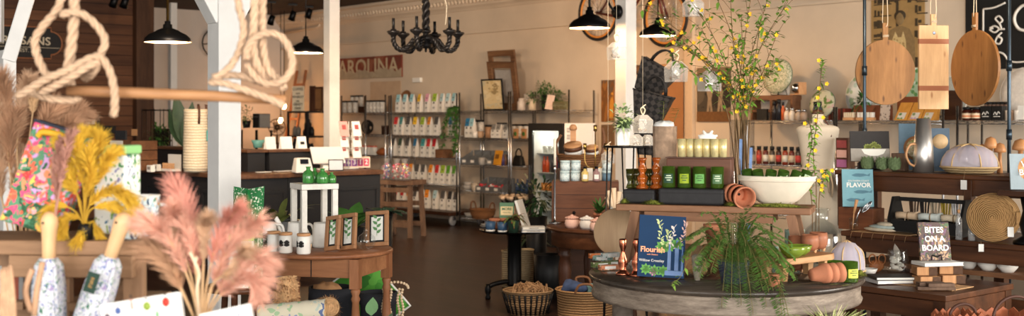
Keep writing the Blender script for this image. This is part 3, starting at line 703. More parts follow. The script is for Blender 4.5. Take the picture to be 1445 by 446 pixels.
def track(px,py,Y,label,g):
 p=at(px,py,Y);t=thing('track_spotlight',label,'spotlight',p,R(20),g)
 b=MB();b.lathe([(.0001,.075),(.045,.07),(.05,-.02),(.06,-.075),(.05,-.07),(.0001,-.05)],14,T=TR((0,0,0),(R(25),R(15),0)));b.build('can',M_iron,t)
 b=MB();b.tube([(0,0,.05),(0,0,CEIL-p.z-.03)],.008,5);b.box((0,0,CEIL-p.z-.018),(.14,.05,.03));b.build('stem',M_iron,t)
 b=MB();b.lathe([(.0001,-.056),(.045,-.06)],14,T=TR((0,0,0),(R(25),R(15),0)));b.build('lens',plain('spot_glow',(255,226,180),.4,var=0,emit=3),t)
track(383,28,19.0,'black track spotlight on ceiling, first left of the tall post','track spotlights');track(413,22,19.4,'black track spotlight on ceiling, middle of three by tall post','track spotlights');track(436,19,19.8,'black track spotlight on ceiling, closest to the tall post','track spotlights')
track(161,2,16.2,'black spotlight above plank wall, first of two','spotlights over the plank wall');track(176,3,16.4,'black spotlight above plank wall, nearer the timber upright','spotlights over the plank wall')
FY=3.55;SZ=1.157
M_rope=plain('jute_rope',(186,156,128),.9,var=.14,scale=60,bump=.3)
t=thing('rope_swing','wooden dowel swing hung on knotted twisted jute ropes','swing',at(250,134,3.0))
O=at(250,134,3.0)
def rp(pts,Y0=3.0):return smooth_path([at(p[0],p[1],Y0+(p[2]if len(p)>2 else 0))-O for p in pts],8)
b=MB();b.tube([at(96,128,3.0)-O,at(160,130,3.0)-O,at(300,135.5,3.0)-O,at(404,141,3.0)-O],[.0135,.0142,.0142,.0125],14);b.build('dowel',wood('dowel',(126,86,56),(186,138,94),0,10,.5),t)
for i,ps in enumerate(([(104,-60),(105,0),(104,30),(101,62),(98,86),(96,100),(99,122,.03)],[(90,-60),(88,-10),(80,14),(63,34),(50,54),(51,74),(60,96),(69,108,-.01),(80,120,-.03)],[(86,22,-.02),(100,17,-.02),(120,22,-.01),(138,38),(148,56),(144,72),(134,84),(122,92,.02),(105,94,.03)],[(24,136,-.03),(44,124,-.04),(70,109,-.05),(98,98,-.05),(124,84,-.04),(140,80,-.04),(152,94,-.04),(159,114,-.04),(162,140,-.04),(160,168,-.03)],[(57,130,-.02),(78,121,-.045),(104,106,-.06),(124,94,-.06),(138,88,-.05),(130,104,-.02),(118,112,.03)],[(40,128,.03),(70,139,.03),(100,141,.03),(112,138,.02)])):
 b=MB();rope(b,resample(rp(ps),.008),.0105 if i!=0 else.0135,n=5);b.build('rope',M_rope,t)
for i,ps in enumerate(([(358,-60),(359,0),(358,34),(357,66),(362,90),(370,104,.02),(372,122,.03)],[(334,-60),(336,0),(340,20),(344,40),(341,60),(335,78),(322,97),(308,108,-.02),(299,113,-.03)],[(347,84,-.02),(350,66,-.02),(362,52,-.02),(380,46,-.02),(399,54,-.02),(411,76,-.02),(411,98,-.02),(398,114,-.02),(378,118,-.01),(360,108,0),(348,88,.01)],[(296,116,-.03),(316,117,-.045),(340,125,-.05),(366,134,-.045),(390,144,-.04),(404,152,-.03)],[(300,109,.03),(324,106,.035),(346,108,.03),(366,116,.02)],[(372,-60,.01),(370,0,.02),(370,40,.02),(372,74,.02),(378,96,.02),(392,112,.01),(402,126,0)])):
 b=MB();rope(b,resample(rp(ps),.008),.0098 if i not in(0,5)else.011,n=5);b.build('rope',M_rope,t)
M_dw=wood('display_wood',(86,60,42),(140,102,72),0,8,.6)
t=thing('display_table','plain wooden display table carrying the pink plumes, mostly below view','table',onz(170,2.85,.001))
b=MB();b.box((-.02,0,.73),(1.3,.8,.04));b.build('table_top',M_dw,t)
for sx in(-1,1):
 for sy in(-1,1):b=MB();b.box((sx*.58-.02,sy*.34,.354),(.06,.06,.708));b.build('leg',M_dw,t)
DZ=.7525
t=thing('trestle_stand','weathered wooden trestle stand carrying floral bag and printed tins','stand',onz(100,FY,.001),R(-4))
def sx_(px,Y=FY):return(px-100)/F*Y
b=MB();b.box((sx_(90),.0,SZ-.022),(.56,.30,.04));b.build('table_top',M_board,t,bevel=.003)
b=MB();b.box((sx_(130),-.13,SZ-.075),(.36,.03,.062));b.box((sx_(60),.12,SZ-.075),(.5,.03,.062));b.build('apron',M_board,t,bevel=.003)
for px,w,lean in((107,.065,0),(211,.06,0)):b=MB();b.box((sx_(px),-.10,(SZ-.045)/2),(w,.03,SZ-.046));b.build('leg',wood('stand_leg',(116,86,62),(178,140,108),2,8,.6),t,bevel=.003)
b=MB();b.bar((sx_(178),-.06,SZ-.045),(sx_(206),-.06,.66),.05,.03);b.build('brace',M_board,t)
for px in(-6,):b=MB();b.box((sx_(px),.10,(SZ-.045)/2),(.06,.04,SZ-.046));b.build('leg',wood('stand_leg',(116,86,62),(178,140,108),2,8,.6),t)
b=MB();b.box((sx_(165),.0,.965),(.24,.26,.022));b.build('shelf_board',M_board,t)
def ost(px,dy=0,z=SZ):return onz(px,FY+dy,z)
M_flor=pattern('floral_print',(86,138,104),[(226,96,72),(238,140,96),(220,80,120),(200,60,60),(236,170,176),(196,150,200),(50,96,64),(40,84,56),(238,190,90)],34,.60,.7,(1,1,1),.18)
t=thing('floral_bag','floral print gift bag with yellow strap leaning on trestle stand','bag',onz(38,FY-.03,SZ+.002),0);t.rotation_euler=(R(-4),R(17),0)
b=MB();b.frus((0.02,0,0.0),(.17,.10),(.165,.08),.30);b.build('body',M_flor,t,bevel=.006)
t.location.z+=.028
b=MB();b.box((.02,-.002,.303),(.165,.085,.008));b.build('trim_edge',plain('navy_edge',(28,34,50),.6),t)
b=MB();b.tube(smooth_path([(-.03,-.058,.262),(-.02,-.062,.278),(.03,-.062,.284),(.055,-.058,.272)],5),.010,6);b.build('strap',plain('yellow_strap',(222,168,44),.6,var=.1),t)
M_bot=pattern('botanical_print',(232,234,224),[(70,140,80),(60,110,140),(90,150,70),(120,120,170),(150,170,90)],34,.34,.45,(1,1,.7),.15)
t=thing('botanical_tin','tall square white tin with lime green lid and botanical print','tin',ost(166,.06)+V((0,0,.002)),R(-14))
b=MB();b.box((0,0,.118),(.105,.09,.236));b.build('body',M_bot,t,bevel=.008)
b=MB();b.box((0,0,.250),(.109,.094,.027));b.build('lid',plain('lime_lid',(150,206,134),.4,var=.03),t,bevel=.006)
M_tum=pattern('mosaic_print',(214,226,226),[(40,90,120),(226,150,60),(60,130,90),(120,170,190),(30,60,90),(222,190,80)],55,.45,.3,(1,1,.6),.1)
for i,(px,dy)in enumerate(((182,-.10),(205,-.01))):
 t=thing('printed_tumbler',('printed enamel cup with blue and amber mosaic, front of two','printed enamel cup with blue mosaic standing behind the other')[i],'cup',ost(px,dy)+V((0,0,.002)))
 b=MB();b.lathe(cup_prof(.034,.041,.115,.003),24);b.build('body',M_tum,t)
 b=MB();b.tube(ring(.0405,.1155,24),.0028,6,closed=True);b.build('rim',M_cer,t)
 b=MB();b.tube(smooth_path([(.036,0,.09),(.06,0,.085),(.062,0,.05),(.036,0,.03)],5),.005,6);b.build('handle',M_tum,t)
t=thing('orange_pouch','crumpled red orange pouch lying on lower shelf of trestle stand','pouch',onz(171,FY-.02,.978))
b=MB();b.ball((0,0,.035),.042,14,0,(.9,.6,.8),None,.16);b.frus((0,0,.04),(.06,.03),(.075,.012),.05);b.build('body',plain('orange_red',(206,76,50),.45,var=.15),t)
b=MB();b.box((.01,-.028,.03),(.03,.004,.03));b.build('label',plain('grey_label',(150,150,160),.5),t)
for i in range(3):
 tag((lambda b:(b.box((0,0,.055),(.012,.09,.11)),b.build('notebook',[plain('spine%d'%i,[(40,38,40),(126,60,40),(120,118,116)][i],.6)],loc=onz(23+i*6.5,FY-.02,.978+.0),rz=R(6)))[1])(MB()),('black notebook standing at far end under trestle stand','rust brown notebook standing between black and grey ones','grey notebook standing nearest the stand leg')[i],'notebook')
b=MB();b.box((0,0,0),(.14,.26,.022));tag(b.build('wall_ledge',M_board,loc=onz(24,FY+.02,.966)),'small board ledge under trestle stand holding notebooks','shelf')
b=MB();b.box((0,0,.4775),(.05,.05,.953));tag(b.build('ledge_post',M_board,loc=onz(42,FY+.10,.001)),'square wood post holding up the notebook ledge','post')
M_umb=pattern('lilac_meadow_print',(214,216,222),[(80,104,168),(110,150,120),(60,116,88),(170,150,190),(130,140,190),(240,240,242)],50,.42,.75,(1,1,.7),.2)
M_hand=wood('pale_handle',(206,158,110),(236,196,150),2,8,.4)
def umbrella(label,px,py,Y,lean):
 O=at(px,py,Y);t=thing('folded_umbrella',label,'umbrella',O);t.rotation_euler=(0,lean,0)
 b=MB();b.tube([(0,0,-.02),(0,0,.03),(.001,0,.07),(.002,0,.095),(.001,0,.110),(-.002,0,.121),(-.004,0,.127)],[.018,.0185,.021,.0235,.0225,.016,.006],18);b.build('handle',M_hand,t)
 b=MB();b.ball((-.008,-.0225,.098),.0035,6);b.build('eye',M_ink,t)
 b=MB();b.lathe([(.022,0),(.034,-.02),(.040,-.08),(.044,-.18),(.042,-.32),(.03,-.42),(.006,-.50),(.0001,-.50)][::-1],18,wob=lambda a,z:1+.13*math.sin(a*6+z*9));b.build('cover',M_umb,t)
 b=MB();b.tube([(0.028,-.03,-.02),(.034,-.034,-.10),(.036,-.03,-.19)],.006,6);b.build('strap',M_umb,t)
 return t,O
umbrella('folded umbrella with pale wooden head, hanging upright beside the stand leg',69,364,3.33,0)
u,uo=umbrella('folded umbrella with pale wooden head and dark green tag, leaning outward',156,362,3.33,R(18))
b=MB();b.box((-.012,-.055,-.072),(.032,.003,.056));q=b.build('swing_tag',plain('tag_green',(38,64,52),.6,var=.03),u)
text('RIFLE',.013,q,(-.012,-.0575,-.072),M_gold,rot=(PI/2,PI/2,0))
def bugbox(label,px,py,Y,w,roll,n0):
 t=thing('greeting_card_box',label,'box',at(px,py,Y));t.rotation_euler=(R(-8),roll,R(4))
 b=MB();b.box((0,0,-.155),(w,.03,.31));b.build('box',M_paper,t,bevel=.002);return t
t=bugbox('white card box printed with ladybird and beetles, under the umbrellas',199,421,2.75,.178,R(-9),0)
for x,z,c,k in((.058,-.018,(206,52,40),(1,1.3)),(.015,-.02,(130,150,60),(1,1.2)),(-.018,-.012,(224,150,140),(.4,1.5)),(-.05,-.02,(70,90,140),(.8,1)),(.036,-.045,(120,160,120),(.5,1.3)),(-.075,-.03,(90,80,90),(.8,1))):
 b=MB();b.lathe([(.0001,0),(.0085,0),(.0085,.0015),(.0001,.0015)],12,T=TR((x,-.0165,z),(PI/2,0,0)),sx=k[0],sy=k[1])
 b.bar((x,-.0165,z+.011*k[1]),(x,-.0165,z+.015*k[1]),.004,.001,1);b.build('bug_print',[plain('bug%d'%int(c[0]),c,.6),M_ink],t)
t=bugbox('plain white card box below the pink plumes',318,436,2.75,.115,R(-12),0)
for i in range(4):b=MB();b.ball((-.03+i*.02,-.0165,-.02),.005,8,0,(1,.2,.7));b.build('motif_print',plain('blue_grey_ink',(120,130,150),.7),t)
bpy.context.view_layer.update()
for o in sc.objects:
 if o.name.startswith('greeting_card_box'):pass
M_pk=plain('pink_plume',(222,168,146),.9,var=.22,scale=14);M_pk2=plain('rose_plume',(212,146,128),.9,var=.2,scale=14);M_tan=plain('tan_plume',(186,144,112),.9,var=.2,scale=14)
M_tan2=plain('pale_tan_plume',(206,170,138),.9,var=.18,scale=14);M_yel=plain('yellow_plume',(222,180,60),.85,var=.22,scale=14);M_mve=plain('mauve_plume',(176,128,112),.9,var=.2,scale=14)
M_straw=plain('straw_stem',(206,170,128),.8,var=.15)
def vase_on(name,label,loc,r,h,m):
 return lat(name,label,'vase',loc,[(.0001,0),(r*.8,0),(r,h*.3),(r,h*.6),(r*.6,h*.92),(r*.68,h),(r*.6,h),(r*.52,h*.9),(r*.9,h*.5),(.0001,.01)],m,20)
def grasses(name,label,base,Y,plumes,stem_m,vase=None,jit=.03,w=.0026,n=420):
 """plumes: list of (pixel path from base to tip, fluffy fraction, hair length, material)"""
 O=at(base[0],base[1],Y);t=thing(name,label,'dried grass',O);r=random.Random(base[0])
 for i,(pts,fr,hl,m)in enumerate(plumes):
  dy=[r.uniform(-jit,jit)*k/len(pts)for k in range(len(pts))];s=r.choice((-1,1))
  P=smooth_path([at(px,py,Y+s*abs(dy[k])*2)-O for k,(px,py)in enumerate(pts)],6)
  b=MB();b.tube(P,[.003*(1-.6*k/len(P))for k in range(len(P))],5,1);plume(b,P,fr,n,hl,0,seed=i+base[0],w=w);b.build('plume',[m,stem_m],t)
 return t
PB=(283,470)
grasses('pink_pampas','bunch of dusty pink dried pampas plumes in front of trestle stand',PB,2.9,[([PB,(280,400),(270,330),(257,285),(246,258)],.72,.085,M_pk2),([PB,(268,400),(240,340),(222,322),(203,312)],.7,.08,M_pk),([PB,(272,400),(258,350),(252,326),(250,312)],.6,.06,M_tan2),([PB,(292,400),(304,350),(318,318),(338,292)],.62,.075,M_pk2),([PB,(298,410),(318,360),(340,330),(366,312)],.72,.08,M_pk),([PB,(302,420),(330,380),(356,366),(372,372)],.7,.08,M_pk),([PB,(262,420),(240,375),(222,355),(210,352)],.7,.085,M_tan),([PB,(286,400),(288,350),(290,322),(294,306)],.6,.055,M_tan2),([PB,(305,425),(335,395),(352,392),(362,410)],.7,.08,M_pk),([PB,(258,415),(232,370),(226,340),(238,330)],.7,.085,M_tan),([PB,(276,380),(266,330),(250,310),(244,290)],.7,.07,M_pk),([PB,(298,405),(322,385),(338,366),(348,350)],.6,.06,M_tan2)],M_straw,n=620,w=.0017,jit=.05)
vb=at(283,470,2.9);vase_on('stoneware_vase','stoneware vase under the pink pampas, just below view',V((vb.x,vb.y,DZ+.001)),.06,vb.z-DZ+.02-.001,M_cer)
b=MB();b.tube(smooth_path([at(282,462,2.86),at(278,410,2.86),at(281,385,2.86),at(268,356,2.86)],5),.004,6);b.tube([at(281,385,2.86),at(275,372,2.86),at(278,362,2.86)],.0035,5);tag(b.build('forked_twig',plain('bleached_twig',(212,186,156),.8)),'bleached forked twig standing among the pink plumes','twig')
TB=(40,470)
grasses('tan_pampas','tall tan pampas plumes rising at far end behind the floral bag',TB,3.85,[([TB,(20,300),(10,200),(8,150),(2,108)],.5,.10,M_tan),([TB,(30,300),(24,210),(30,150),(40,112)],.45,.08,M_tan2),([TB,(48,300),(62,230),(85,185),(112,160)],.4,.10,M_tan),([TB,(45,300),(58,240),(76,205),(100,176)],.4,.10,M_tan),([TB,(10,320),(-4,240),(-8,190),(-4,150)],.5,.10,M_tan2),([TB,(26,300),(16,240),(14,200),(22,160)],.5,.09,M_tan),([TB,(42,300),(52,220),(62,180),(78,150)],.4,.09,M_tan),([TB,(36,290),(40,210),(46,160),(48,130)],.25,.04,M_straw),([TB,(18,320),(2,280),(2,230),(6,210)],.5,.08,M_tan2),([TB,(30,320),(20,280),(26,240),(34,214)],.5,.07,M_tan2)],M_straw,n=900,w=.0018)
vb=at(40,470,3.85);b=MB()
t=thing('tall_crock','tall stoneware crock holding the tan pampas behind trestle stand','crock',V((vb.x,vb.y,.001)))
b.lathe([(.0001,0),(.09,0),(.1,.2),(.1,.7),(.07,vb.z-.03),(.075,vb.z+.02),(.065,vb.z+.02),(.06,vb.z-.05),(.0001,vb.z-.1)],20);b.build('body',M_cer,t)
YB=(120,322)
grasses('yellow_grass','bunch of mustard yellow dried grass spilling over trestle stand edge',YB,3.42,[([YB,(122,280),(130,240),(140,200),(134,190)],.75,.06,M_yel),([YB,(110,280),(100,240),(92,215),(84,200)],.7,.055,M_yel),([YB,(126,290),(150,270),(172,272),(188,288)],.75,.055,M_yel),([YB,(128,296),(156,290),(176,300),(190,318)],.7,.05,M_yel),([YB,(108,300),(88,290),(74,296),(68,308)],.6,.05,M_yel),([YB,(118,270),(112,230),(110,204),(116,188)],.7,.06,M_yel),([YB,(122,318),(118,326),(112,336),(106,350)],.8,.04,M_yel),([YB,(126,316),(134,322),(140,332),(143,342)],.8,.035,M_yel),([YB,(130,270),(144,240),(154,222),(164,212)],.7,.055,M_yel),([YB,(112,280),(96,260),(88,246),(84,236)],.7,.05,M_yel),([YB,(120,280),(128,250),(124,226),(128,208)],.7,.055,M_yel),([YB,(114,310),(100,306),(92,316),(88,330)],.7,.04,M_yel)],plain('yellow_stem',(190,150,50),.8),n=700,w=.0024)
vb=ost(121,-.13);lat('short_jar','small dark jar holding the mustard yellow grass','jar',V((vb.x,vb.y,SZ+.002)),[(.0001,0),(.02,0),(.022,.03),(.018,.045),(.015,.045),(.0001,.01)],M_black,14)
MBs=(76,318)
grasses('mauve_grass','mauve dried grass stems between floral bag and yellow grass',MBs,3.33,[([MBs,(84,270),(92,225),(98,196),(102,188)],.7,.04,M_mve),([MBs,(72,330),(66,360),(58,385),(52,400)][0:1]+[(80,280),(84,240),(90,210)],.7,.04,M_mve),([MBs,(80,290),(76,250),(80,220),(86,196)],.6,.035,M_mve)],M_mve,n=300)
b=MB()
for i in range(9):b.tube(smooth_path([at(4+i*2,470,3.1),at(2+i*2.2,430,3.1),at(3+i*1.3+rnd.uniform(-2,2),380+rnd.uniform(-8,10),3.12)],4),.006,5)
for p0,p1,p2 in(((48,446),(52,410),(60,370)),((44,440),(36,410),(46,380))):b.tube(smooth_path([at(*p0,3.15),at(*p1,3.15),at(*p2,3.15)],4),.008,6)
tag(b.build('driftwood',plain('drift',(190,150,118),.85,var=.25,scale=25)),'bundle of pale driftwood sticks at far bottom corner by umbrellas','driftwood')
lat('driftwood_pot','plain pot below view that holds the driftwood sticks','pot',V((at(14,470,3.1).x,at(14,470,3.1).y,DZ+.001)),[(.0001,0),(.06,0),(.08,.22),(.07,.22),(.0001,.02)],M_cer,16)
TZ=.72;TC=V((-1.13,7.27,0))
t=thing('oval_table','small honey brown wooden side table with turned legs and drawer','table',TC+V((0,0,.001)),R(-14))
b=MB();b.lathe([(.0001,TZ-.028),(.40,TZ-.028),(.412,TZ-.02),(.412,TZ-.008),(.405,TZ-.001),(.0001,TZ-.001)],48,sy=.95);b.build('table_top',wood('honey_top',(112,68,44),(168,112,76),0,7,.4),t)
b=MB();
for sy in(-1,1):b.box((0,sy*.26,TZ-.085),(.60,.02,.11))
for sx in(-1,1):b.box((sx*.30,0,TZ-.085),(.02,.50,.11))
b.build('apron',M_oak,t,bevel=.003)
b=MB();b.box((.03,-.272,TZ-.085),(.004,.006,.105));b.build('drawer_seam',M_ink,t)
lp=[(.0001,0),(.014,0),(.020,.05),(.016,.10),(.026,.14),(.022,.17),(.028,.30),(.020,.44),(.027,.46),(.020,.48),(.029,.505),(.024,.52)]
for sx in(-1,1):
 for sy in(-1,1):
  b=MB();b.lathe(lp,14,c=(sx*.30,sy*.26,0));b.box((sx*.30,sy*.26,TZ-.115),(.056,.056,.17));b.build('leg',M_oakv,t)
def o3(px,py):return on(px,py,TZ)+V((0,0,.001))
M_lid=wood('lid_wood',(180,128,86),(214,166,120),0,10,.5)
for i,(px,py,lb)in enumerate(((386.5,355,'white canister with wooden lid half hidden behind eucalyptus leaves'),(403,357,'white canister with wooden lid and large black butterfly print'),(428.5,358.5,'white canister with wooden lid and small side motif, nearest frames'))):
 t=thing('ceramic_canister',lb,'canister',o3(px,py),R(-5))
 b=MB();b.lathe([(.0001,0),(.036,0),(.040,.006),(.040,.098),(.037,.103),(.0001,.103)],28);b.build('body',M_cer,t)
 b=MB();b.lathe([(.037,.1035),(.0395,.105),(.0395,.117),(.037,.119),(.0001,.119)],28);b.build('lid',M_lid,t)
 if i:
  b=MB();cx=0 if i==1 else-.022
  for s in(-1,1):
   for z,L,w in((.062,.026,.02),(.048,.018,.014)):
    for k in range(5):
     a=s*(.12+.16*k)+cx/.04;e=.008+.010*math.sin(PI*k/4)*(w/.02)
     b.add([(.0408*math.sin(a-s*.08),-.0408*math.cos(a-s*.08),z-e*.5),(.0408*math.sin(a+s*.08),-.0408*math.cos(a+s*.08),z-e*.6),(.0408*math.sin(a+s*.08),-.0408*math.cos(a+s*.08),z+e),(.0408*math.sin(a-s*.08),-.0408*math.cos(a-s*.08),z+e*.8)],[(0,1,2,3)])
  b.build('butterfly_print',M_ink,t)
def can(label,px,py,rz,tz=TZ):
 t=thing('watering_can',label,'watering can',on(px,py,tz)+V((0,0,.001)),rz);t.scale=(1.25,1.25,1.35)
 b=MB();b.lathe([(.0001,0),(.05,0),(.052,.01),(.043,.105),(.041,.11),(.038,.105),(.046,.012),(.0001,.012)],36,wob=lambda a,z:1+.025*math.sin(a*18));b.build('body',M_cer,t)
 b=MB();b.tube(smooth_path([(-.045,0,.02),(-.075,0,.06),(-.10,0,.115),(-.108,0,.125)],5),[.016]*4+[.013]*6+[.011]*6,10);b.build('spout',M_cer,t)
 b=MB();b.tube(smooth_path([(.044,0,.10),(.075,0,.095),(.082,0,.05),(.05,0,.03)],5),.006,6);b.build('handle',M_cer,t)
can('white ribbed watering can beside butterfly canister, furthest from frames',377,348,R(-5))
can('white ribbed watering can behind the butterfly canister',419,347.5,R(-8))
can('white ribbed watering can directly behind the small motif canister, nearest frames',455,348.5,R(4))
t=thing('plant_stool','distressed white square wooden stool holding green glass bottles','stool',o3(441,348.0)+V((0,.06,0)),R(28));SH=.385
b=MB();
M_wst=plain('chipped_white',(222,218,208),.6,var=.10,scale=30)
b.box((0,0,SH-.018),(.235,.235,.034));b.build('seat',M_wst,t,bevel=.003)
for s1 in(-1,1):
 for s2 in(-1,1):b=MB();b.box((s1*.098,s2*.098,(SH-.036)/2),(.034,.034,SH-.037));b.build('leg',M_wst,t,bevel=.003)
sp0=t.location
M_grn=glass('green_glass',(70,150,70),.18,.06,.35,(60,140,60))
M_grn=plain('green_bottle_glass',(66,132,62),.12,var=.35,scale=60,coat=.5)
for i,(px,r,h,dz)in enumerate(((435,.036,.095,0),(444,.026,.085,.06),(455,.037,.085,-.02),(468,.028,.062,.03))):
 p=onz(px,sp0 .y+dz-.02,sp0 .z+SH);t=lat('green_bottle',('tall speckled green glass bottle at outer end of white stool','narrow green glass bottle tucked between the two tall ones','round-bodied green glass bottle in middle of white stool','smallest green glass bottle at end of white stool')[i],'bottle',p,[(.0001,0),(r*.9,0),(r,.008),(r,h*.55),(r*.75,h*.75),(r*.36,h*.85),(r*.34,h),(r*.45,h*1.02),(r*.45,h*1.07),(r*.3,h*1.07),(.0001,h)],M_grn,22)
M_frw=wood('frame_oak',(128,88,58),(176,130,92),2,12,.5)
for i,(px,py,w,h,rz,roll,lb)in enumerate(((468,356,.115,.205,-38,R(-9),'narrow turned wooden frame with leaf print, first of three'),(490,355,.13,.215,-34,R(-9),'wooden frame with leaf print in middle of the three'),(532,350,.148,.215,-16,R(-5),'largest wooden frame with green leaf print, at table end'))):
 t=pic_frame('picture_frame',lb,o3(px,py)+V((0,0,.010)),R(rz),w,h,.024,M_frw,plain('print_white',(226,226,218),.6,var=.02),R(13),.022,.012,M_ink,'picture frame',None,roll)
 b=MB()
 for k in range(6):
  s=-1 if k%2 else 1;z=.05+.018*k
  b.leaf((0,-.004,z+h*.14),(s*.8,0,.6),.035,.018,0,0,4,.02,V((-s*.6,0,.8)))
 b.tube([(0,-.004,h*.3),(0,-.004,h*.72)],.0012,4);b.build('leaf_print',plain('print_green',(96,140,92),.7),t)
 b=MB();b.bar((0,.012,h*.8),(0,.06,.02+.0),.02,.004);b.build('easel_back',M_black,t)
t=thing('glass_bauble','clear round glass bauble vase in front of the leaf print frames','vase',o3(517,354))
b=MB();b.lathe([(.012,.002),(.04,.018),(.056,.05),(.05,.082),(.025,.104),(.014,.112),(.014,.135),(.018,.138)],28,caps=False);b.build('body',M_clear,t)
b=MB();b.tube([(0,0,.05),(0,0,.12)],.002,5);b.ball((0,0,.05),.008,8);b.build('wire_core',M_steel,t)
def euc(name,label,px,py,Y,n,sp,seed,L=.035,z=None):
 t=thing(name,label,'greenery',at(px,py,Y)if z is None else onz(px,Y,z));b=MB();sprig(b,(0,0,0),n,sp,L,L*.85,1,0,seed,.3);b.build('leaves',[M_euc,M_stem],t);return t
t=thing('eucalyptus_bunch','grey green eucalyptus sprigs lying at edge of the side table','greenery',o3(380,354)+V((0,0,.012)));b=MB()
rr=random.Random(4)
for i in range(9):
 e=V((rr.uniform(-.11,.03),rr.uniform(-.12,.02),rr.uniform(-.05,.10)));P=[V((.02,.01,.012)),V((.02,.01,.012)).lerp(e,.5)+V((0,0,.03)),e];P=smooth_path(P,4);b.tube(P,.0016,4,1)
 for k,p in enumerate(P[1:]):
  for s in(-1,1):b.leaf(p,(s*.7+rr.uniform(-.3,.3),-.5+rr.uniform(-.3,.3),rr.uniform(-.3,.5)),.042,.038,0,.15,4,.05)
b.build('leaves',[M_euc,M_stem],t)
def floorplant(name,label,px,Y,z,n,L,W,m,seed,up,pot=(.09,.12,.22),pm=None):
 p=onz(px,Y,.001);t=thing(name,label,'plant',p)
 b=MB();b.lathe(cup_prof(pot[0],pot[1],z,.008),18);b.lathe([(.0001,z-.03),(pot[1]-.01,z-.03)],18);b.build('pot',pm or M_black,t)
 b=MB();leafy(b,(0,0,z-.03),n,L,W,0,seed,up,.45,.03,.03,.6,6);b.build('foliage',m,t);return t
M_varg=pattern('variegated_leaf',(64,104,58),[(110,150,90),(60,100,54),(150,170,110)],60,.4,.4,(1,1,1))
floorplant('dracaena','bromeliad with long arching green leaves behind watering cans',395,8.3,.80,13,.40,.055,plain('bromeliad_leaf',(104,112,58),.45,var=.25,scale=12),5,.9,(.12,.14,.2),plain('grey_pot',(96,96,94),.6))
floorplant('peace_lily','plant with large glossy green leaves behind the leaf print frames',496,8.5,.74,11,.42,.12,plain('lily_leaf',(72,116,52),.3,var=.2,scale=9),11,1.0,(.08,.10,.2),M_black)
floorplant('caladium','plant with dark silver-veined leaves at end of side table',543,9.0,.80,11,.23,.11,pattern('vein_leaf',(52,76,56),[(120,140,120),(60,90,66),(90,116,96)],50,.3,.4),6,.6,(.045,.06,.2),M_black)
M_pil=pattern('pillow_leafy',(74,142,50),[(60,124,42),(90,156,60),(52,110,40)],9,.5,.8,(1,1,1),.2)
def pillow(name,label,loc,rot,w,h,d,m,pm=None,n=14):
 t=thing(name,label,'pillow',loc);t.rotation_euler=rot
 b=MB();vs=[];fs=[]
 for s in(-1,1):
  o=len(vs)
  for i in range(n+1):
   for j in range(n+1):
    x,z=i/n*2-1,j/n*2-1;k=(max(0,(1-x**4)*(1-z**4)))**.5;e=1-.06*(1-abs(x))*abs(z)-.06*(1-abs(z))*abs(x)
    vs.append((x*w/2*e,s*d/2*k,z*h/2*e))
  for i in range(n):
   for j in range(n):
    q=o+i*(n+1)+j;f=(q,q+n+1,q+n+2,q+1);fs.append(f if s<0 else f[::-1])
 b.add(vs,fs,0,True);b.build('cushion',m,t)
 if pm:
  e=[(x*w/2*(1-.06*(1-abs(x))*abs(z)-.06*(1-abs(z))*abs(x)),0,z*h/2*(1-.06*(1-abs(x))*abs(z)-.06*(1-abs(z))*abs(x)))for x,z in[(i/6-1,-1)for i in range(12)]+[(1,i/6-1)for i in range(12)]+[(1-i/6,1)for i in range(12)]+[(-1,1-i/6)for i in range(12)]]
  b=MB();b.tube(e,.008,6,closed=True);b.build('piping',pm,t)
 return t
gp=on(540,452,.001);pillow('green_pillow','bright green leafy pillow with white piping leaning behind side table',V((-.985,8.04,.30)),(R(8),R(-38),R(-16)),.45,.45,.14,M_pil,M_cer)
b=MB();b.bar(V((-.93,8.34,.001)),V((-.93,8.34,.002)),.01,.01)
M_bin=plain('black_fabric',(38,39,43),.9,var=.2,scale=14)
for i,(px,Y,w,lb)in enumerate(((468,7.75,.26,'black soft fabric bin with crumpled kraft paper under side table'),(534,7.66,.21,'black soft fabric bin hung with bead garlands at table end'))):
 t=thing('fabric_bin',lb,'bin',onz(px,Y,.001),R(-10));H_=.42 if i==0 else.40
 b=MB();b.lathe([(.0001,0),(w*.48,0),(w*.53,H_*.5),(w*.54,H_*.8),(w*.57,H_*.81),(w*.57,H_),(w*.52,H_),(w*.5,H_*.5),(w*.46,.012),(.0001,.012)],30,wob=lambda a,z:1+.015*math.sin(a*7+z*11));b.build('body',M_bin,t)
 if i==0:b=MB();b.ball((-.03,-.02,H_*.93),.10,16,0,(1,1,.6),None,.35);b.build('paper',M_kraft,t)
t=thing('bead_garland','pale wooden bead garland draped over rim of black bin','garland',onz(556,7.52,.42),0)
b=MB();M_bead=plain('pale_beads',(206,182,150),.7,var=.12)
for k,(x,L,o)in enumerate(((-.065,.22,0),(-.02,.26,.01),(.03,.30,0),(.055,.28,.02))):
 for j in range(int(L/.017)):b.ball((x+.006*math.sin(j*.7+k),-.02-o,.02-j*.0175),.0095,8)
for j in range(12):a=PI*j/11;b.ball((.015-.075*math.cos(a),.0-.02,.03+.035*math.sin(a)),.0095,8)
b.build('beads',M_bead,t)
b=MB()
for k in range(10):b.tube([(.055,-.04,-.27),(.055+.004*(k-5),-.04+.01*math.sin(k),-.33)],.0025,4)
b.build('tassel',M_bead,t)
t=thing('olive_sprig','green olive and eucalyptus stems in black bin front','greenery',onz(524,6.62,.30));b=MB();sprig(b,(0,0,0),9,.2,.055,.028,1,0,12,.9);b.build('leaves',[plain('olive_leaf',(96,124,90),.55,var=.2),M_stem],t)
b=MB();b.leaf((.0,0,.12),(0.1,-.2,1),.12,.075,0,.1,6,.1);b.build('broad_leaf',plain('light_euc',(112,150,104),.5),t)
lat('sprig_pot','small dark pot below view holding the olive stems','pot',onz(524,6.62,.001),cup_prof(.07,.09,.30,.006),M_black,16)
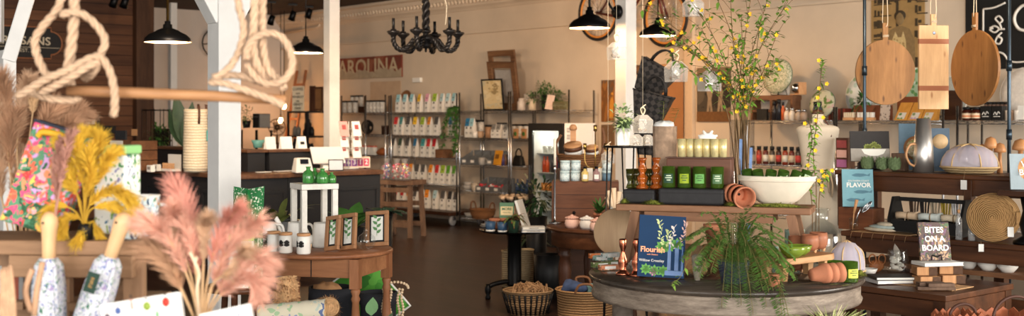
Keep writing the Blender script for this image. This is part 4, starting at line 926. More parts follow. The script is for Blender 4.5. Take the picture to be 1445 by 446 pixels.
M_jute=weave('shag_jute',(132,92,60),(206,166,122),70,.95)
def roll(label,a,b_,r,m,m2,name='rolled_rug'):
 t=thing(name,label,'rug',a);d=V(b_)-V(a);b=MB();n=22;x,y=frame_of(d);k=18
 vs=[];rr=random.Random(3)
 b.tube([V((0,0,0)).lerp(d,i/k)for i in range(k+1)],[r*(1+.03*math.sin(i*2.1))for i in range(k+1)],n);o=b.build('roll',m,t)
 b=MB();P=[]
 for i in range(44):aa=i*.45;q=r*(1-i/50);P.append(d*1.004+(x*math.cos(aa)+y*math.sin(aa))*q)
 b.tube(P,r*.07,5);b.build('spiral_end',m2,t);return t
M_shag=plain('shag',(190,150,108),.95,var=.3,scale=60,bump=1.0)
def shag(t,d,r,n,seed,m):
 b=MB();rr=random.Random(seed);d=V(d);x,y=frame_of(d)
 for i in range(n):
  a=rr.uniform(0,2*PI);p=d*rr.random();o=(x*math.cos(a)+y*math.sin(a));q=p+o*r*.98;w=d.normalized()*.008
  b.add([q-w,q+w,q+o*.018+V((rr.uniform(-.01,.01),rr.uniform(-.01,.01),rr.uniform(-.012,.004)))],[(0,1,2)],0,False)
 tag(b.build('pile',m,t),kind='stuff')
r1=roll('tan shaggy jute rug roll standing upright under side table',onz(420,6.62,.068),at(400,393,6.74),.062,M_shag,M_shag);shag(r1,at(400,393,6.74)-onz(420,6.62,.068),.062,1500,1,M_shag)
M_rugp=pattern('rug_print',(198,190,168),[(120,134,170),(150,176,140),(90,104,140),(222,206,150),(170,180,170)],17,.45,.95,(1,1,1),.25)
r2=roll('pale patterned rug roll with blue and green motifs lying at front',onz(352,6.05,.50),at(446,440,6.05),.055,M_rugp,M_shag);r2 .location.z=at(446,440,6.05).z
q=r2;q.location=at(366,446,6.05)
b=MB();
b=MB();b.box((0,0,.22),(.52,.22,.44));tag(b.build('storage_box',M_crate,loc=onz(412,6.05,.001),rz=0,bevel=.004),'plain wooden box below view that the rug rolls lie on','box')
r3=roll('short tan shaggy rug roll at the end of patterned roll',at(452,440,6.3),at(466,433,6.15),.05,M_shag,M_shag);shag(r3,at(466,433,6.15)-at(452,440,6.3),.05,700,2,M_shag)
t=thing('side_table','small dark side table by near post holding printed tin, hidden by plumes','table',onz(340,6.55,.001))
b=MB();b.lathe([(.0001,.57),(.19,.57),(.19,.598),(.0001,.598)],28);b.build('table_top',M_walnut,t)
for k in range(3):a=2*PI*k/3+.5;b=MB();b.cyl((.15*math.cos(a),.15*math.sin(a),0),(.12*math.cos(a),.14*math.sin(a),.57),.018);b.build('leg',M_walv,t)
t=thing('floral_tin','square white floral tin with yellow green lid behind pink plumes','tin',onz(341,6.45,.600),R(10))
b=MB();b.box((0,0,.125),(.13,.11,.25));b.build('body',pattern('meadow_print',(224,226,214),[(214,90,60),(120,150,90),(90,120,160),(190,170,120)],40,.26,.5,(1,1,1),.1),t,bevel=.006);b=MB();b.box((0,0,.268),(.134,.114,.034));b.build('lid',plain('yellow_green_lid',(188,200,120),.45),t,bevel=.006)
p=onz(350,6.66,.87);pillow('printed_cushion','dark green cushion with white leaf print standing by near post',p,(R(-10),0,R(6)),.17,.52,.08,pattern('leaf_cushion',(44,112,64),[(196,204,180),(214,218,200),(180,196,170)],34,.36,.85,(1,1,.55),.2))
b=MB();b.tube([p+V((0.012,-.046,.24)),p+V((.014,-.052,.1)),p+V((.016,-.05,-.1))],.012,6);
tag(b.build('green_ribbon',plain('ribbon_green',(30,112,56),.5)),'green ribbon tied down the front of the leaf print cushion','ribbon')
def tubes(n,mats,parent,segs,r,k=6):
 b=MB()
 for s in segs:b.tube(s,r,k)
 return b.build(n,mats,parent)
RC=10.5
def rack(name,label,px0,px1,zs,ph,c=RC,depth=.44,wheels=False,m=None,mid=(),z0=.001):
 p=pl(px0,c,z0);q=pl(px1,c,z0);L=(q-p).length;m=m or M_steel
 t=thing(name,label,'shelf rack',p,RA)
 for x in(0,L)+tuple((pl(mm,c,0)-p).dot(UX)for mm in mid):
  for y in(0,depth):b=MB();b.tube([(x,y,.0 if not wheels else.13),(x,y,ph-z0)],.0125,8);b.build('upright',m,t)
 for z in zs:
  z-=z0
  b=MB()
  for y in(0,depth):
   b.tube([(0,y,z-.004),(L,y,z-.004)],.004,4);b.tube([(0,y,z-.032),(L,y,z-.032)],.004,4)
   N=int(L/.05)
   b.tube([(L*i/N,y,z-.006 if i%2 else z-.030)for i in range(N+1)],.0025,3)
  for x in(0,L):b.tube([(x,0,z-.004),(x,depth,z-.004)],.004,4)
  for i in range(1,int(L/.035)):x=L*i/int(L/.035);b.tube([(x,0,z-.002),(x,depth,z-.002)],.002,3)
  b.build('wire_shelf',m,t)
 return t,p,L
rk1,p1_,_=rack('wire_rack','chrome wire rack behind counter holding black-lidded pouches, first from the post',482,544,(.4,.94,1.26,1.60),1.87,mid=(516,))
rk2,p2_,L2=rack('wire_rack','chrome wire rack on wheeled cart filled with coffee bags',552,644.5,(.56,.94,1.26,1.60),1.86,wheels=True)
b=MB();b.box((L2/2-.045,.19,.165),(L2+.04,.62,.05));b.build('cart_deck',M_darkwood,rk2,bevel=.004)
for x in(.02,L2-.02):
 for y in(-.06,.44):
  b=MB();b.lathe([(.0001,-.02),(.045,-.02),(.068,-.016),(.068,.016),(.045,.02),(.0001,.02)],20,T=TR((x,y,.069),(0,PI/2,.25)));w_=b.build('caster_wheel',plain('grey_rubber',(120,122,126),.6),rk2)
  b=MB();b.bar((x-.028,y+.01,.08),(x-.028,y,.138),.005,.05);b.bar((x+.028,y+.01,.08),(x+.028,y,.138),.005,.05);b.build('fork',M_steel,w_)
rk3,p3_,L3=rack('wire_rack','chrome wire rack holding mugs, tin trays and leaning picture frames',648.5,718,(.115,.50,.87,1.24,1.615),1.87)
rk4,p4_,L4=rack('wire_rack','chrome wire rack half hidden behind glass door fridge, plants on top',721,803,(.115,.50,.87,1.24,1.615),1.87)
def rs(px,z,off=.0):return pl(px,RC+.16+off,z+.0015)
BAGM={}
def bag(px,z,row,i,n,col,cn,h=.27,w=.088,off=0.0,loc=None,where='coffee rack',grp='coffee bags on the cart rack'):
 k=(col,h,w)
 if k not in BAGM:
  m=plain('bag_%d_%d_%d'%col,col,.5,var=.08)
  b=MB();d=.065
  def lv(z,ww,dd):return[(-ww/2,-dd/2,z),(ww/2,-dd/2,z),(ww/2,dd/2,z),(-ww/2,dd/2,z)]
  zs=[(0,w*.96,d),(.005,w,d*1.05),(h*.3,w*1.0,d*1.1),(h*.58,w*.99,d*.9),(h*.9,w*.97,d*.35),(h,w*.97,.006)]
  vs=[];
  for q in zs:vs+=lv(*q)
  for j in range(5):
   for e in range(4):e2=(e+1)%4;b.add([vs[j*4+e],vs[j*4+e2],vs[j*4+4+e2],vs[j*4+4+e]],[(0,1,2,3)],1 if(j>=3 and e==0)else 0)
  b.add(vs[-4:],[(0,1,2,3)],1);b.add(vs[:4],[(3,2,1,0)],0)
  b.box((0,-d*.53,h*.5),(w*.30,.003,h*.10),2);b.box((0,-d*.56,h*.25),(w*.5,.003,h*.035),2);b.box((0,-d*.56,h*.19),(w*.4,.003,h*.02),2)
  b.box((0,-d*.36,h*.76),(w*.3,.003,h*.05),2,(R(-20),0,0))
  o=b.build('coffee_bag',[plain('bag_white',(222,218,210),.5,var=.04),m,plain('soft_black',(66,62,60),.6)]);BAGM[k]=o.data;COL.objects.unlink(o);bpy.data.objects.remove(o)
 o=bpy.data.objects.new('coffee_bag',BAGM[k]);COL.objects.link(o);o.location=loc or rs(px,z,off);o.rotation_euler.z=RA+R(rnd.uniform(-6,6))
 return tag(o,'coffee bag with %s top, %s, %s shelf of %s'%(cn,i,row,where),'coffee bag',grp)
CC=dict(teal=(70,150,150),lightblue=(150,196,204),yellow=(230,186,50),pink=(222,160,180),lime=(150,178,60),grey=(88,84,82),darkgreen=(64,84,70),red=(206,56,54),orange=(230,140,44),blue=(52,120,160),pale=(176,206,210),green=(96,160,50),black=(52,50,52),crimson=(190,36,44))
rows=[('top',1.60,'lightblue:563 lightblue:572.5 lightblue:582 yellow:593 pink:604 lime:614.5 pale:624.5 pale:633 lightblue:641.5'),('second',1.26,'red:560 teal:567.5 grey:577 yellow:587 lime:597.5 orange:607 grey:617 blue:637.5 blue:645'),('third',.94,'grey:556 darkgreen:566 grey:576 blue:587 teal:598 red:606 crimson:614'),('fourth',.56,'black:563 orange:572 orange:580.5 grey:590 grey:598 orange:609 red:618 lime:626 green:634 green:642'),('bottom',.192,'red:560 crimson:569 orange:578 grey:587 red:596 orange:603.5 pale:615 grey:626 black:636 grey:644')]
for rn,z,s in rows:
 its=s.split()
 for i,it in enumerate(its):
  cn,px=it.split(':');bag(float(px),z,rn,ORD[i]+' from counter end',len(its),CC[cn],{'pale':'pale blue','lightblue':'light blue','darkgreen':'dark green'}.get(cn,cn),off=0 if rn!='bottom' else-.02)
for i,(px,cn)in enumerate(((661,'blue'),(667,'lightblue'))):bag(px,1.24,'second',('nearest the hanging ivy','beside the stacked mugs')[i],2,CC[cn],cn if cn=='blue' else 'light blue',where='mug rack')
t=thing('wicker_tray','round brown wicker tray standing behind light blue coffee bags','tray',rs(573,1.60,.2),RA);b=MB();b.lathe([(.0001,0),(.15,0),(.17,.03),(.16,.03),(.14,.01),(.0001,.01)],20,T=TR((0,0,.17),(R(75),0,0)));b.build('body',weave('wicker_brown',(90,58,34),(150,104,66),50),t)
b=MB();b.box((0,0,.06),(.17,.2,.12));b.box((0,0,.121),(.15,.18,.004),1);tag(b.build('wooden_caddy',[M_crate,M_darkwood],loc=rs(627,.94),rz=RA),'brown wooden caddy at end of third coffee shelf','caddy')
t=thing('trailing_ivy','green trailing ivy hanging down corner of coffee rack','plant',pl(642,RC-.08,1.63));b=MB();rr=random.Random(2)
for k in range(9):
 x=rr.uniform(-.14,.04);L=rr.uniform(.35,.62);P=[V((.02+x*.2,.05,.03)),V((x*.6,-.03,.02)),V((x,-.06,-L*.4)),V((x*1.2-.03,-.05,-L))];P=smooth_path(P,5);b.tube(P,.002,3,1)
 for p in P[2:]:
  for s in range(3):b.leaf(p,(rr.uniform(-1,1),rr.uniform(-1,.1),rr.uniform(-.5,.4)),.07,.045,0,.3,2)
b.build('foliage',[M_leafg,M_stem],t)
lat('ivy_pot','small pot on top coffee shelf that the ivy trails from','pot',pl(643.5,RC+.30,1.6015),cup_prof(.03,.04,.07,.004),M_terra,14)
M_pouch=pattern('pouch_print',(206,200,190),[(170,160,150),(120,112,104),(214,208,200)],40,.35,.5)
def lidjar(px,z,i,row,off=0,h=.19,r=.042,dz=0):
 t=thing('lidded_canister','canister with black lid, %s on %s'%(i,row),'canister',rs(px,z,off)+V((0,0,dz)),RA,'black lidded canisters')
 b=MB();b.lathe([(.0001,0),(r,0),(r,h*.86)],12);b.build('body',M_pouch,t);b=MB();b.lathe([(r*1.05,h*.862),(r*1.05,h),(.0001,h)],12);b.build('lid',M_black,t)
for i,px in enumerate((486.5,494,501.5)):lidjar(px,1.60,ORD[i]+' in front','top shelf of rack behind counter')
b=MB();b.box((0,0,.05),(.22,.14,.1));tag(b.build('riser_box',M_darkwood,loc=rs(503.5,1.60,.18),rz=RA),'dark wooden riser behind the front black-lidded canisters','riser')
for i,px in enumerate((497.5,504,510)):lidjar(px,1.60,ORD[i]+' on the dark riser','rack behind counter',.18,dz=.1015,h=.18,r=.035)
for i,px in enumerate((519.5,524.5,529.5,534.5,539.5)):lidjar(px,1.60,ORD[i]+' from the chrome upright','top shelf behind counter end')
t=thing('black_bowl','black woven openwork bowl tipped on rack behind counter','bowl',rs(524.5,1.2615,-.04),RA);b=MB()
for i in range(22):a=2*PI*i/22;b.tube(smooth_path([(.03*math.cos(a),-.02,.10+.03*math.sin(a)),(.09*math.cos(a),-.03,.115+.075*math.sin(a)),(.155*math.cos(a),-.08,.115+.105*math.sin(a))],3),.009,4)
b.tube([(.155*math.cos(2*PI*i/24),-.08,.115+.105*math.sin(2*PI*i/24))for i in range(24)],.009,5,closed=True);b.build('slats',M_black,t)
for i,px in enumerate((541,546)):lat('spice_jar',('small dark jar beside the black woven bowl','small dark jar at end of rack behind counter')[i],'jar',rs(px,1.26),[(.0001,0),(.03,0),(.03,.11),(.034,.112),(.034,.14),(.0001,.14)],plain('dark_jar',(58,40,32),.3,var=.2),12)
for i,(px,c,w)in enumerate(((511,(206,92,60),.10),(519,(210,110,70),.10),(527,(206,100,66),.10))):b=MB();b.box((0,0,.06),(w,.07,.12));b.box((0,0,.131),(w,.07,.02),1);tag(b.build('tea_box',[M_paper,plain('tea_orange',c,.6)],loc=rs(px,.94),rz=RA),'%s white tea box with orange lid behind the counter sign'%ORD[i],'box')
t=thing('bread_bag','brown bag of buns on rack behind counter end','bag',rs(540,.94,-.1),RA);b=MB();b.ball((0,0,.06),.10,12,0,(1,.6,.6),None,.15);b.ball((-.06,0,.05),.08,12,0,(1,.7,.6),None,.15);b.build('bag',plain('bun_brown',(150,84,44),.4,var=.25),t)
def mug(name,label,loc,m,r=.042,h=.09,rz=0):
 t=thing(name,label,'mug',loc,rz);b=MB();b.lathe(cup_prof(r*.9,r,h,.004),16);b.build('body',m,t);b=MB();b.tube(smooth_path([(r*.95,0,h*.8),(r*1.6,0,h*.75),(r*1.6,0,h*.3),(r*.95,0,h*.2)],3),.006,5);b.build('handle',m,t);return t
M_gm=plain('grey_mug',(120,112,104),.4,var=.15);M_grym=plain('grey_glaze',(150,148,144),.4)
for i,(px,o,m)in enumerate(((671,-.05,M_cer),(678,-.05,plain('sand_mug',(170,140,112),.5)),(683,.14,M_gm))):mug('coffee_mug',('white mug first on second shelf of mug rack','sand brown mug second on second shelf of mug rack','grey mug behind the white mug')[i],rs(px,1.24,o),m,rz=RA)
for i,(px,o)in enumerate(((672,.26),(679,.26),(705.5,.12),(711.5,.12))):lidjar(px,1.24,ORD[i],'second shelf of mug rack',o-.08 if i<2 else.15,.25 if i<2 else.21)
t=thing('pasta_jar','clear jar of brown goods with black lid on mug rack','jar',rs(690,1.24),RA);b=MB();b.lathe([(.0001,0),(.055,0),(.055,.15)],16);b.build('body',plain('brown_goods',(146,112,84),.4,var=.3,scale=60),t);b=MB();b.lathe([(.058,.151),(.058,.18),(.0001,.18)],16);b.build('lid',M_black,t)
for i,px in enumerate((698,704.5,715)):bag(px,1.24,'second',ORD[i]+' of three',3,(130,126,120),'silver grey',h=.19,where='mug rack',grp='silver pouches')
def tinbin(label,px,z,n,fill=None,c1=None):
 t=thing('galvanized_bin',label,'bin',rs(px,z,-.0),RA);M_gal=plain('galvanized',(128,132,134),.45,.6,var=.12,scale=14);w=.185
 b=MB()
 for i in range(n+1):b.poly([(0.02,0),(.24,0),(.24,.19),(.02,.075)],.004,0,TR((i*w-n*w/2,-.12,.0),(0,0,PI/2)))
 b.box((0,-.12,.037),(n*w,.004,.075));b.box((0,.14,.095),(n*w,.004,.19));b.box((0,.01,.002),(n*w,.25,.004));b.build('tray',M_gal,t)
 for i in range(n):b=MB();b.box((i*w-n*w/2+w/2,-.1235,.04),(.07,.003,.035));b.build('label_holder',M_paper,t)
 if fill:
  b=MB();rr=random.Random(5)
  for i in range(n):
   for k in range(26):b.ball((i*w-n*w/2+w/2+rr.uniform(-.07,.07),rr.uniform(-.1,.1),.05+rr.uniform(0,.04)+.0),.018,6,rr.choice((0,0,1)))
  tag(b.build('sweets',fill,t),kind='stuff')
 return t
tinbin('galvanized compartment bin on third shelf of mug rack',682,.87,4);tinbin('galvanized compartment bin of red and white sweets on fourth shelf',697,.50,3,[plain('sweet_red',(200,60,70),.4),plain('sweet_white',(226,216,212),.4)])
mug('coffee_mug','grey mug in front of galvanized bin on third shelf',pl(680,RC+.0,.8715),M_grym,.05,.1,RA+.4)
b=MB();b.box((0,0,.1),(.13,.03,.2),0,(R(-12),0,0));b.box((.0,-.02,.12),(.07,.004,.06),1,(R(-12),0,0));tag(b.build('snack_pack',[plain('mustard_pack',(200,140,40),.5),plain('mustard_dark',(120,80,30),.5)],loc=pl(703,RC+.01,.8755),rz=RA),'mustard yellow snack pack leaning on galvanized bin','pack')
for i,(px,c)in enumerate(((709.8,(70,64,110)),(713,(120,84,60)),(715.5,(60,54,50)))):lat('sauce_bottle',('violet labelled bottle at end of third shelf','brown bottle at end of third shelf','dark bottle by the rack upright on third shelf')[i],'bottle',pl(px,RC+.05+i*.07,.8715),[(.0001,0),(.022,0),(.022,.09),(.010,.12),(.010,.15),(.0001,.15)],plain('sauce%d'%i,c,.3),10)
for i,px in enumerate((661,661.2)):lat('stone_bowl',('grey stone bowl on fourth shelf of mug rack','smaller grey bowl stacked on the stone bowl')[i],'bowl',rs(px,.50+i*.046,-.06+i*.001),[(.0001,0),(.05,0),(.085-.01*i,.07),(.08-.01*i,.07),(.05,.01),(.0001,.01)],M_grym,16)
mug('coffee_mug','sand coloured mug beside grey stone bowls',rs(670,.50,-.1),plain('sand_grey',(168,156,140),.5),.05,.11,RA)
lat('stone_dish','shallow grey dish on lowest shelf of mug rack','dish',rs(663,.115,.02),[(.0001,0),(.05,0),(.085,.06),(.078,.06),(.0001,.012)],M_grym,16)
t=thing('loop_basket','brown basket with loop handles on lowest shelf of mug rack','basket',rs(681,.115,-.04),RA);b=MB();b.lathe(basket_prof(.12,.16,.14),20,sx=1.35);b.build('body',weave('wicker_brown',(90,58,34),(150,104,66),50),t)
for s in(-1,1):b=MB();b.tube(smooth_path([(s*.2,-.05,.12),(s*.21,-.03,.22),(s*.21,.03,.22),(s*.2,.05,.12)],4),.012,6);b.build('handle',M_crate,t)
M_oldf=wood('old_frame',(72,48,32),(140,104,72),0,10,.65)
def wf(px,z,off):return pl(px,WALLC-off,z)
pic_frame('empty_frame','larger empty rustic frame leaning furthest back on rack top',wf(716,1.618,.20),RA,.56,.84,.085,M_oldf,None,R(-8),.03,cat='frame')
t=pic_frame('empty_frame','empty rustic wood frame leaning in front of the larger one',wf(714,1.631,.38),RA,.58,.66,.09,M_oldf,None,R(-10),.03,cat='frame',roll=R(2))
b=MB();b.box((0,.02,.36),(.34,.003,.36));b.build('backing_sheet',plain('grey_sheet',(150,148,146),.8),t)
t=pic_frame('landscape_picture','black framed faded landscape leaning on rack below rustic frames',wf(697,1.618,.535),RA,.44,.43,.022,M_black,None,R(-6),.02,cat='picture')
b=MB();b.box((0,.002,.215),(.396,.002,.386));b.build('picture',pattern('faded_landscape',(206,186,144),[(196,172,126),(214,198,160),(150,130,92),(190,180,150)],9,.5,.6,(1,1,2),.3),t)
b=MB();b.box((0,0,.07),(.10,.004,.05));
def jarv(label,px,off,r,h,m=None,name='glass_jar'):
 return lat(name,label,'jar',pl(px,RC+off,1.6165),[(.0001,0),(r,0),(r,h*.7),(r*.7,h*.82),(r*.75,h),(r*.68,h),(r*.6,h*.8),(r*.9,h*.6),(r*.9,.006),(.0001,.006)],m or M_clear,14)
jarv('squat jar with copper lid on rack top beside frames',736,.1,.055,.16,plain('milk_glass',(200,190,180),.3));jarv('tall jar of dried stems on rack top beside squat jar',743,.28,.05,.22,plain('milk_glass',(200,190,180),.3))
potted('small_topiary','small clipped topiary in white twig vase on rack top',pl(751,RC+.10,1.6165),cup_prof(.05,.055,.15,.005),plain('birch_vase',(206,190,166),.7,var=.15),lambda b,z:bush(b,(0,0,z+.08),.085,200,.045,.02,0,3),M_leafg)
potted('bushy_plant','large bushy green plant in black pot on rack top',pl(774,RC+.25,1.6165),cup_prof(.085,.10,.2,.006),M_black,lambda b,z:(bush(b,(0,0,z+.09),.15,520,.055,.022,0,4),bush(b,(-.08,0,z+.2),.09,150,.05,.02,0,5),bush(b,(.14,0,z+.07),.09,170,.05,.02,0,6)),M_leafg)
for i,px in enumerate((784,790,796,801)):lat('glass_tumbler','%s clear stemless glass on rack top beyond the bushy plant'%ORD[i],'glass',pl(px-i*.9,RC+.07,1.6165),[(.0001,0),(.03,0),(.045,.05),(.038,.11),(.035,.11),(.041,.05),(.0001,.008)],glass('tumbler_glass',(226,222,206),.2,.04,.15,(190,190,150)),14,'clear glasses on rack top')
t=thing('menu_card','pinkish menu card on small easel in front of bushy plant','card',pl(776,RC+.05,1.6165),RA+R(18));b=MB();b.box((0,0,.10),(.11,.005,.19),0,(R(-14),R(6),0));b.build('card',plain('pink_card',(214,190,176),.7),t);b=MB();b.bar((0,.02,.09),(0,.07,0),.01);b.build('easel',M_oak,t)
for i,px in enumerate((727,735,743)):lidjar(px,1.24,ORD[i],'second shelf of plant rack',.2,.19)
for i,px in enumerate((728,739.5)):
 t=thing('seed_packet',('kraft seed packet with green print, first of two by fridge','kraft seed packet with green print, touching the fridge')[i],'packet',rs(px,1.24,-.1),RA);b=MB();b.box((0,0,.065),(.09,.02,.13));b.build('packet',M_kraft,t,bevel=.003);b=MB();b.lathe([(.0001,0),(.03,0),(.03,.002),(.0001,.002)],14,T=TR((0,-.011,.06),(PI/2,0,0)));b.build('print',M_leafg,t)
t=thing('black_handbag','black handbag with loop handles on third shelf by fridge','bag',rs(732,.87,-.02),RA);b=MB();b.frus((0,0,0),(.2,.1),(.14,.06),.14);b.build('body',M_black,t,bevel=.02);b=MB();b.tube([(.06*math.cos(PI*i/8),0,.14+.09*math.sin(PI*i/8))for i in range(9)],.01,6);b.build('handle',M_black,t)
for i,px in enumerate((730.5,737.5,744)):lat('blue_bottle','%s navy bottle on fourth shelf beside fridge'%ORD[i],'bottle',rs(px,.50,-.08),[(.0001,0),(.035,0),(.035,.13),(.012,.16),(.012,.2),(.0001,.2)],plain('navy_glass',(50,66,92),.25),12)
t=thing('brush_basket','dark basket of black and white whisk brushes in front of racks','basket',pl(731,9.75,.001),RA);b=MB();b.lathe(basket_prof(.13,.16,.3),20);b.build('body',weave('dark_wicker',(44,32,26),(90,66,48),50),t)
for k in range(16):
 a=k*2.4;rr_=.10*(k/16)**.5;b=MB();p=V((rr_*math.cos(a),rr_*math.sin(a),.28));d=V((math.cos(a)*.5,math.sin(a)*.5,1)).normalized()
 b.tube([p-d*.15,p+d*.16],.010,5,0);b.tube([p+d*.16,p+d*.27],[.016,.03],6,1);b.tube([p+d*.27,p+d*.31],[.03,.034],6,0);b.build('brush',[plain('brush_pale',(170,150,128),.8),M_black],t)
t=thing('step_stool','rustic weathered wooden step stool with bags of sweets on top','stool',at(567,333,15.4)+V((0,0,0)),R(-26));t.location.z=.001
SZ2=EYE-(253-HY)/F*15.4
b=MB();b.box((0,0,SZ2-.035),(.52,.36,.06));b.build('seat',M_stack,t,bevel=.004)
for sx in(-1,1):
 for sy in(-1,1):b=MB();b.bar((sx*.225,sy*.17,0),(sx*.2,sy*.13,SZ2-.066),.05,.05);b.build('leg',M_stack,t)
for z in(.16,.42,.60):
 b=MB();b.box((0,-.155,z),(.42,.03,.06));b.box((0,.155,z),(.42,.03,.06));b.build('rung',M_stack,t)
b=MB();b.bar((-.2,.0,.06),(-.2,.0,.62),.02);b.build('side_brace',M_stack,t)
for i,(px,c)in enumerate(((546,0),(560,1),(571,2))):
 p=onz(px,15.35-.1*i,SZ2+.0);t=thing('candy_bag',('clear bag of blue and pink candy at counter end of stool','clear bag of red candy in middle of stool','clear bag of rainbow candy at far end of stool')[i],'candy bag',p);b=MB();rr=random.Random(i)
 cs=[(200,60,70),(70,110,190),(220,200,80),(90,160,90),(220,130,170),(226,222,214)]
 for k in range(46):z=rr.uniform(.01,.19);b.ball((rr.uniform(-.065,.065)*(1-z*2.2),rr.uniform(-.04,.04),z+.012),.014,6,(rr.choice((1,4,5,1))if i==0 else rr.choice((0,0,5,4))if i==1 else rr.randint(0,5)))
 tag(b.build('candy',[plain('candy%d'%j,c_,.35)for j,c_ in enumerate(cs)],t),kind='stuff')
 b=MB();b.lathe([(.0001,0),(.085,.0),(.085,.15),(.03,.22),(.05,.27)],12,sy=.7,caps=False);b.build('wrapper',glass('wrapper',(240,238,236),.14,.1,.08),t)
def wz(px,py):return pl(px,WALLC,py=py)
a,c=wz(478,100),wz(569,100);zt,zb=wz(569,77).z,wz(569,108.5).z;w=(c-a).length;Lw=w*1.18
t=thing('carolina_sign','weathered rust red board sign with cream CAROLINA lettering on wall','sign',c-UX*(Lw/2)-VX*.02+V((0,0,(zt+zb)/2-c.z)),RA)
b=MB();b.box((0,0,0),(Lw,.025,zt-zb));b.build('board',pattern('rust_board',(126,62,46),[(118,58,44),(140,84,62),(110,60,48)],5,.6,.8,(1,1,1),.3),t)
M_wea=plain('weathered_cream',(168,152,128),.85,var=.15,scale=12)
b=MB();rr=random.Random(9);x=-Lw/2;top=[]
N=26
for i in range(N+1):top.append((-Lw/2+Lw*i/N,-(zt-zb)/2+(zt-zb)*(.22+.30*rr.random()+(.5 if i<5 else 0)*(1-i/5))))
b.poly([(-Lw/2,-(zt-zb)/2)]+top+[(Lw/2,-(zt-zb)/2)],.004,0,TR((0,-.0175,0)));b.build('worn_patch',M_wea,t)
text('CAROLINA',(zt-zb)*1.02,t,(.0,-.0145,.0),plain('sign_cream',(188,172,142),.8),sx=Lw/((zt-zb)*1.02*5.4),bold=.004)
a,c=wz(523,136),wz(566,136);b=MB();b.box((0,0,0),((c-a).length,.006,.48));t=b.build('faded_print',plain('faded_print',(190,162,134),.9,var=.10,scale=6),loc=(a+c)/2-VX*.006,rz=RA);tag(t,'large faded unframed print on wall above black-lidded canisters','print')
b=MB();p=wz(591,113);b.box((0,0,0),(.20,.05,.07));tag(b.build('wall_box',M_paper,loc=p-VX*.03,rz=RA,bevel=.005),'small white box mounted on wall above coffee rack','wall box')
def wallart(name,label,px0,px1,py0,py1,m,cat='picture',frame=None,off=.015):
 a,c=wz(px0,(py0+py1)/2),wz(px1,(py0+py1)/2);h=wz((px0+px1)/2,py0).z-wz((px0+px1)/2,py1).z
 w=(c-a).length;mid=(a+c)/2-VX*off;t=thing(name,label,cat,mid,RA)
 b=MB();b.box((0,0,0),(w,.012,h));b.build('panel',m,t)
 if frame:b=MB();[b.box((x*w/2,-.004,0),(.03,.03,h+.03))for x in(-1,1)];[b.box((0,-.004,z*h/2),(w-.03,.03,.03))for z in(-1,1)];b.build('frame',frame,t)
 return t,w,h
M_art=pattern('amber_art',(120,78,40),[(150,98,48),(86,60,38),(190,128,52),(104,80,60)],9,.5,.6,(1,1,.45),.35)
t,w,h=wallart('amber_painting','tall amber painting with yellow figure on wall beside white post',850,868,113,172,M_art)
b=MB();b.poly([(.03,-.22),(.10,-.22),(.11,-.02),(.085,.06),(.05,.0)],.003,0,TR((0,-.0095,0)));b.ball((.085,-.008,.09),.02,8,0,(1,.2,1));b.build('painted_figure',plain('yellow_figure',(206,140,52),.7,var=.15),t)
wallart('lower_painting','dark lower painting on wall below the amber one',850,868,176,208,plain('dim_art',(110,84,60),.7,var=.3,scale=8))
M_forest=pattern('horse_art',(70,62,52),[(90,80,66),(50,44,38),(120,100,76)],6,.55,.6,(1,1,1),.35)
t,w,h=wallart('horse_painting','dark painting of two pale figures above brown field on wall',985,1032,95,172,M_forest)
b=MB();b.box((0,-.008,-h/2+.06),(w,.004,.12));b.build('painted_field',plain('field_brown',(112,78,46),.8,var=.2),t)
for x in(-.1,.06):b=MB();b.poly([(x,-h/2+.1),(x+.02,-h/2+.28),(x+.0,-h/2+.36),(x+.05,-h/2+.42),(x+.09,-h/2+.35),(x+.07,-h/2+.26),(x+.09,-h/2+.1),(x+.06,-h/2+.1),(x+.05,-h/2+.22),(x+.03,-h/2+.1)],.003,0,TR((0,-.0085,0)));b.build('painted_animal',plain('pale_figure',(150,130,106),.8,var=.2),t)
a,c=wz(913,98),wz(966,98);w=(c-a).length;t=thing('paper_roller','wall mounted kraft paper roll with long brown sheet hanging down','paper roll',(a+c)/2-VX*.16,RA)
b=MB();b.tube([(-w/2,0,0),(w/2,0,0)],.055,20);b.build('roll',M_kraft,t)
b=MB();b.box((.04,.05,-.42),(w*.98+.08,.006,.86));b.build('sheet',plain('kraft_sheet',(160,112,72),.8,var=.05,scale=3),t)
for s in(-1,1):b=MB();b.box((s*(w/2+.025),.05,0),(.02,.2,.12));b.build('bracket',M_iron,t)
p=wz(976,120);b=MB();b.box((0,0,CEIL/2),(.13,.06,CEIL-.004));struct(b,'trim_3',plain('pale_trim',(206,182,154),.7,var=.04),loc=V((p.x,p.y,.002))-VX*.035,rz=RA,bevel=.004)
BC=WALLC-.32
w1,w2=pl(844,BC,py=18.5),pl(939,BC,py=25);t=thing('wall_bicycle','vintage bicycle with tan rims hung high on the wall','bicycle',w1,RA)
D=Matrix.Rotation(-RA,3,'Z')@(w2-w1)
for q in(V((0,0,0)),D):
 b=MB();b.tube([q+V((.335*math.cos(2*PI*i/40),0,.335*math.sin(2*PI*i/40)))for i in range(40)],.019,8,closed=True);ty=b.build('tyre',plain('tyre_black',(30,28,28),.7),t)
 b=MB();b.tube([q+V((.303*math.cos(2*PI*i/40),0,.303*math.sin(2*PI*i/40)))for i in range(40)],.014,6,closed=True);b.build('rim',plain('tan_rim',(196,130,62),.45),ty)
 b=MB()
 for k in range(28):a=2*PI*k/28;s=(-1)**k*.02;b.tube([q+V((.02*math.cos(a+.8*(-1)**(k//2)),s,.02*math.sin(a+.8*(-1)**(k//2)))),q+V((.30*math.cos(a),0,.30*math.sin(a)))],.0022,3)
 b.tube([q+V((0,-.03,0)),q+V((0,.03,0))],.022,8);b.build('spokes',M_steel,ty)
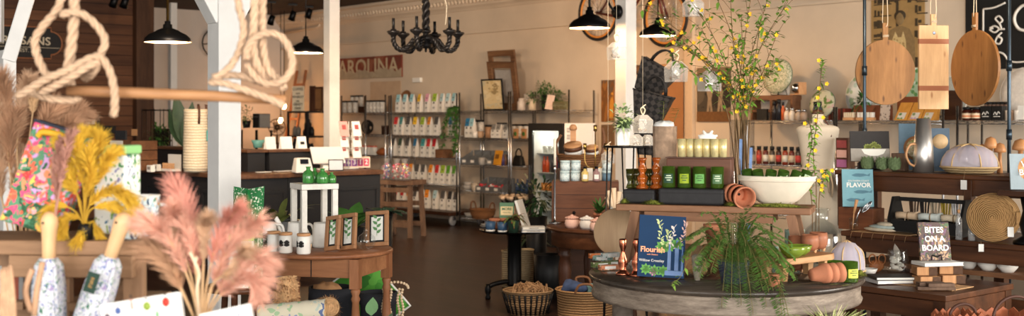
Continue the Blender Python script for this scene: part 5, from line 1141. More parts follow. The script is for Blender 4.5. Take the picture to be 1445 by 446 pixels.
M_bf=plain('maroon_frame',(92,40,30),.35,.2);b=MB();bb=D*.45+V((0,0,-.04));sd=D*.36+V((0,0,.45));hd=D*.84+V((0,0,.50))
for(p,q)in((V((0,.03,0)),bb+V((0,.03,0))),(V((0,-.03,0)),bb+V((0,-.03,0))),(V((0,.03,0)),sd),(bb,sd),(bb,hd),(sd,hd),(hd,D+V((0,.045,0))),(hd,D+V((0,-.045,0)))):b.tube([p,q],.015,8)
b.build('frame',M_bf,t)
b=MB();b.tube([bb+V((.09*math.cos(2*PI*i/24),-.05,.09*math.sin(2*PI*i/24)))for i in range(24)],.006,4,closed=True)
for i in range(5):a=2*PI*i/5;b.tube([bb+V((0,-.05,0)),bb+V((.09*math.cos(a),-.05,.09*math.sin(a)))],.005,4)
b.tube([bb+V((0,-.06,0)),bb+V((.12,-.07,-.12))],.008,6);b.box(tuple(bb+V((.12,-.11,-.125))),(.08,.08,.02));b.build('crank',M_iron,t)
b=MB();b.box(tuple(sd+V((0,0,.1))),(.22,.12,.05));b.tube([sd,sd+V((0,0,.09))],.012,6);b.build('saddle',M_leather,t,bevel=.015)
b=MB();b.tube(smooth_path([hd+V((.0,-.2,.12)),hd+V((.1,-.15,.12)),hd+V((.04,0,.1)),hd+V((.1,.15,.12)),hd+V((0,.2,.12))],4),.011,6);b.tube([hd,hd+V((.02,0,.11))],.012,6);b.build('handlebar',M_steel,t)
b=MB();b.box((0,.16,0),(.04,.28,.03));b.tube([(0,.02,.0),(0,.3,.0)],.01,5);b.build('wall_hook',M_iron,t);t.children[-1].location=D*.5+V((0,0,.46))
p=at(832,40,12.15);t=pendant('gooseneck_lamp','black dome wall lamp on gooseneck arm, fixed to white post',p,.208,.19,0,cat='wall lamp')
q=[at(832,10,12.15),at(832,-14,12.15),at(837,-30,12.15),at(847,-30,12.18),at(855,-6,12.22),at(862,10,12.27),at(871,18,12.305)]
b=MB();b.tube(smooth_path([v-p for v in q],6),.013,8);b.build('arm',M_iron,t)
b=MB();n_=-VX;b.cyl(at(871.5,17,12.30)-p,at(871.5,17,12.30)-p+n_*.03,.075,.06,24);b.build('wall_plate',M_iron,t)
point('wall_lamp_light',p+V((0,0,-.04)),15,WARM,.05)
spot('wall_lamp_glow',at(800,56,12.2),pl(790,WALLC,py=112),120,(255,186,112),120,.1,1)
p=at(928.5,51,12.6);t=pendant('pendant_lamp','black dome pendant hanging in front of the bicycle wheel',p,.195,.17,0);b=MB();b.tube([(0,0,.19),(0,0,CEIL-p.z-.003)],.007,6);b.build('rod',M_iron,t);point('pendant_light',p+V((0,0,-.04)),30,WARM,.05)
M_chn=plain('carved_black',(34,32,32),.35,.3,var=.15)
p=at(601,60,12.0);t=thing('chandelier','black carved six-arm chandelier with twisted column and candle sleeves','chandelier',p)
b=MB();b.lathe([(.0001,-.06),(.05,-.058),(.062,-.03),(.06,.02),(.085,.03),(.085,.05),(.03,.075),(.03,.09),(.05,.10),(.05,.12),(.03,.13)],20);b.lathe([(.0001,-.10),(.012,-.09),(.012,-.06)],8);
for k in range(3):b.tube([(.022*math.cos(z*26+k*2.09)*(1.15 if z<.3 else.8),.022*math.sin(z*26+k*2.09)*(1.15 if z<.3 else.8),.13+z)for z in[i*.02 for i in range(21)]],.018,6)
b.tube([(0,0,.53),(0,0,CEIL-p.z-.003)],.012,6);b.build('column',M_chn,t)
for k in range(6):
 a=2*PI*k/6+.32;ca,sa=math.cos(a),math.sin(a)
 P=smooth_path([(.05,0),(.11,.03),(.16,-.02),(.21,-.075),(.28,-.07),(.325,-.01),(.33,.05)],6);P=[V((q.x*ca,q.x*sa,q.y))for q in[V((x,z,0))for x,z in[(v[0],v[1])for v in smooth_path([(.05,0,0),(.11,.03,0),(.16,-.02,0),(.21,-.075,0),(.28,-.07,0),(.325,-.01,0),(.33,.05,0)],6)]]]
 b=MB();rope(b,P,.026,0,.12,3,6);ar=b.build('arm',M_chn,t);c=(.33*ca,.33*sa,0)
 b=MB();b.lathe([(.02,.04),(.03,.06),(.06,.085),(.068,.10),(.055,.11),(.03,.112),(.03,.125),(.0001,.125)],14,c=c,wob=lambda a_,z:1+.08*math.sin(a_*7));b.build('cup',M_chn,ar)
 b=MB();b.lathe([(.015,.126),(.015,.235),(.0001,.236)],10,c=c);b.build('candle_sleeve',M_black,ar)
b=MB();b.tube(smooth_path([(.08,.1,.6),(.19,.1,.42),(.2,.08,.3),(.19,.06,.18)],5),.005,5);b.build('wire',plain('pale_cord',(190,180,160),.6),t)
FA=pl(748,9.6,.001);t=thing('display_fridge','white glass door drinks fridge with black door frame standing before racks','fridge',FA,RA)
W_,D_,H_=.60,.50,EYE-(174-HY)/F*14.2
M_fr=plain('fridge_white',(206,206,206),.4,var=.03)
b=MB();b.box((W_/2,D_-.02,H_/2),(W_,.04,H_));b.box((.02,D_/2-.02,H_/2),(.04,D_-.045,H_));b.box((W_-.02,D_/2-.02,H_/2),(.04,D_-.045,H_));b.box((W_/2,D_/2-.02,H_-.03),(W_-.082,D_-.045,.06));b.box((W_/2,D_/2-.02,.12),(W_-.082,D_-.045,.24));b.build('cabinet',M_fr,t)
b=MB();y=-.015
b.box((.035,y,H_/2),(.07,.03,H_));b.box((W_-.035,y,H_/2),(.07,.03,H_));b.box((W_/2,y,H_-.045),(W_-.142,.03,.09));b.box((W_/2,y,.13),(W_-.142,.03,.26));dr=b.build('door',M_black,t)
b=MB();b.box((W_/2,-.012,(H_+.17)/2),(W_-.142,.006,H_-.352));b.build('glass',glass('door_glass',(238,242,242),.10),dr)
b=MB();b.box((.035,-.045,.8),(.015,.02,.3));b.build('handle',M_steel,dr)
FZ=(.42,.64,.86,1.09)
for z in FZ:b=MB();b.box((W_/2,D_/2,z),(W_-.085,.36,.008));b.build('shelf',M_fr,t)
for i,z in enumerate((1.37,1.29,1.21)):
 b=MB();b.box((W_+.002,.06,z),(.003,.05,.055));q=b.build('sticker',plain('sticker_grey',(150,150,150),.6),t)
 text('QR'[0:0]or('JUICE','COLD','FRESH')[i],.014,q,(W_+.0045,.06,z),M_inkw,rot=(PI/2,0,PI/2))
fl=point('fridge_light',FA+UX*.3+VX*.22+V((0,0,H_-.10)),4,(255,244,226),.04)
def fz(x,y,z):return FA+UX*x+VX*y+V((0,0,z+.0055-.001))
for i,(x,c,h)in enumerate(((.10,(180,70,40),.19),(.155,(196,84,50),.19),(.25,(60,60,66),.2),(.31,(150,60,60),.19),(.37,(70,90,120),.18),(.44,(206,204,196),.2))):lat('drink_bottle','%s drink bottle on upper middle fridge shelf, %s'%(ORD[i],('orange red','second orange red','dark','red','blue','white')[i]),'bottle',fz(x,.14,.86),[(.0001,0),(.026,0),(.026,h*.62),(.010,h*.82),(.012,h),(.0001,h)],plain('drink%d'%i,c,.2,var=.1),12,'drinks in the fridge')
for i in range(4):lat('drink_can','%s amber tin on lower middle fridge shelf'%ORD[i],'can',fz(.10+i*.075,.13,.64),[(.0001,0),(.03,0),(.032,.01),(.032,.085),(.028,.095),(.0001,.095)],plain('amber_can',(186,120,60),.25,.5,var=.2),12,'amber tins in the fridge')
for i in range(4):lat('glass_cup','%s clear cup on top fridge shelf'%ORD[i],'cup',fz(.12+i*.09,.14,1.09),cup_prof(.028,.034,.08,.003),glass('cup_glass',(226,226,222),.2,.05,.25,(210,208,204)),12,'cups in the fridge')
MZ=.67;MC=onz(862,9.4,.001)
t=thing('turned_leg_table','dark walnut round table with thick turned legs in middle of shop','table',MC)
b=MB();b.lathe([(.0001,MZ-.03),(.49,MZ-.03),(.505,MZ-.02),(.505,MZ-.01),(.495,MZ-.001),(.0001,MZ-.001)],56);b.build('table_top',M_walnut,t)
b=MB();b.lathe([(.455,MZ-.15),(.465,MZ-.145),(.465,MZ-.032)],56,caps=False);b.build('apron',M_walnut,t)
tl=[(.0001,0),(.022,0),(.030,.03),(.024,.06),(.034,.085),(.026,.105),(.030,.13),(.046,.20),(.052,.36),(.040,.44),(.054,.46),(.040,.475),(.050,.50),(.058,.52),(.058,MZ-.032)]
for k in range(4):a=R(201)+k*PI/2;b=MB();b.lathe(tl,18,c=(.39*math.cos(a),.39*math.sin(a),0));b.build('leg',M_walv,t)
def om(px,py):return on(px,py,MZ)+V((0,0,.001))
TRZ=1.0
tb=onz(826,9.80,MZ+.0015);t=thing('timber_crate','tall brown wooden crate box standing at back of turned leg table','crate',tb,R(-4))
b=MB();b.box((0,.0,(TRZ-MZ)/2),(.54,.24,TRZ-MZ-.002));b.build('body',wood('trunk_wood',(72,42,26),(128,80,52),0,7,.55),t,bevel=.005)
for z in(.11,.22):b=MB();b.box((0,-.1215,z),(.53,.003,.003));b.build('board_joint',M_ink,t)
b=MB();b.lathe([(.0001,0),(.014,0),(.012,.01),(.0001,.012)],12,T=TR((-.09,-.121,.075),(PI/2,0,0)));b.build('knob',M_iron,t)
def ot(px,Y=9.73):return onz(px,Y,TRZ+.001)
M_btin=pattern('blue_sprig_tin',(206,220,222),[(96,150,170),(140,180,190),(226,232,230),(80,130,150)],40,.36,.4,(1,1,.6),.2)
for i,(px,Y,lv)in enumerate(((797,9.70,0),(812,9.74,0),(797.5,9.70,1),(812.5,9.74,1),(856,9.74,0),(856.5,9.74,1))):
 t=thing('printed_tin',('lower blue and white sprig tin at trunk end','lower blue and white sprig tin beside glass bottles','upper tin of the outer stack on trunk','upper tin of stack beside glass bottles','lower dark blue banded tin behind hanging cube','upper pale blue tin behind hanging cube')[i],'tin',onz(px,Y,TRZ+.0012+lv*.0835));r=.039
 m=M_btin if i!=4 else plain('steel_blue',(96,124,144),.4,var=.1)
 b=MB();b.lathe([(.0001,0),(r,0),(r,.062),(.0001,.0621)],24);b.build('body',m,t);b=MB();b.lathe([(r*1.03,.0625),(r*1.03,.082),(.0001,.0825)],24);b.build('lid',plain('pale_blue_lid',(186,206,208),.4),t)
for i,(px,c)in enumerate(((825.5,(206,180,110)),(841.5,(150,120,120)))):
 t=thing('reed_bottle',('small square glass bottle of yellow oil on trunk','small square glass bottle of mauve oil on trunk')[i],'bottle',ot(px,9.68));g=plain('oil%d'%i,c,.12,var=.05,coat=.5)
 b=MB();b.lathe([(.0001,0),(.028,0),(.029,.008),(.029,.07),(.012,.085),(.012,.1)],14);b.build('body',g,t);b=MB();b.lathe([(.014,.1005),(.015,.118),(.0001,.12)],12);b.build('cap',M_iron,t);b=MB();b.box((0,-.0295,.036),(.036,.004,.036));b.build('label',M_paper,t)
for i,(px,w)in enumerate(((832.5,.045),(847.5,.04))):b=MB();b.box((0,0,.05),(w,.02,.1));tag(b.build('candle_box',M_paper,loc=ot(px,9.79),rz=R(8*i-4),bevel=.002),('plain white box behind and between the oil bottles','plain white box behind the mauve oil bottle')[i],'box')
t=thing('display_pedestal','tall dark pedestal box behind trunk carrying the wicker basket','pedestal',onz(820,10.55,.001),0);b=MB();b.box((0,0,.53),(.42,.34,1.06));b.build('body',M_darkwood,t,bevel=.004)
wb=onz(818,10.55,1.0625);t=thing('wicker_basket','brown wicker basket holding round wooden boxes behind the tins','basket',wb);b=MB();b.lathe(basket_prof(.15,.195,.13),30);b.build('body',weave('wicker_brown',(90,58,34),(150,104,66),50),t)
b=MB();b.tube(smooth_path([(-.19,0,.12),(-.205,0,.22),(-.16,0,.30)],5),.013,6);b.tube(smooth_path([(.19,0,.12),(.215,0,.26),(.2,0,.36)],5),.013,6);b.build('handle',M_crate,t)
for i,(dx,dy,r,z)in enumerate(((-.05,.02,.08,.137),(.11,-.0,.058,.137))):
 t=thing('round_box',('larger round wooden lidded box in wicker basket','smaller round wooden lidded box in wicker basket')[i],'box',wb+V((dx,dy,z)));t.rotation_euler=(R(18),R(-8),0)
 b=MB();b.lathe([(.0001,0),(r,0),(r,r*.8),(.0001,r*.801)],26);b.build('body',M_paper,t);b=MB();b.lathe([(r*1.03,r*.45),(r*1.03,r*.9),(.0001,r*.95)],26);b.build('lid',M_walnut,t);b=MB();b.lathe([(r*1.04,r*.92),(r*.95,r*1.1),(.0001,r*1.15)],26);b.build('lid_top',M_lid,t)
b=MB();b.box((0,0,.08),(.05,.02,.16));b.lathe([(.03,0),(.036,.02),(.02,.05)],12,c=(0,0,.15));tag(b.build('wooden_paddle',M_lid,loc=wb+V((-.05,.13,.19)),rz=0),'pale wooden paddle handle sticking up from wicker basket','paddle')
b=MB();b.box((0,0,.1),(.02,.02,.2));
t=thing('brass_candelabra','slim brass U-shaped candelabra standing on trunk before wicker basket','candelabra',ot(840,9.86))
b=MB();b.lathe([(.0001,0),(.035,0),(.035,.004),(.0001,.006)],18);b.tube([(0,0,0),(0,0,.40)],.005,8);b.tube(smooth_path([(-.085,0,.25),(-.085,0,.16),(-.06,0,.11),(0,0,.095),(.06,0,.11),(.085,0,.16),(.085,0,.25)],5),.0045,6);b.build('stem',M_brass,t)
for x,z in((-.085,.25),(.085,.25),(0,.40)):b=MB();b.lathe([(.005,z-.002),(.014,z),(.015,z+.05),(.012,z+.05),(.0001,z+.01)],12,c=(x,0,0));b.build('candle_cup',M_brass,t)
M_wax=plain('ivory_wax',(230,222,204),.5,var=.03)
for i,(px,py,h)in enumerate(((783,315,.46),(804,306,.44))):
 p=om(px,py);t=thing('tall_candlestick',('tall silver candlestick with white taper on disc base, table edge','tall slim dark candlestick standing beside trunk')[i],'candlestick',p)
 m=M_steel if i==0 else plain('pewter',(120,112,104),.3,.9)
 b=MB();b.lathe([(.0001,0),(.055 if i==0 else.03,0),(.05 if i==0 else.028,.008),(.009,.014),(.007,.05),(.007,h*.9),(.011,h*.92),(.012,h),(.0001,h)],18);b.build('stick',m,t)
 if i==0:b=MB();b.lathe([(.011,h+.0005),(.009,h+.21),(.0001,h+.218)],12);b.build('candle',M_wax,t)
 else:b=MB();b.lathe([(.012,h),(.02,h+.02),(.012,h+.04),(.0001,h+.04)],12);b.build('cup',m,t)
M_blush=plain('blush_ceramic',(216,176,160),.5,var=.06);M_blushw=plain('pale_ceramic',(214,208,200),.5,var=.05)
for i,(px,py)in enumerate(((807,322),(828,323.5),(842.5,326.5))):
 t=thing('flower_lid_jar',('blush ceramic candle jar with flower lid, nearest the candlesticks','pale grey ceramic candle jar with flower lid, middle of three','blush ceramic candle jar with flower lid, frontmost'),'jar')if 0 else thing('flower_lid_jar',('blush ceramic candle jar with flower lid, nearest the candlesticks','pale grey ceramic candle jar with flower lid, middle of three','blush ceramic candle jar with flower lid, frontmost')[i],'jar',om(px,py))
 m=M_blushw if i==1 else M_blush
 b=MB();b.lathe([(.0001,0),(.038,0),(.052,.018),(.055,.04),(.048,.064),(.042,.068),(.0001,.069)],26);b.build('body',m,t)
 b=MB();rr=random.Random(i)
 for k in range(14):a=2*PI*k/14;b.ball((.040*math.cos(a),.040*math.sin(a),.078),.0145,8,0,(1,1,.6))
 for k in range(8):a=2*PI*k/8;b.ball((.021*math.cos(a),.021*math.sin(a),.085),.0145,8,0,(1,1,.6))
 b.ball((0,0,.090),.015,8);b.build('flower_lid',plain('blush_lid',(206,160,142),.6,var=.08)if i!=1 else M_blushw,t)
lat('blush_dish','blush pink dish behind the flower lid jars','dish',om(824,318.2),[(.0001,0),(.04,0),(.05,.035),(.045,.035),(.0001,.008)],M_blush,18)
potted('potted_herb','small leafy plant in terracotta pot in front of trunk',om(846,318),[(.0001,0),(.033,0),(.046,.078),(.05,.078),(.05,.095),(.042,.095),(.038,.07),(.0001,.06)],M_terra,lambda b,z:(leafy(b,(0,0,.08),26,.12,.035,0,3,1.6,.4,.02,.04),leafy(b,(0,0,.10),10,.17,.03,0,5,2.6,.25,.01,.03)),M_leafg)
t=thing('low_wooden_box','low grey brown wooden box with small labelled bottles on table','box',om(871,322.5),R(-3));b=MB();b.box((0,0,.042),(.19,.10,.084));b.build('body',M_stack,t,bevel=.003)
for i,(px,Y)in enumerate(((863,9.02),(874,9.02),(884,9.06))):
 p=onz(px,Y,MZ+.0875);t=thing('labelled_bottle',('%s small clear square bottle with white label on low wooden box'%ORD[i]),'bottle',p)
 b=MB();b.box((0,0,.032),(.045,.04,.062));b.lathe([(.011,.063),(.011,.085),(.0001,.085)],10);b.build('body',glass('bottle_glass',(216,222,222),.25,.05,.3,(190,190,188)),t,bevel=.004);b=MB();b.box((0,-.0215,.03),(.03,.002,.03));b.build('label',M_paper,t);b=MB();b.box((0,-.0232,.03),(.018,.001,.008));b.build('print',M_ink,t)
t=thing('linen_roll_cup','cup of rolled cream linen bundles behind the labelled bottles','rolled linen',onz(868,9.14,MZ+.087));b=MB();b.lathe(cup_prof(.03,.036,.06,.003),16);b.build('cup',M_cer,t)
M_lin=plain('linen',(214,194,168),.85,var=.08)
for k,(x,tl_,L)in enumerate(((-.012,-.22,.17),(.0,-.05,.19),(.013,.14,.16),(-.02,-.34,.12))):b=MB();b.tube([(x,0,.03),(x+math.sin(tl_)*L,.01*k,.03+L)],[.010,.019],8);b.build('roll',M_lin,t)
PZ=.585;PC=onz(726,10.1,.001);t=thing('pedestal_table','small black round pedestal table with scroll feet, left of the walnut table','table',PC)
b=MB();b.lathe([(.0001,PZ-.03),(.27,PZ-.03),(.292,PZ-.022),(.295,PZ-.012),(.285,PZ-.001),(.0001,PZ-.001)],48);b.build('table_top',M_iron,t)
b=MB();b.lathe([(.0001,.10),(.06,.10),(.068,.12),(.058,.14),(.058,PZ-.07),(.075,PZ-.05),(.10,PZ-.032)],24);b.build('column',M_iron,t)
for k in range(3):
 a=R(200)+2*PI*k/3;ca,sa=math.cos(a),math.sin(a);b=MB();P=[(.05,.14),(.12,.135),(.19,.12),(.235,.10)];b.tube(smooth_path([(r*ca,r*sa,z)for r,z in P],4),.02,8);b.lathe([(.0001,0),(.02,0),(.024,.015),(.016,.035),(.026,.06),(.026,.085),(.022,.125),(.0001,.126)],12,c=(.235*ca,.235*sa,0));b.build('foot',M_iron,t)
def op(px,py):return on(px,py,PZ)+V((0,0,.001))
M_blu=plain('blue_glaze',(58,84,112),.35,var=.1)
for i,(px,py)in enumerate(((692,326.5),(709,327.5))):lat('glazed_cup',('blue glazed tumbler at outer edge of pedestal table','blue glazed tumbler next to the small potted plant')[i],'cup',op(px,py),cup_prof(.036,.046,.078,.005),M_blu,22,parts=(('base_band',[(.0375,.0),(.0395,.014),(.0385,.014)],M_cer),))
for i,(px,py)in enumerate(((698,322),(712,321.5))):lat('terracotta_pot',('small terracotta pot behind the outer blue tumbler','small terracotta pot behind the inner blue tumbler')[i],'pot',op(px,py),[(.0001,0),(.036,0),(.044,.06),(.048,.06),(.048,.08),(.042,.08),(.0001,.01)],M_terra,18)
for i in range(2):lat('saucer',('grey saucer under another on pedestal table back edge','grey saucer resting on top of the lower saucer')[i],'saucer',op(686,320.5)+V((0,0,i*.0135)),[(.0001,0),(.03,0),(.055-.004*i,.012),(.05-.004*i,.012),(.0001,.004)],M_grym,18)
potted('spider_plant','small red green potted plant in dark green pot on pedestal table',op(724.5,328.5),[(.0001,0),(.040,0),(.048,.09),(.05,.10),(.045,.10),(.0001,.08)],plain('dark_green_glaze',(40,62,50),.35),lambda b,z:leafy(b,(0,0,.09),30,.17,.032,0,7,1.0,.7,.015,.03),pattern('red_green_leaf',(80,96,52),[(140,70,52),(100,116,60),(120,84,56)],50,.5,.5))
t=flatbook('hardback_book','lower grey blue book of two lying flat on pedestal table',op(752,327.5),R(3),.19,.13,.022,plain('grey_blue_cover',(150,160,172),.6));text('THE NATURAL HOME',.011,t,(0,-.0665,.011),M_ink)
t=flatbook('hardback_book','upper white book lying on the grey blue book',op(752,327.5)+V((0,.002,.0235)),R(5),.185,.125,.022,M_paper);text('MAKING A LIFE',.011,t,(0,-.064,.011),M_ink)
t=book('hardback_book','white book standing on edge and leaning right on pedestal table',op(743,321)+V((0,.02,.004)),R(68),.16,.235,.022,M_paper,0,roll=0);t.rotation_euler=(R(-18),0,R(72));
t=book('cook_book','cream and green cover book standing behind the plant on pedestal table',op(715,318.5)+V((0,.02,.004)),R(-4),.125,.19,.02,plain('sage_cover',(92,132,104),.6),R(8))
b=MB();b.box((0,-.0115,.12),(.105,.002,.075));b.build('cover_panel',plain('cream_panel',(226,206,160),.6),t);text('MORE',.032,t,(0,-.0135,.135),plain('cover_green',(70,120,90),.6),bold=.001);text('HOME FEEL',.014,t,(0,-.0135,.105),plain('cover_green',(70,120,90),.6))
p=on(745,443,.001);p.z=.001;t=thing('striped_basket','natural and black striped basket of raffia on floor by pedestal table','basket',p)
b=MB();b.lathe(basket_prof(.145,.19,.19,.009),40);b.build('body',weave('sea_weave',(112,84,58),(180,146,106),55),t)
b=MB()
for k in range(26):
 a=2*PI*k/26;b.tube([((.147+(.192-.147)*u)*1.015*math.cos(a),(.147+(.192-.147)*u)*1.015*math.sin(a),.012+.155*u)for u in(0,.35,.7,1)],.0085,4)
b.build('stripe',M_black,t)
b=MB();rr=random.Random(4)
for k in range(120):
 a,c_=rr.uniform(0,6.28),rr.uniform(0,6.28);r1,r2=.16*rr.random()**.5,.16*rr.random()**.5
 b.tube(smooth_path([(r1*math.cos(a),r1*math.sin(a),.16),((r1*math.cos(a)+r2*math.cos(c_))/2,(r1*math.sin(a)+r2*math.sin(c_))/2,.20+rr.random()*.04),(r2*math.cos(c_),r2*math.sin(c_),.165)],3),.0035,3)
tag(b.build('raffia',plain('raffia',(176,138,100),.9,var=.25),t),kind='stuff')
p=onz(826,8.15,.001);t=thing('seagrass_tote','large woven seagrass tote with scarves inside, in front of walnut table','basket',p)
b=MB();b.lathe(basket_prof(.135,.195,.355,.008),44,sx=1.02);b.build('body',weave('seagrass',(116,82,52),(192,148,100),58),t)
for s in(-1,1):b=MB();b.tube(smooth_path([(-.06+.02*s,s*.18,.34),(-.05,s*.19,.40),(.03,s*.19,.40),(.05,s*.185,.34)],5),.009,6);b.build('handle',M_crate,t)
def cloth(name,label,c,r,m,seed,cat='scarf',sc_=(1,1,.6)):
 b=MB();b.ball((0,0,0),r,24,0,sc_);rr=random.Random(seed)
 vs=[]
 for(x,y,z)in b.v:q=1+.16*math.sin(x*60+seed)*math.sin(y*52+1)+.12*math.sin(z*70+x*30);vs.append((x*q,y*q,z*q))
 b.v=vs;return tag(b.build(name,m,loc=c),label,cat)
cloth('folded_scarf','bundled navy blue scarf stuffed in seagrass tote',p+V((-.085,-.02,.36)),.085,plain('navy_cloth',(56,70,100),.9,var=.2),3)
cloth('folded_scarf','bundled teal scarf stuffed in seagrass tote',p+V((.075,-.0,.345)),.07,plain('teal_cloth',(110,146,146),.9,var=.2),5)
for i,(px,w)in enumerate(((717,.11),(741,.15))):t=thing('tall_basket',('narrow tall cream woven basket behind pedestal column','wider tall cream woven basket behind pedestal table')[i],'basket',onz(px,10.75,.001));b=MB();b.lathe(basket_prof(w*.5,w*.52,.34 if i else.33),20);b.build('body',weave('cream_weave',(150,124,90),(206,180,140),55),t)
lat('black_bin','tall black waste bin standing beneath walnut table','bin',onz(773,10.15,.001),cup_prof(.10,.12,.36,.006),M_black,24)
t=thing('floor_fern','dark fern on floor stand behind pedestal table column','plant',onz(748,11.2,.001));b=MB();b.lathe(cup_prof(.1,.13,.35,.008),18);b.build('pot',M_black,t);b=MB();leafy(b,(0,0,.36),40,.26,.03,0,4,.5,.7,.03,.05);b.build('foliage',plain('dark_fern',(46,66,44),.6,var=.2),t)  # dark green foliage, tone varied at random
potted('leafy_shrub','small leafy shrub in dark pot standing behind leaning white book',onz(757,10.75,.3615)if 0 else onz(757,10.9,.001),cup_prof(.08,.1,.62,.008),M_black,lambda b,z:bush(b,(0,0,.80),.17,150,.10,.04,0,3),M_leafd)
SPZ=EYE-(205.5-HY)/F*8.0;sp_=onz(884,8.0,.001);t=thing('plant_stand','tall black metal stand with hairpin legs holding plant and glass jars','plant stand',sp_)
b=MB();b.lathe([(.0001,SPZ-.014),(.158,SPZ-.014),(.16,SPZ-.008),(.158,SPZ-.001),(.0001,SPZ-.001)],36);b.build('table_top',M_iron,t)
for k in range(3):a=R(80)+2*PI*k/3;ca,sa=math.cos(a),math.sin(a);b=MB();b.tube([(.12*ca-.04*sa,.12*sa+.04*ca,SPZ-.014),(.17*ca,.17*sa,.006),(.12*ca+.04*sa,.12*sa-.04*ca,SPZ-.014)],.006,6);b.build('leg',M_iron,t)
t=thing('square_planter','grey green succulent bush in white square pot on black stand','plant',onz(879,7.98,SPZ+.001));b=MB();b.frus((0,0,0),(.082,.082),(.09,.09),.115);b.build('pot',M_cer,t,bevel=.004);b=MB();leafy(b,(0,0,.11),44,.125,.04,0,8,.8,.35,.03,.05);bush(b,(0,0,.19),.075,60,.06,.03,0,4);b.build('foliage',plain('sage_green',(128,150,106),.55,var=.25),t)
def tercube(label,px,py,s,Y,hang=True,taper=1.0,cat='hanging lantern',stand=None):
 """faceted clear glass lantern hung on string; (px,py) = centre of body"""
 p=at(px,py,Y)if stand is None else onz(px,Y,stand);h=s*1.15;z0=-h/2 if stand is None else 0
 t=thing('glass_lantern' if hang else 'glass_jar',label,cat,p,R(18))
 g=glass('silver_glass',(252,252,250),.12,.06,.26,(240,236,228));b=MB()
 b.frus((0,0,z0),(s*.94,s*.94),(s,s),h*.7,0);b.frus((0,0,z0+h*.7),(s,s),(s*.45*taper,s*.45*taper),h*.3,0);b.build('glass',g,t)
 b=MB();rr=random.Random(int(px));
 for k in range(7):b.ball((rr.uniform(-.25,.25)*s,rr.uniform(-.25,.25)*s,z0+h*.14+rr.random()*h*.12),s*.10,6,k%2)
 for k in range(5):b.box((rr.uniform(-.2,.2)*s,rr.uniform(-.2,.2)*s,z0+h*(.35+.08*k)),(s*.34,s*.05,s*.22),2,(rr.random(),rr.random(),rr.random()))
 tag(b.build('contents',[plain('pebble_brown',(120,92,66),.7,var=.3),plain('pebble_pale',(196,180,158),.7,var=.2),plain('mica',(226,224,218),.25,.3,var=.1)],t),kind='stuff')
 if hang:
  b=MB();z1=z0+h;b.tube([(0,0,z1),(0,0,CEIL-p.z-.003)],.0016,4);b.tube(smooth_path([(0,0,z1+.05),(.016,0,z1+.03),(0,0,z1),(-.014,0,z1+.035),(0,0,z1+.05),(.02,0,z1+.065)],4),.004,5);b.build('string',plain('string',(206,190,164),.8),t)
 return t
tercube('square glass lantern hanging in front of white post below wall lamp',870,72,.088,7.0);tercube('square glass lantern hanging before kraft paper roll',954,101,.105,7.0);tercube('square glass lantern hanging highest, beside second bicycle wheel',978,10,.092,6.8)
tercube('rounded glass lantern hanging beneath yellow branches',1001,114,.105,6.9,taper=.6);tercube('large glass lantern hanging over black plant stand',907,175,.10,7.6);tercube('square glass lantern hanging low in front of trunk tins',858,222,.072,8.3)
tercube('glass jar of silver pieces at front of black stand',898,0,.066,7.90,False,1,'jar',SPZ+.001);tercube('glass jar of silver pieces at edge of black stand',914,0,.062,8.02,False,1,'jar',SPZ+.001)
def woven_strip():
 if 'woven_strip' in MATS:return MATS['woven_strip']
 m,nt,b=_new('woven_strip');v=_coord(nt,(1,.15,1),(0,R(45),0));c=nt.nodes.new('ShaderNodeTexChecker');c.inputs['Scale'].default_value=26
 c.inputs['Color1'].default_value=lin((18,17,18));c.inputs['Color2'].default_value=lin((50,47,46));nt.links.new(v,c.inputs['Vector']);nt.links.new(c.outputs['Color'],b.inputs['Base Color']);b.inputs['Roughness'].default_value=.45
 _bump(nt,b,c.outputs['Fac'],.6,.006);MATS['woven_strip']=m;return m
def tote(label,px,py,Y,w,roll):
 t=thing('woven_tote',label,'basket',at(px,py,Y));t.rotation_euler=(0,roll,R(-20));M_tb=plain('black_strip',(24,23,24),.5,var=.3,scale=40)
 b=MB();b.frus((0,0,-.14),(w*.62,.10),(w*1.02,.17),.27);b.tube([(x*w*.51,y*.085,.13)for x,y in((-1,-1),(1,-1),(1,1),(-1,1))],.008,5,closed=True);b.build('body',woven_strip(),t,bevel=.015)
 b=MB()
 for s in(-1,1):b.tube([(w*.3*math.cos(PI*i/10),s*.03,.13+.15*math.sin(PI*i/10))for i in range(11)],.009,6)
 b.build('handle',M_tb,t);return t
for i,(px,py,Y,w,rl)in enumerate(((922,112,10.46,.33,R(30)),(918,153,10.24,.33,R(14)),(916,196,10.46,.27,R(4)))):
 t=tote(('black woven strip tote hanging uppermost before brown paper','black woven strip tote hanging in middle before brown paper','black woven strip tote lowest, with small white tag')[i],px,py,Y,w,rl)
 if i==2:b=MB();b.box((.12,-.12,.12),(.035,.003,.05));b.build('price_tag',M_paper,t)
t=thing('tote_hanger','slim black display pole with hooks carrying the woven totes','display pole',onz(921,10.80,.001));b=MB();b.tube([(0,0,0),(0,0,2.02)],.012,8);b.lathe([(.0001,0),(.16,0),(.16,.012),(.0001,.014)],24)
for z in(1.98,1.72,1.48):b.tube([(0,0,z),(0,-.20,z),(0,-.215,z+.02)],.006,5)
b.build('pole',M_iron,t)
TZ1=.76;C1=V((1.026,5.82,0))
M_grey=wood('weathered_grey',(70,60,52),(146,132,118),0,7,.6,.06,.3)
t=thing('round_table','large weathered grey round display table in front with fern and terracotta','table',C1+V((0,0,.001)),R(10))
b=MB();b.lathe([(.0001,TZ1-.03),(.64,TZ1-.03),(.652,TZ1-.024),(.655,TZ1-.012),(.648,TZ1-.002),(.0001,TZ1-.001)],96);b.build('table_top',[wood('table_top_dark',(42,36,32),(88,78,68),0,6,.22)],t)
M_band=wood('weathered_band',(84,72,62),(160,146,130),2,7,.6,6,.3)
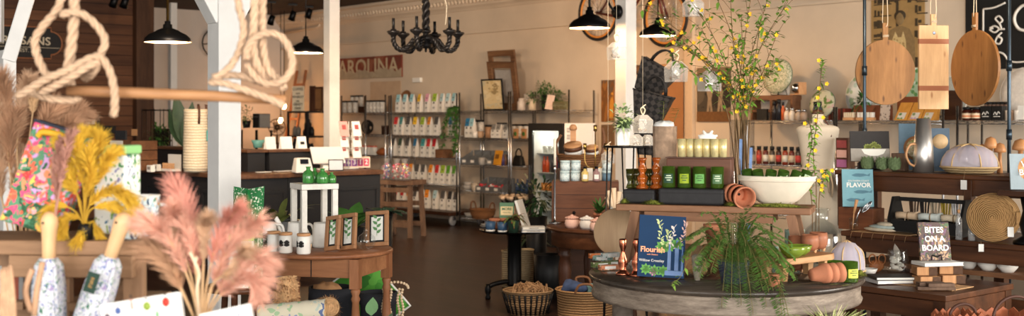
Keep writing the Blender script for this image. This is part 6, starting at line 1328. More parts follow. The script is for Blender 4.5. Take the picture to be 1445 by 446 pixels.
b=MB();b.lathe([(.615,TZ1-.118),(.637,TZ1-.115),(.642,TZ1-.10),(.634,TZ1-.088),(.634,TZ1-.032)],96,caps=False);b.build('apron',M_band,t)
for k in range(4):
 a=R(243)+k*PI/2;b=MB();b.lathe([(.0001,0),(.03,0),(.036,.04),(.03,.08),(.04,.12),(.05,.25),(.044,.42),(.056,.46),(.04,.48),(.052,.52),(.052,TZ1-.031)],18,c=(.50*math.cos(a),.50*math.sin(a),0));b.build('leg',M_grey,t)
def o1(px,py):return on(px,py,TZ1)+V((0,0,.0012))
def oy(px,Y,z=TZ1):return onz(px,Y,z+.0012)
BZ=1.065;ba,bc=V((.53,6.17,0)),V((1.455,5.86,0));bd=(bc-ba).normalized();bang=math.atan2(bd.y,bd.x);BL=(bc-ba).length
M_bench=wood('bench_wood',(106,72,50),(164,120,88),0,8,.55)
bo=(ba+bc)/2;t=thing('bench_riser','long brown wooden bench riser with splayed legs on round table','bench',V((bo.x,bo.y,TZ1+.0012)),bang);BH=BZ-TZ1-.0012
b=MB();b.box((0,.14,BH-.017),(BL,.28,.034));b.build('seat',M_bench,t,bevel=.006)
b=MB();b.box((-.02,.03,BH-.058),(BL*.66,.02,.046));b.box((-.02,.25,BH-.058),(BL*.66,.02,.046));b.build('rail',M_bench,t)
for x,s in((-BL/2+.10,-1),(BL/2-.10,1)):
 for y,q in((.035,-1),(.245,1)):b=MB();b.bar((x+s*.055,y+q*.015,.009),(x,y,BH-.036),.045,.04,0,(0,1,0));b.build('leg',wood('bench_leg',(106,72,50),(164,120,88),2,8,.55),t)
def ob(px,y,z=0):
 k=(px-CX)/F;o=bo+V((-bd.y,bd.x,0))*y;s=(k*o.y-o.x)/(bd.x-k*bd.y);p=o+bd*s;p.z=BZ+.0012+z;return p
M_case=plain('black_leather',(38,37,38),.55,var=.25,scale=30,bump=.2)
for i,(px,L,y,D_,h)in enumerate(((905,.17,.13,.13,.072),(978,.335,.10,.13,.082))):
 t=thing('black_case',('short black leather-look case under amber candlesticks','long black leather-look case carrying four green candles')[i],'case',ob(px,y),bang)
 b=MB();b.box((0,0,h/2),(L,D_,h));b.build('body',M_case,t,bevel=.012,seg=3);b=MB();b.box((0,0,h*.72),(L+.002,D_+.002,.004));b.build('seam',M_ink,t)
M_gg=plain('green_glass_candle',(58,98,30),.08,var=.15,coat=.6)
M_gg=glass('olive_glass',(150,180,70),.16,.03,.30,(92,126,44));M_gwax=plain('green_wax',(118,142,74),.5,var=.1)
def candle(label,p,lc,r=.034,h=.088,rz=0,tilt=None,gm=None,wax=None,name='glass_candle'):
 t=thing(name,label,'candle',p,rz)
 if tilt:t.rotation_euler=tilt
 b=MB();b.lathe([(.0001,0),(r*.94,0),(r,.006),(r,h),(r-.003,h),(r-.003,.012),(.0001,.012)],28);b.build('glass',gm or M_gg,t)
 b=MB();b.lathe([(.0001,.0125),(r-.0035,.0125),(r-.0035,h*.74),(.0001,h*.73)],24);b.tube([(0,0,h*.73),(0,0,h*.82)],.0015,4);b.build('wax',wax or M_gwax,t)
 if lc:
  b=MB();k=8;vs=[]
  for j in range(k+1):a=-PI/2+R(42)*(j/k*2-1);vs+=[((r+.0008)*math.cos(a),(r+.0008)*math.sin(a),h*.22),((r+.0008)*math.cos(a),(r+.0008)*math.sin(a),h*.66)]
  b.add(vs,[(2*j,2*j+2,2*j+3,2*j+1)for j in range(k)],0,True);lb=b.build('label',plain('label_%d_%d_%d'%lc,lc,.6,var=.03),t)
  b=MB()
  for z,w in((.55,.5),(.45,.7),(.34,.4)):
   vs=[]
   for j in range(5):a=-PI/2+R(42*w)*(j/4*2-1);vs+=[((r+.0016)*math.cos(a),(r+.0016)*math.sin(a),h*z),((r+.0016)*math.cos(a),(r+.0016)*math.sin(a),h*(z+.045))]
   b.add(vs,[(2*j,2*j+2,2*j+3,2*j+1)for j in range(4)])
  b.build('print',plain('label_print',(206,220,190),.6)if sum(lc)<300 else plain('label_print_dark',(60,90,50),.6),lb)
 return t
ch=.0835
for i,(px,lc,nm)in enumerate(((943.5,(44,74,56),'dark green'),(965.5,(150,170,40),'lime'),(987,(110,170,90),'mint green'),(1012,(88,120,84),'sage'))):candle('green glass candle with %s label, %s in row on long black case'%(nm,ORD[i]),ob(px,.095,ch),lc,.0335,.108,R(-8))
M_amb=glass('amber_glass',(240,186,120),.18,.03,.28,(196,112,46))
for i,(px,y)in enumerate(((906.5,.10),(926,.13))):lat('amber_candlestick',('bulbous amber glass candlestick at outer side of short black case','bulbous amber glass candlestick beside the green candles')[i],'candlestick',ob(px,y,.0735),[(.0001,0),(.03,0),(.032,.012),(.016,.025),(.026,.045),(.028,.06),(.013,.078),(.022,.098),(.023,.11),(.012,.128),(.018,.145),(.024,.16),(.021,.16),(.010,.14),(.0001,.13)],M_amb,22)
M_gst=glass('smoke_green_glass',(130,140,70),.2,.04,.3,(84,84,36))
for i,(px,y)in enumerate(((889,.14),(897,.175),(915,.185))):lat('green_goblet',('smoky green glass goblet at far end of short black case','second smoky green goblet behind amber candlestick','third smoky green goblet between amber candlesticks')[i],'goblet',ob(px,y,.0735),[(.0001,0),(.022,0),(.02,.01),(.012,.03),(.02,.06),(.022,.10),(.019,.10),(.015,.05),(.0001,.04)],M_gst,18)
t=thing('walnut_box','reddish brown wooden box behind green candles carrying gold tumblers','box',ob(988,.222),bang);b=MB();b.box((0,0,.115),(.335,.10,.23));b.build('body',wood('box_brown',(86,52,36),(128,84,60),0,6,.45),t,bevel=.004);b=MB();b.box((0,0,.2335),(.345,.105,.006));b.build('lid',wood('box_lid',(74,44,30),(110,72,50),0,6,.4),t)
M_mer=plain('mercury_gold',(226,208,150),.3,.35,var=.28,scale=30)
for i,px in enumerate((962,974,985.5,997,1008.5,1020)):lat('gold_tumbler','ribbed gold mercury glass tumbler, %s in row on wooden box'%ORD[i],'tumbler',ob(px,.215+.012*(i%2),.2372),cup_prof(.0205,.0225,.094,.002),M_mer,24,'gold tumblers on the box',wob=lambda a,z:1+.03*math.sin(a*12))
t=thing('bark_planter','rough bark covered planter with white tissue and green sprigs','planter',ob(930,.225)+V((-bd.y,bd.x,0))*.15-V((0,0,BZ-TZ1)));ph=.70
b=MB();b.lathe([(.0001,0),(.055,0),(.06,.1),(.058,ph*.5),(.065,ph),(.052,ph),(.05,.5),(.0001,.48)],30,wob=lambda a,z:1+.05*math.sin(a*17+3*math.sin(z*9)));b.build('body',plain('bark',(168,140,116),.95,var=.3,scale=30,bump=.5),t)
b=MB();b.ball((0,0,ph+.0),.055,14,0,(1,1,.55),None,.4);b.build('tissue',M_paper,t)
b=MB()
for k,(x,L)in enumerate(((-.01,.13),(.04,.09))):b.tube([(x,0,ph),(x*1.6+.01,-.01,ph+L)],.002,4,1);[b.leaf((x*1.3,-.01,ph+L*u),(s,-.3,.5),.04,.02,0)for u in(.5,.7,.9,1)for s in(-1,1)]
b.build('sprig',[M_leafl,M_stem],t)
t=thing('white_coral','white branching coral piece lying behind gold tumblers on box','coral',ob(1000,.245,.2372));b=MB()
b.ball((0,0.028,.10),.03,12,0,(1.6,.5,.8),None,.3)
for k in range(6):b.tube([(0,.028,.10),(.05*math.cos(k*1.05),.028,.11+.03*math.sin(k*1.05))],[.014,.006],6)
b.build('branch',M_cer,t);b=MB();b.cyl((0,.028,0),(0,.028,.09),.008);b.build('stand',M_steel,t)
bp_=ob(1096,.13);t=thing('pulp_bowl','wide rustic white paper pulp bowl filled with green votives on bench','bowl',bp_,bang)
b=MB();b.lathe([(.0001,0),(.06,0),(.11,.03),(.155,.08),(.188,.128),(.196,.15),(.184,.15),(.17,.125),(.13,.07),(.08,.05),(.0001,.048)],48,sy=.62,wob=lambda a,z:1+.012*math.sin(a*5)+.008*math.sin(a*13+z*30));b.build('body',plain('paper_pulp',(216,204,184),.9,var=.06,scale=12,bump=.6),t)
b=MB();b.tube(ring(.186,.128,40,(0,0),1,.62),.006,6,closed=True);b.build('rim',plain('paper_pulp',(216,204,184),.9,var=.06,scale=12,bump=.6),t)
M_vot=glass('votive_green',(150,180,90),.16,.03,.4,(72,104,40))
for i,(x,y,tl_)in enumerate(((-.135,-.02,(.2,-.25,0)),(-.082,-.035,(.25,-.2,0)),(-.03,-.045,(.3,.1,0)),(.028,-.045,(.3,.15,0)),(.085,-.03,(.2,.3,.2)),(.13,.0,(.1,.35,.3)))):
 q=bp_+bd*x+V((-bd.y,bd.x,0))*y;q.z=bp_.z+.118;candle('green glass votive heaped in white bowl, %s from terracotta end'%ORD[i],q,(180,200,160)if i in(2,3,5)else None,.027,.062,bang,tl_,M_vot,None,'glass_votive')
M_tp=[(.0001,0),(.038,0),(.056,.085),(.062,.085),(.064,.118),(.056,.118),(.052,.088),(.036,.010),(.0001,.010)]
def tpot(label,p,rot,s,m=M_terra):
 t=thing('terracotta_pot',label,'pot',p);t.rotation_euler=rot;t.scale=(s,)*3
 b=MB();b.lathe(M_tp,30);b.build('body',m,t);b=MB();b.lathe([(.0001,.0105),(.008,.0105),(.0001,.0107)],12);b.build('drain_hole',M_ink,t);return t
q=ob(1044,.03)
tpot('front terracotta pot lying on bench, open mouth facing out',q+V((.004,.06,.057)),(R(98),0,R(8)),.88);tpot('second terracotta pot nested behind the open front pot',q+V((-.033,.105,.062)),(R(96),0,R(20)),.84,plain('terracotta2',(176,102,70),.8,var=.12));tpot('third terracotta pot nested furthest back on bench',q+V((-.062,.145,.066)),(R(95),0,R(28)),.82)
M_moss=plain('moss',(112,116,44),.95,var=.35,scale=40)
def moss(label,c,sx,sy,h,seed,n=260):
 b=MB();rr=random.Random(seed)
 b.ball((0,0,0),1,14,0,(sx*.8,sy*.8,h*.7),None,.1)
 for k in range(n):
  a=rr.uniform(0,2*PI);r=rr.random()**.5;p=V((sx*r*math.cos(a),sy*r*math.sin(a),h*(1-r*r)*.7*rr.random()))
  d=V((math.cos(a)*.7,math.sin(a)*.7,rr.uniform(-.2,1.2)));b.leaf(p,d,.022*rr.uniform(.6,1.4),.006,0,.5,2)
 b.v=[(x,y,max(z,.0003))if rr.random()<2 and abs(z)<.5 and z>-h else(x,y,.0003)for x,y,z in b.v]if h>0 else b.v
 return tag(b.build('moss_clump',M_moss,loc=c,rz=bang),label,'moss')
moss('moss clump spilling over bench edge between the two black cases',ob(921,.012,.0005),.05,.018,.03,1);moss('moss clump beside long black case and open terracotta pot',ob(1031,.022,.0005),.026,.018,.03,2,160);moss('long moss strip under the white paper pulp bowl',ob(1096,.022,.0005),.15,.02,.026,3,420);moss('moss tuft at far rounded end of bench by goblets',ob(881,.06,.0005),.02,.03,.035,4,140)
vp=oy(1047,6.38);t=thing('tall_glass_vase','tall clear glass vase holding yellow flowering branches behind bench','vase',vp)
VH=.735;b=MB();b.lathe([(.0001,0),(.055,0),(.057,.01),(.062,VH*.5),(.068,VH),(.064,VH),(.058,VH*.5),(.052,.02),(.0001,.02)],36);b.build('body',glass('vase_glass',(252,253,254),.14),t)
b=MB()
for k,(x,s)in enumerate(((-.018,.0),(.012,.01),(.034,-.01))):b.bar((x,.01*k,.03),(x+.012,s,VH*(.86,.96,.8)[k]),.016,.006,k%2)
b.build('painted_slat',[plain('slat_blue',(120,150,196),.5,var=.2),plain('slat_white',(226,228,228),.5,var=.1,scale=12)],t)
t=thing('flowering_branches','tall branches with yellow blossoms and fresh leaves spreading from glass vase','flowering branch',vp+V((0,0,.0)));rr=random.Random(21)
Ms=plain('branch_brown',(120,92,60),.75,var=.2);M_blo=plain('yellow_blossom',(236,186,40),.6,var=.15);M_fl=plain('spring_leaf',(110,146,56),.5,var=.25,scale=20)
tips=[((930,32),6.2),((915,8),6.25),((946,80),6.1),((940,50),6.15),((968,-10),6.3),((1004,-20),6.2),((1030,-30),6.4),((1062,-20),6.2),((1086,-10),6.3),((1112,2),6.15),((1098,44),6.05),((1104,86),6.1),((990,40),6.0),((1075,20),6.5),((1046,20),6.1),((955,60),6.15)]
lf=MB();fl=MB()
for k,((px,py),Y)in enumerate(tips):
 e=at(px,py,Y)-vp;b0=V((rr.uniform(-.03,.03),rr.uniform(-.03,.03),.03));m0=V((rr.uniform(-.05,.05)+e.x*.05,rr.uniform(-.03,.03),VH));m1=m0 .lerp(e,.5)+V((rr.uniform(-.03,.03)-e.x*.12,0,.03))
 P=smooth_path([b0,m0,m1,e],9);b=MB();b.tube(P,[.0042*(1-.7*i/len(P))for i in range(len(P))],5);subs=[]
 for i in range(int(len(P)*.36),len(P)-1):
  if rr.random()<.42:
   d=(P[i+1]-P[i]).normalized();s=(d+V((rr.uniform(-1,1),rr.uniform(-.6,.6),rr.uniform(-.2,.7)))).normalized();L=rr.uniform(.05,.16);Q=[P[i],P[i]+s*L*.5+V((0,0,.01)),P[i]+s*L];b.tube(Q,.0012,4);subs+=Q[1:]
 b.build('branch',Ms,t)
 for q in P[int(len(P)*.38):]+subs:
  for j in range(rr.choice((1,1,2,2,3))):lf.leaf(q+V((rr.uniform(-.012,.012),rr.uniform(-.012,.012),0)),(rr.uniform(-1,1),rr.uniform(-1,.4),rr.uniform(-.3,.8)),rr.uniform(.03,.054),.020,0,.4,3)
  if rr.random()<.20:
   c=q+V((rr.uniform(-.012,.012),rr.uniform(-.02,0),rr.uniform(-.01,.012)))
   for j in range(5):a=2*PI*j/5+rr.random();fl.leaf(c,(math.cos(a),-.5,math.sin(a)),.014,.010,0,0,2,.2,V((-math.sin(a),0,math.cos(a))))
lf.build('leaves',M_fl,t);fl.build('blossom',M_blo,t)
bk=o1(933,395);t=book('garden_book','dark blue hardback with flowers in blue bottles on cover, standing below bench',bk+V((0,.03,.006)),R(-3),.215,.285,.022,plain('navy_cover',(16,50,84),.75,var=.12,scale=5),R(9),roll=R(3))
b=MB();rr=random.Random(8)
def fpetals(b,x,z,r,n,mi):
 for k in range(n):a=2*PI*k/n;b.leaf((x,-.0115,z),(math.cos(a),0,math.sin(a)),r,r*.6,mi,0,3,.0,V((-math.sin(a),0,math.cos(a))))
for(x,z0,z1,sl,mi)in((.005,.15,.265,-.25,0),(.045,.13,.24,.15,1),(.08,.14,.262,.35,2),(.03,.14,.22,-.02,0)):
 for k in range(22):u=k/22;b.leaf((x+sl*(z0-.13+u*(z1-z0))*.6+rr.uniform(-.010,.010)*(1.1-u),-.0118,z0+u*(z1-z0)),(rr.uniform(-1,1),0,rr.uniform(.2,1)),.018,.010,mi,0,2,0,V((.4,0,1)))
b.build('flower_print',[plain('print_lupin',(196,206,140),.6),plain('print_cream',(226,214,206),.6),plain('print_blush',(222,180,168),.6)],t)
b=MB()
for(x,z)in((-.07,.035),(-.03,.03),(.01,.03)):fpetals(b,x,z,.028,8,0)
b.build('leaf_print',plain('print_bright_green',(96,156,72),.6),t);b=MB()
for(x,z)in((.03,.145),(.07,.155),(.0,.14)):fpetals(b,x,z,.032,8,0)
b.build('leaf_print',plain('print_bright_green',(96,156,72),.6),t)
b=MB()
for x,w,h in((.036,.016,.09),(.070,.018,.11),(.096,.010,.08)):b.box((x,-.0118,.035+h/2),(w,.001,h));b.box((x,-.0118,.035+h+.015),(w*.5,.001,.03))
b.box((.06,-.0116,.022),(.085,.001,.022));b.build('bottle_print',plain('print_blue',(40,92,150),.3,var=.2),t)
b=MB();fpetals(b,-.035,.024,.02,7,0);b.build('blossom_print',plain('print_pink',(216,140,180),.6),t)
text('Flourish',.035,t,(-.042,-.0125,.125),plain('copper_ink',(214,140,100),.4,.3),bold=.0006);text('with flowers',.010,t,(-.042,-.0125,.103),plain('copper_ink',(214,140,100),.4,.3));text('Willow Crossley',.017,t,(-.045,-.0125,.075),M_inkw)
M_cop=plain('copper',(196,118,88),.24,1,var=.06)
for i,(px,py,s)in enumerate(((879,388,1),(899,390,1.03))):lat('copper_candlestick',('hourglass copper candlestick, further from the blue book','hourglass copper candlestick, next to the blue book')[i],'candlestick',o1(px,py),[(r*s,z*s)for r,z in[(.0001,0),(.034,0),(.035,.006),(.022,.018),(.016,.03),(.024,.055),(.022,.075),(.009,.105),(.010,.115),(.017,.135),(.019,.165),(.016,.17),(.0001,.165)]],M_cop,30)
t=thing('round_board','pale round wooden platter leaning against bench leg behind copper candlesticks','platter',oy(893,6.13)+V((0,.075,.004)));t.rotation_euler=(R(-12),0,R(-6));t.location=oy(905,6.0)+V((-.08,.42,.004))
b=MB();b.lathe([(.0001,0),(.125,0),(.130,.006),(.130,.012),(.125,.018),(.0001,.018)],48,T=TR((0,0,.131),(PI/2,0,0)),sy=1.0);b.build('body',wood('pale_platter',(160,128,96),(206,176,140),2,7,.6),t)
b=MB();b.bar((0,.01,.2),(0,.09,.02),.02,.004);b.build('support',M_oak,t)
for i,(px,py,z,rz,c,dy)in enumerate(((859,381,0,24,(188,120,86),0),(868,376,0,20,(90,112,70),.02),(852,370,0,-22,(120,150,140),.03),(848,377,0,34,(96,110,60),0),(862,372,.0265,38,(196,204,200),.02),(846,367,0,20,(220,120,60),.04))):
 b=MB();b.box((0,0,.0125),(.10,.036,.024));b.box((.0,-.0185,.0125),(.06,.001,.014),1)
 tag(b.build('match_box',[pattern('matchbox_%d'%i,c,[tuple(min(255,x+36)for x in c),(226,214,190),tuple(int(x*.6)for x in c)],50,.4,.5),M_paper],loc=o1(px,py)+V((0,dy*2,z)),rz=R(rz),bevel=.001),('orange brown patterned matchbox at table edge, frontmost','olive patterned matchbox nearest copper candlestick','grey teal matchbox behind the orange brown one','dark olive matchbox at outermost table edge','white and teal matchbox propped on others','bright orange matchbox furthest back')[i],'matchbox')
fp=oy(1035,5.44);t=thing('boston_fern','lush green fern spilling over front edge of round table','fern',fp)
b=MB();b.lathe([(.0001,0),(.055,0),(.07,.08),(.075,.10),(.068,.10),(.0001,.085)],20);b.build('pot',plain('violet_pot',(58,56,84),.5),t)
rr=random.Random(31);fr=[(-.20,.02,.19),(-.24,-.05,.10),(-.18,-.15,.04),(-.10,-.27,-.07),(-.02,-.29,-.06),(.03,-.29,-.10),(.09,-.28,-.07),(.15,-.27,-.11),(.20,-.16,.03),(.25,-.10,.06),(.27,-.02,.10),(.22,.04,.22),(-.12,-.05,.26),(-.04,-.08,.26),(.04,-.07,.27),(.12,-.05,.24),(-.15,-.1,.14),(.08,-.16,.08),(.0,-.18,.08),(-.08,-.15,.1),(.17,-.11,.14),(.24,-.17,.03),(-.2,-.1,.06),(.26,-.05,.03),(.10,-.1,.3),(-.06,.0,.3),(-.22,.0,.12),(-.13,-.17,.06),(-.05,-.22,.02),(.05,-.22,.03),(.12,-.2,.04),(.2,-.19,.08),(-.02,-.12,.2),(.06,-.13,.19),(-.1,-.1,.2),(.16,-.08,.2),(.02,-.29,-.02),(.10,-.28,-.01),(-.06,-.28,-.03),(.17,-.24,.05),(-.14,-.2,.12),(.22,-.14,.16),(-.2,-.06,.2),(.0,-.1,.3),(.14,-.14,.22),(-.1,-.18,.16),(.04,-.2,.14),(.2,-.08,.12),(-.02,-.22,.05),(.12,-.22,.1),(-.17,-.05,.05),(.07,-.06,.32),(-.26,-.02,.16),(.25,-.06,.17),(-.15,-.02,.3),(.18,-.03,.28),(-.2,-.15,.1),(.16,-.2,.12),(-.05,-.16,.24),(.02,-.18,.18)]
for(x,y,z)in fr:
 b=MB();s=V((x*.1,y*.1,.10));e=V((x,y,z));m=s.lerp(e,.45)+V((0,0,.10+max(0,-z)*.8));P=smooth_path([s,m,e.lerp(m,.12)+V((0,0,.02)),e],8);P=resample(P,.0072);b.tube(P,.0012,4,1);n=len(P)
 for i in range(2,n):
  d=(P[min(i+1,n-1)]-P[i-1]).normalized();sd=d.cross(V((0,0,1)));sd=sd.normalized()if sd.length>.1 else V((1,0,0));L=.038*math.sin(PI*min(1,.15+.85*(1-(i/n)**1.5)))+.005
  for q in(-1,1):b.leaf(P[i],(sd*q+d*.35+V((0,0,rr.uniform(-.25,.15)))).normalized(),L,.0105,0,.0,2,.05)
 b.build('frond',[M_fern,M_stem],t)
b=MB();rr=random.Random(3);P=smooth_path([(-.2,-.1,.16),(-.26,-.16,.05),(-.30,-.2,.03),(-.31,-.24,.02)],6);b.tube(P,.0015,4,1);[b.leaf(p,(rr.uniform(-1,1),-.3,rr.uniform(-.6,.3)),.03,.02,0,.3,3)for p in P[::2]]
b.build('side_tendril',[M_leafl,M_stem],t)
t=thing('string_plant','thin trailing green vine hanging over table front from fern','plant',oy(1092,5.50));b=MB();rr=random.Random(4)
for k in range(3):
 P=smooth_path([(-.02*k,.05,.06),(0,-.08,.03),(.012*k-.02,-.235,-.06),(.02*k-.02,-.24,-.13-.03*k)],6);b.tube(P,.0015,4,1)
 for p in P[2:]:[b.leaf(p,(s,-.3,rr.uniform(-.5,.3)),.026,.013,0,.3,2)for s in(-1,1)]
b.build('foliage',[M_fern,M_stem],t);b=MB();b.lathe(cup_prof(.025,.03,.055,.003),14);b.build('pot',M_terra,t);t.location=oy(1092,5.33)
b=MB();b.lathe([(.012,0),(.022,.05),(.026,.11),(.016,.12),(.0001,.12)],12);tag(b.build('cone_planter',plain('stone_cone',(150,140,126),.8,var=.15),loc=oy(984,5.52)),'pale stone cone planter standing among fern fronds near book','planter')
bpy.data.objects['cone_planter'].rotation_euler=(0,0,0)
for i,(px,Y,z,s)in enumerate(((1008,6.05,0,.9),(1008.5,6.05,.105,.9),(1032,6.10,0,.85),(1066,6.08,0,.75),(1075,6.03,0,.7),(1078,6.12,.0,.7))):
 tpot(('terracotta pot under bench behind fern, lower of stack','terracotta pot stacked on another behind fern','terracotta pot under bench beside the stack','small terracotta pot by back bench leg','small terracotta pot near mint tins','small terracotta pot behind the mint tin')[i],oy(px,Y+(.04 if i==5 else 0),TZ1+z),(0,0,0),s)
M_mint=plain('mint_tin',(176,206,190),.4,var=.03)
for i,(px,Y,z,r,h)in enumerate(((1087,6.19,0,.04,.085),(1121,6.24,0,.05,.088),(1121.3,6.24,.0885,.05,.08))):lat('mint_canister',('short mint green canister behind bench leg','lower wide mint canister under bench end','upper wide mint canister stacked under bench end')[i],'canister',oy(px,Y,TZ1+z),[(.0001,0),(r,0),(r,h*.78),(r*1.03,h*.79),(r*1.03,h*.98),(.0001,h)],M_mint,28)
dj=oy(1160,5.93);t=thing('glass_demijohn','large clear glass demijohn bottle holding a flowering vine','bottle',dj);b=MB();b.lathe([(.0001,0),(.085,0),(.094,.02),(.095,.15),(.085,.19),(.05,.225),(.034,.235),(.032,.285),(.040,.292),(.040,.30),(.030,.30),(.028,.24),(.08,.185),(.09,.15),(.088,.022),(.0001,.015)],36);b.build('body',glass('bottle_clear',(250,252,252),.14),t)
t=thing('flowering_vine','green vine with yellow flowers growing up from glass demijohn','flowering branch',dj);lf=MB();fl=MB();rr=random.Random(6);b=MB()
for k,ps in enumerate(([(1150,350),(1152,270),(1148,220),(1154,160),(1158,110),(1161,86)],[(1146,350),(1146,290),(1140,240),(1146,200),(1142,170)],[(1156,345),(1156,280),(1162,255),(1166,240)])):
 P=smooth_path([at(px,py,6.10-(.05*min(1,i/2)))-dj for i,(px,py)in enumerate(ps)],7);b.tube(P,.0025,5)
 for q in P[8:]:
  for j in range(3 if k<2 else 2):lf.leaf(q,(rr.uniform(-1,1),rr.uniform(-1,.3),rr.uniform(-.4,.8)),rr.uniform(.025,.045),.018,0,.4,3)
  if rr.random()<.24:
   c=q+V((rr.uniform(-.03,.03),-.01,rr.uniform(-.01,.01)))
   for j in range(5):a=2*PI*j/5;fl.leaf(c,(math.cos(a),-.5,math.sin(a)),.014,.010,0,0,2,.2,V((-math.sin(a),0,math.cos(a))))
b.build('stem',Ms,t);lf.build('leaves',M_fl,t);fl.build('blossom',M_blo,t)
q0,q1=o1(1092,392),V((0,0,0));sl=oy(1122,5.62);t=thing('live_edge_riser','low live edge wood slab riser with stub legs on round table','riser',sl,R(38));LZ=.105
b=MB();pts=[(-.21,-.08),(-.1,-.10),(.05,-.095),(.17,-.085),(.215,-.06),(.21,.05),(.1,.085),(-.08,.08),(-.2,.07)]
n=len(pts);b.add([(x,y,LZ-.028)for x,y in pts]+[(x*.99,y*.97,LZ)for x,y in pts],[tuple(range(n))[::-1],tuple(range(n,2*n))]+[(i,(i+1)%n,(i+1)%n+n,i+n)for i in range(n)]);b.build('slab',wood('slab_wood',(150,104,66),(214,168,116),0,7,.5),t,bevel=.003)
for x in(-.15,.15):
 for y in(-.05,.045):b=MB();b.frus((x,y,0),(.03,.03),(.042,.04),LZ-.0285);b.build('leg',wood('slab_leg',(176,128,84),(220,176,124),2,7,.5),t)
def osl(px,Y,z=0):return onz(px,Y,TZ1+LZ+.0024+z)
M_lime=glass('lime_glass',(206,220,130),.18,.03,.5,(148,170,66))
for i,(px,Y,s)in enumerate(((1119,5.50,1),(1129,5.60,.85),(1081,5.47,.8))):lat('lime_bowl',('wide lime green glass bowl at front of live edge riser','smaller lime glass bowl behind the wide one','lime glass bowl half hidden by fern fronds')[i],'bowl',osl(px,Y),[(r*s,z*s)for r,z in[(.0001,0),(.025,0),(.052,.022),(.066,.055),(.064,.055),(.046,.022),(.0001,.008)]],M_lime,30)if i!=2 else lat('lime_bowl','lime glass bowl half hidden by fern fronds','bowl',oy(1081,5.86),[(r*s,z*s)for r,z in[(.0001,0),(.03,0),(.05,.06),(.066,.12),(.064,.12),(.046,.06),(.0001,.008)]],M_lime,30)
M_bcup=wood('brown_cup',(120,70,48),(168,110,80),2,6,.45)
for i,(px,Y,s)in enumerate(((1143,5.70,1.0),(1156,5.80,1.05),(1126,5.80,.98))):
 t=thing('footed_cup',('brown wooden cup on tiny feet, nearest of three','taller brown wooden cup behind the nearest footed cup','brown wooden cup behind lime bowl, furthest from demijohn')[i],'cup',osl(px,Y)if i!=2 else oy(1118,5.84),0);k_=1
 if i==1:t.location=osl(1155,5.775)
 if i==2:t.location=oy(1124,5.80)
 hh=.085*s if i!=2 else.175
 b=MB();b.lathe([(.0001,.012),(.028*s,.012),(.040*s,.03),(.042*s,hh*.7),(.039*s,hh),(.035*s,hh),(.037*s,.035),(.0001,.02)],28);b.build('body',M_bcup,t)
 for j in range(3):a=2*PI*j/3-.5;b=MB();b.lathe([(.0001,0),(.006,.001),(.009,.016)],8,c=(.024*s*math.cos(a),.024*s*math.sin(a),0));b.build('foot',M_lid,t)
tm=tpot('outermost of three nested terracotta pots lying on table front',o1(1178,404)+V((-.02,.0,.04)),(R(90),0,R(62)),.72)
for i,dx in enumerate((.0,.034,.068)):
 if i==0:o=tm
 else:o=tpot(('','middle of three nested terracotta pots lying on table front','innermost terracotta pot, its small base facing out on table front')[i],(0,0,0),(0,0,0),.72)
 o.rotation_euler=(0,R(86),R(20));o.location=o1(1142,404)+V((.012+dx,.012+dx*.35,.047));o.scale=(.70+.0*i,)*3
for i,(px,py)in enumerate(((1179,397),(1199,398))):candle(('green glass candle with yellow label behind nested pots','green glass candle with yellow label at table rim, outermost')[i],o1(px,py),(214,210,90),.037,.092,R(18))
moss('moss clump behind green candles near demijohn',oy(1188,5.82),.06,.035,.06,5,300);moss('moss tuft at table rim beside outermost green candle',oy(1214,5.68),.02,.03,.04,6,150)
t=thing('net_dome','lavender mesh food dome with straw ribs behind demijohn on table','food cover',oy(1195,5.86));M_net=glass('lavender_net',(244,242,246),.02,.5,.45,(216,208,220))
b=MB();b.lathe([(.085,0),(.084,.05),(.07,.10),(.04,.135),(.0001,.145)],28,caps=False,wob=lambda a,z:1+.03*math.sin(a*9));b.build('mesh_cover',M_net,t)
b=MB()
for k in range(6):a=2*PI*k/6;b.tube(smooth_path([(.087*math.cos(a),.087*math.sin(a),0),(.086*math.cos(a),.086*math.sin(a),.05),(.071*math.cos(a),.071*math.sin(a),.103),(0,0,.15)],4),.003,5)
b.tube(ring(.087,.004,28),.005,5,closed=True);b.build('ribs',plain('straw',(200,168,120),.8,var=.15),t)
t=thing('low_shelf_crate','dark storage crate under round table holding fringed textiles','crate',V((1.0,6.0,.001)),R(10));b=MB();b.box((0,0,.16),(.62,.36,.32));b.build('body',M_darkwood,t,bevel=.005)
for i,x in enumerate((-.2,-.02,.16)):
 b=MB();rr=random.Random(i)
 b.box((0,-.02,.05),(.13,.34,.09),0)
 for k in range(22):xx=-.06+.12*k/21;b.tube([(xx,-.19,.09),(xx+rr.uniform(-.004,.004),-.20,.0),(xx+rr.uniform(-.006,.006),-.197,-.12)],.0035,3,1)
 tag(b.build('fringed_throw',[plain('throw%d'%i,[(120,104,86),(40,46,60),(196,178,150)][i],.9,var=.2),plain('fringe',(206,188,158),.9,var=.15)],loc=V((1.0,6.0,.3265))+V((x,x*.18,0)),rz=R(10)),('brown folded fringed throw under round table, near the book','dark blue folded fringed throw under round table, middle','cream folded fringed throw under round table, near riser')[i],'throw')
b=MB();rr=random.Random(12)
for k in range(420):
 a=rr.uniform(-1.3,1.3);L=rr.uniform(.16,.34);d=V((math.sin(a),rr.uniform(-.5,.3),math.cos(a)*.75));P=[V((rr.uniform(-.05,.05),rr.uniform(-.05,.05),0)),d*L*.6+V((0,0,.02)),d*L-V((0,0,.04))];b.tube(P,[.002,.002,.0008],3,rr.choice((0,0,1)))
t=thing('ornamental_grass','spiky yellow green ornamental grass in pot under table rim','plant',onz(1172,5.12,.50));o=b.build('foliage',[plain('grass_green',(150,160,96),.7,var=.25),plain('grass_straw',(206,200,150),.8,var=.2)],t)
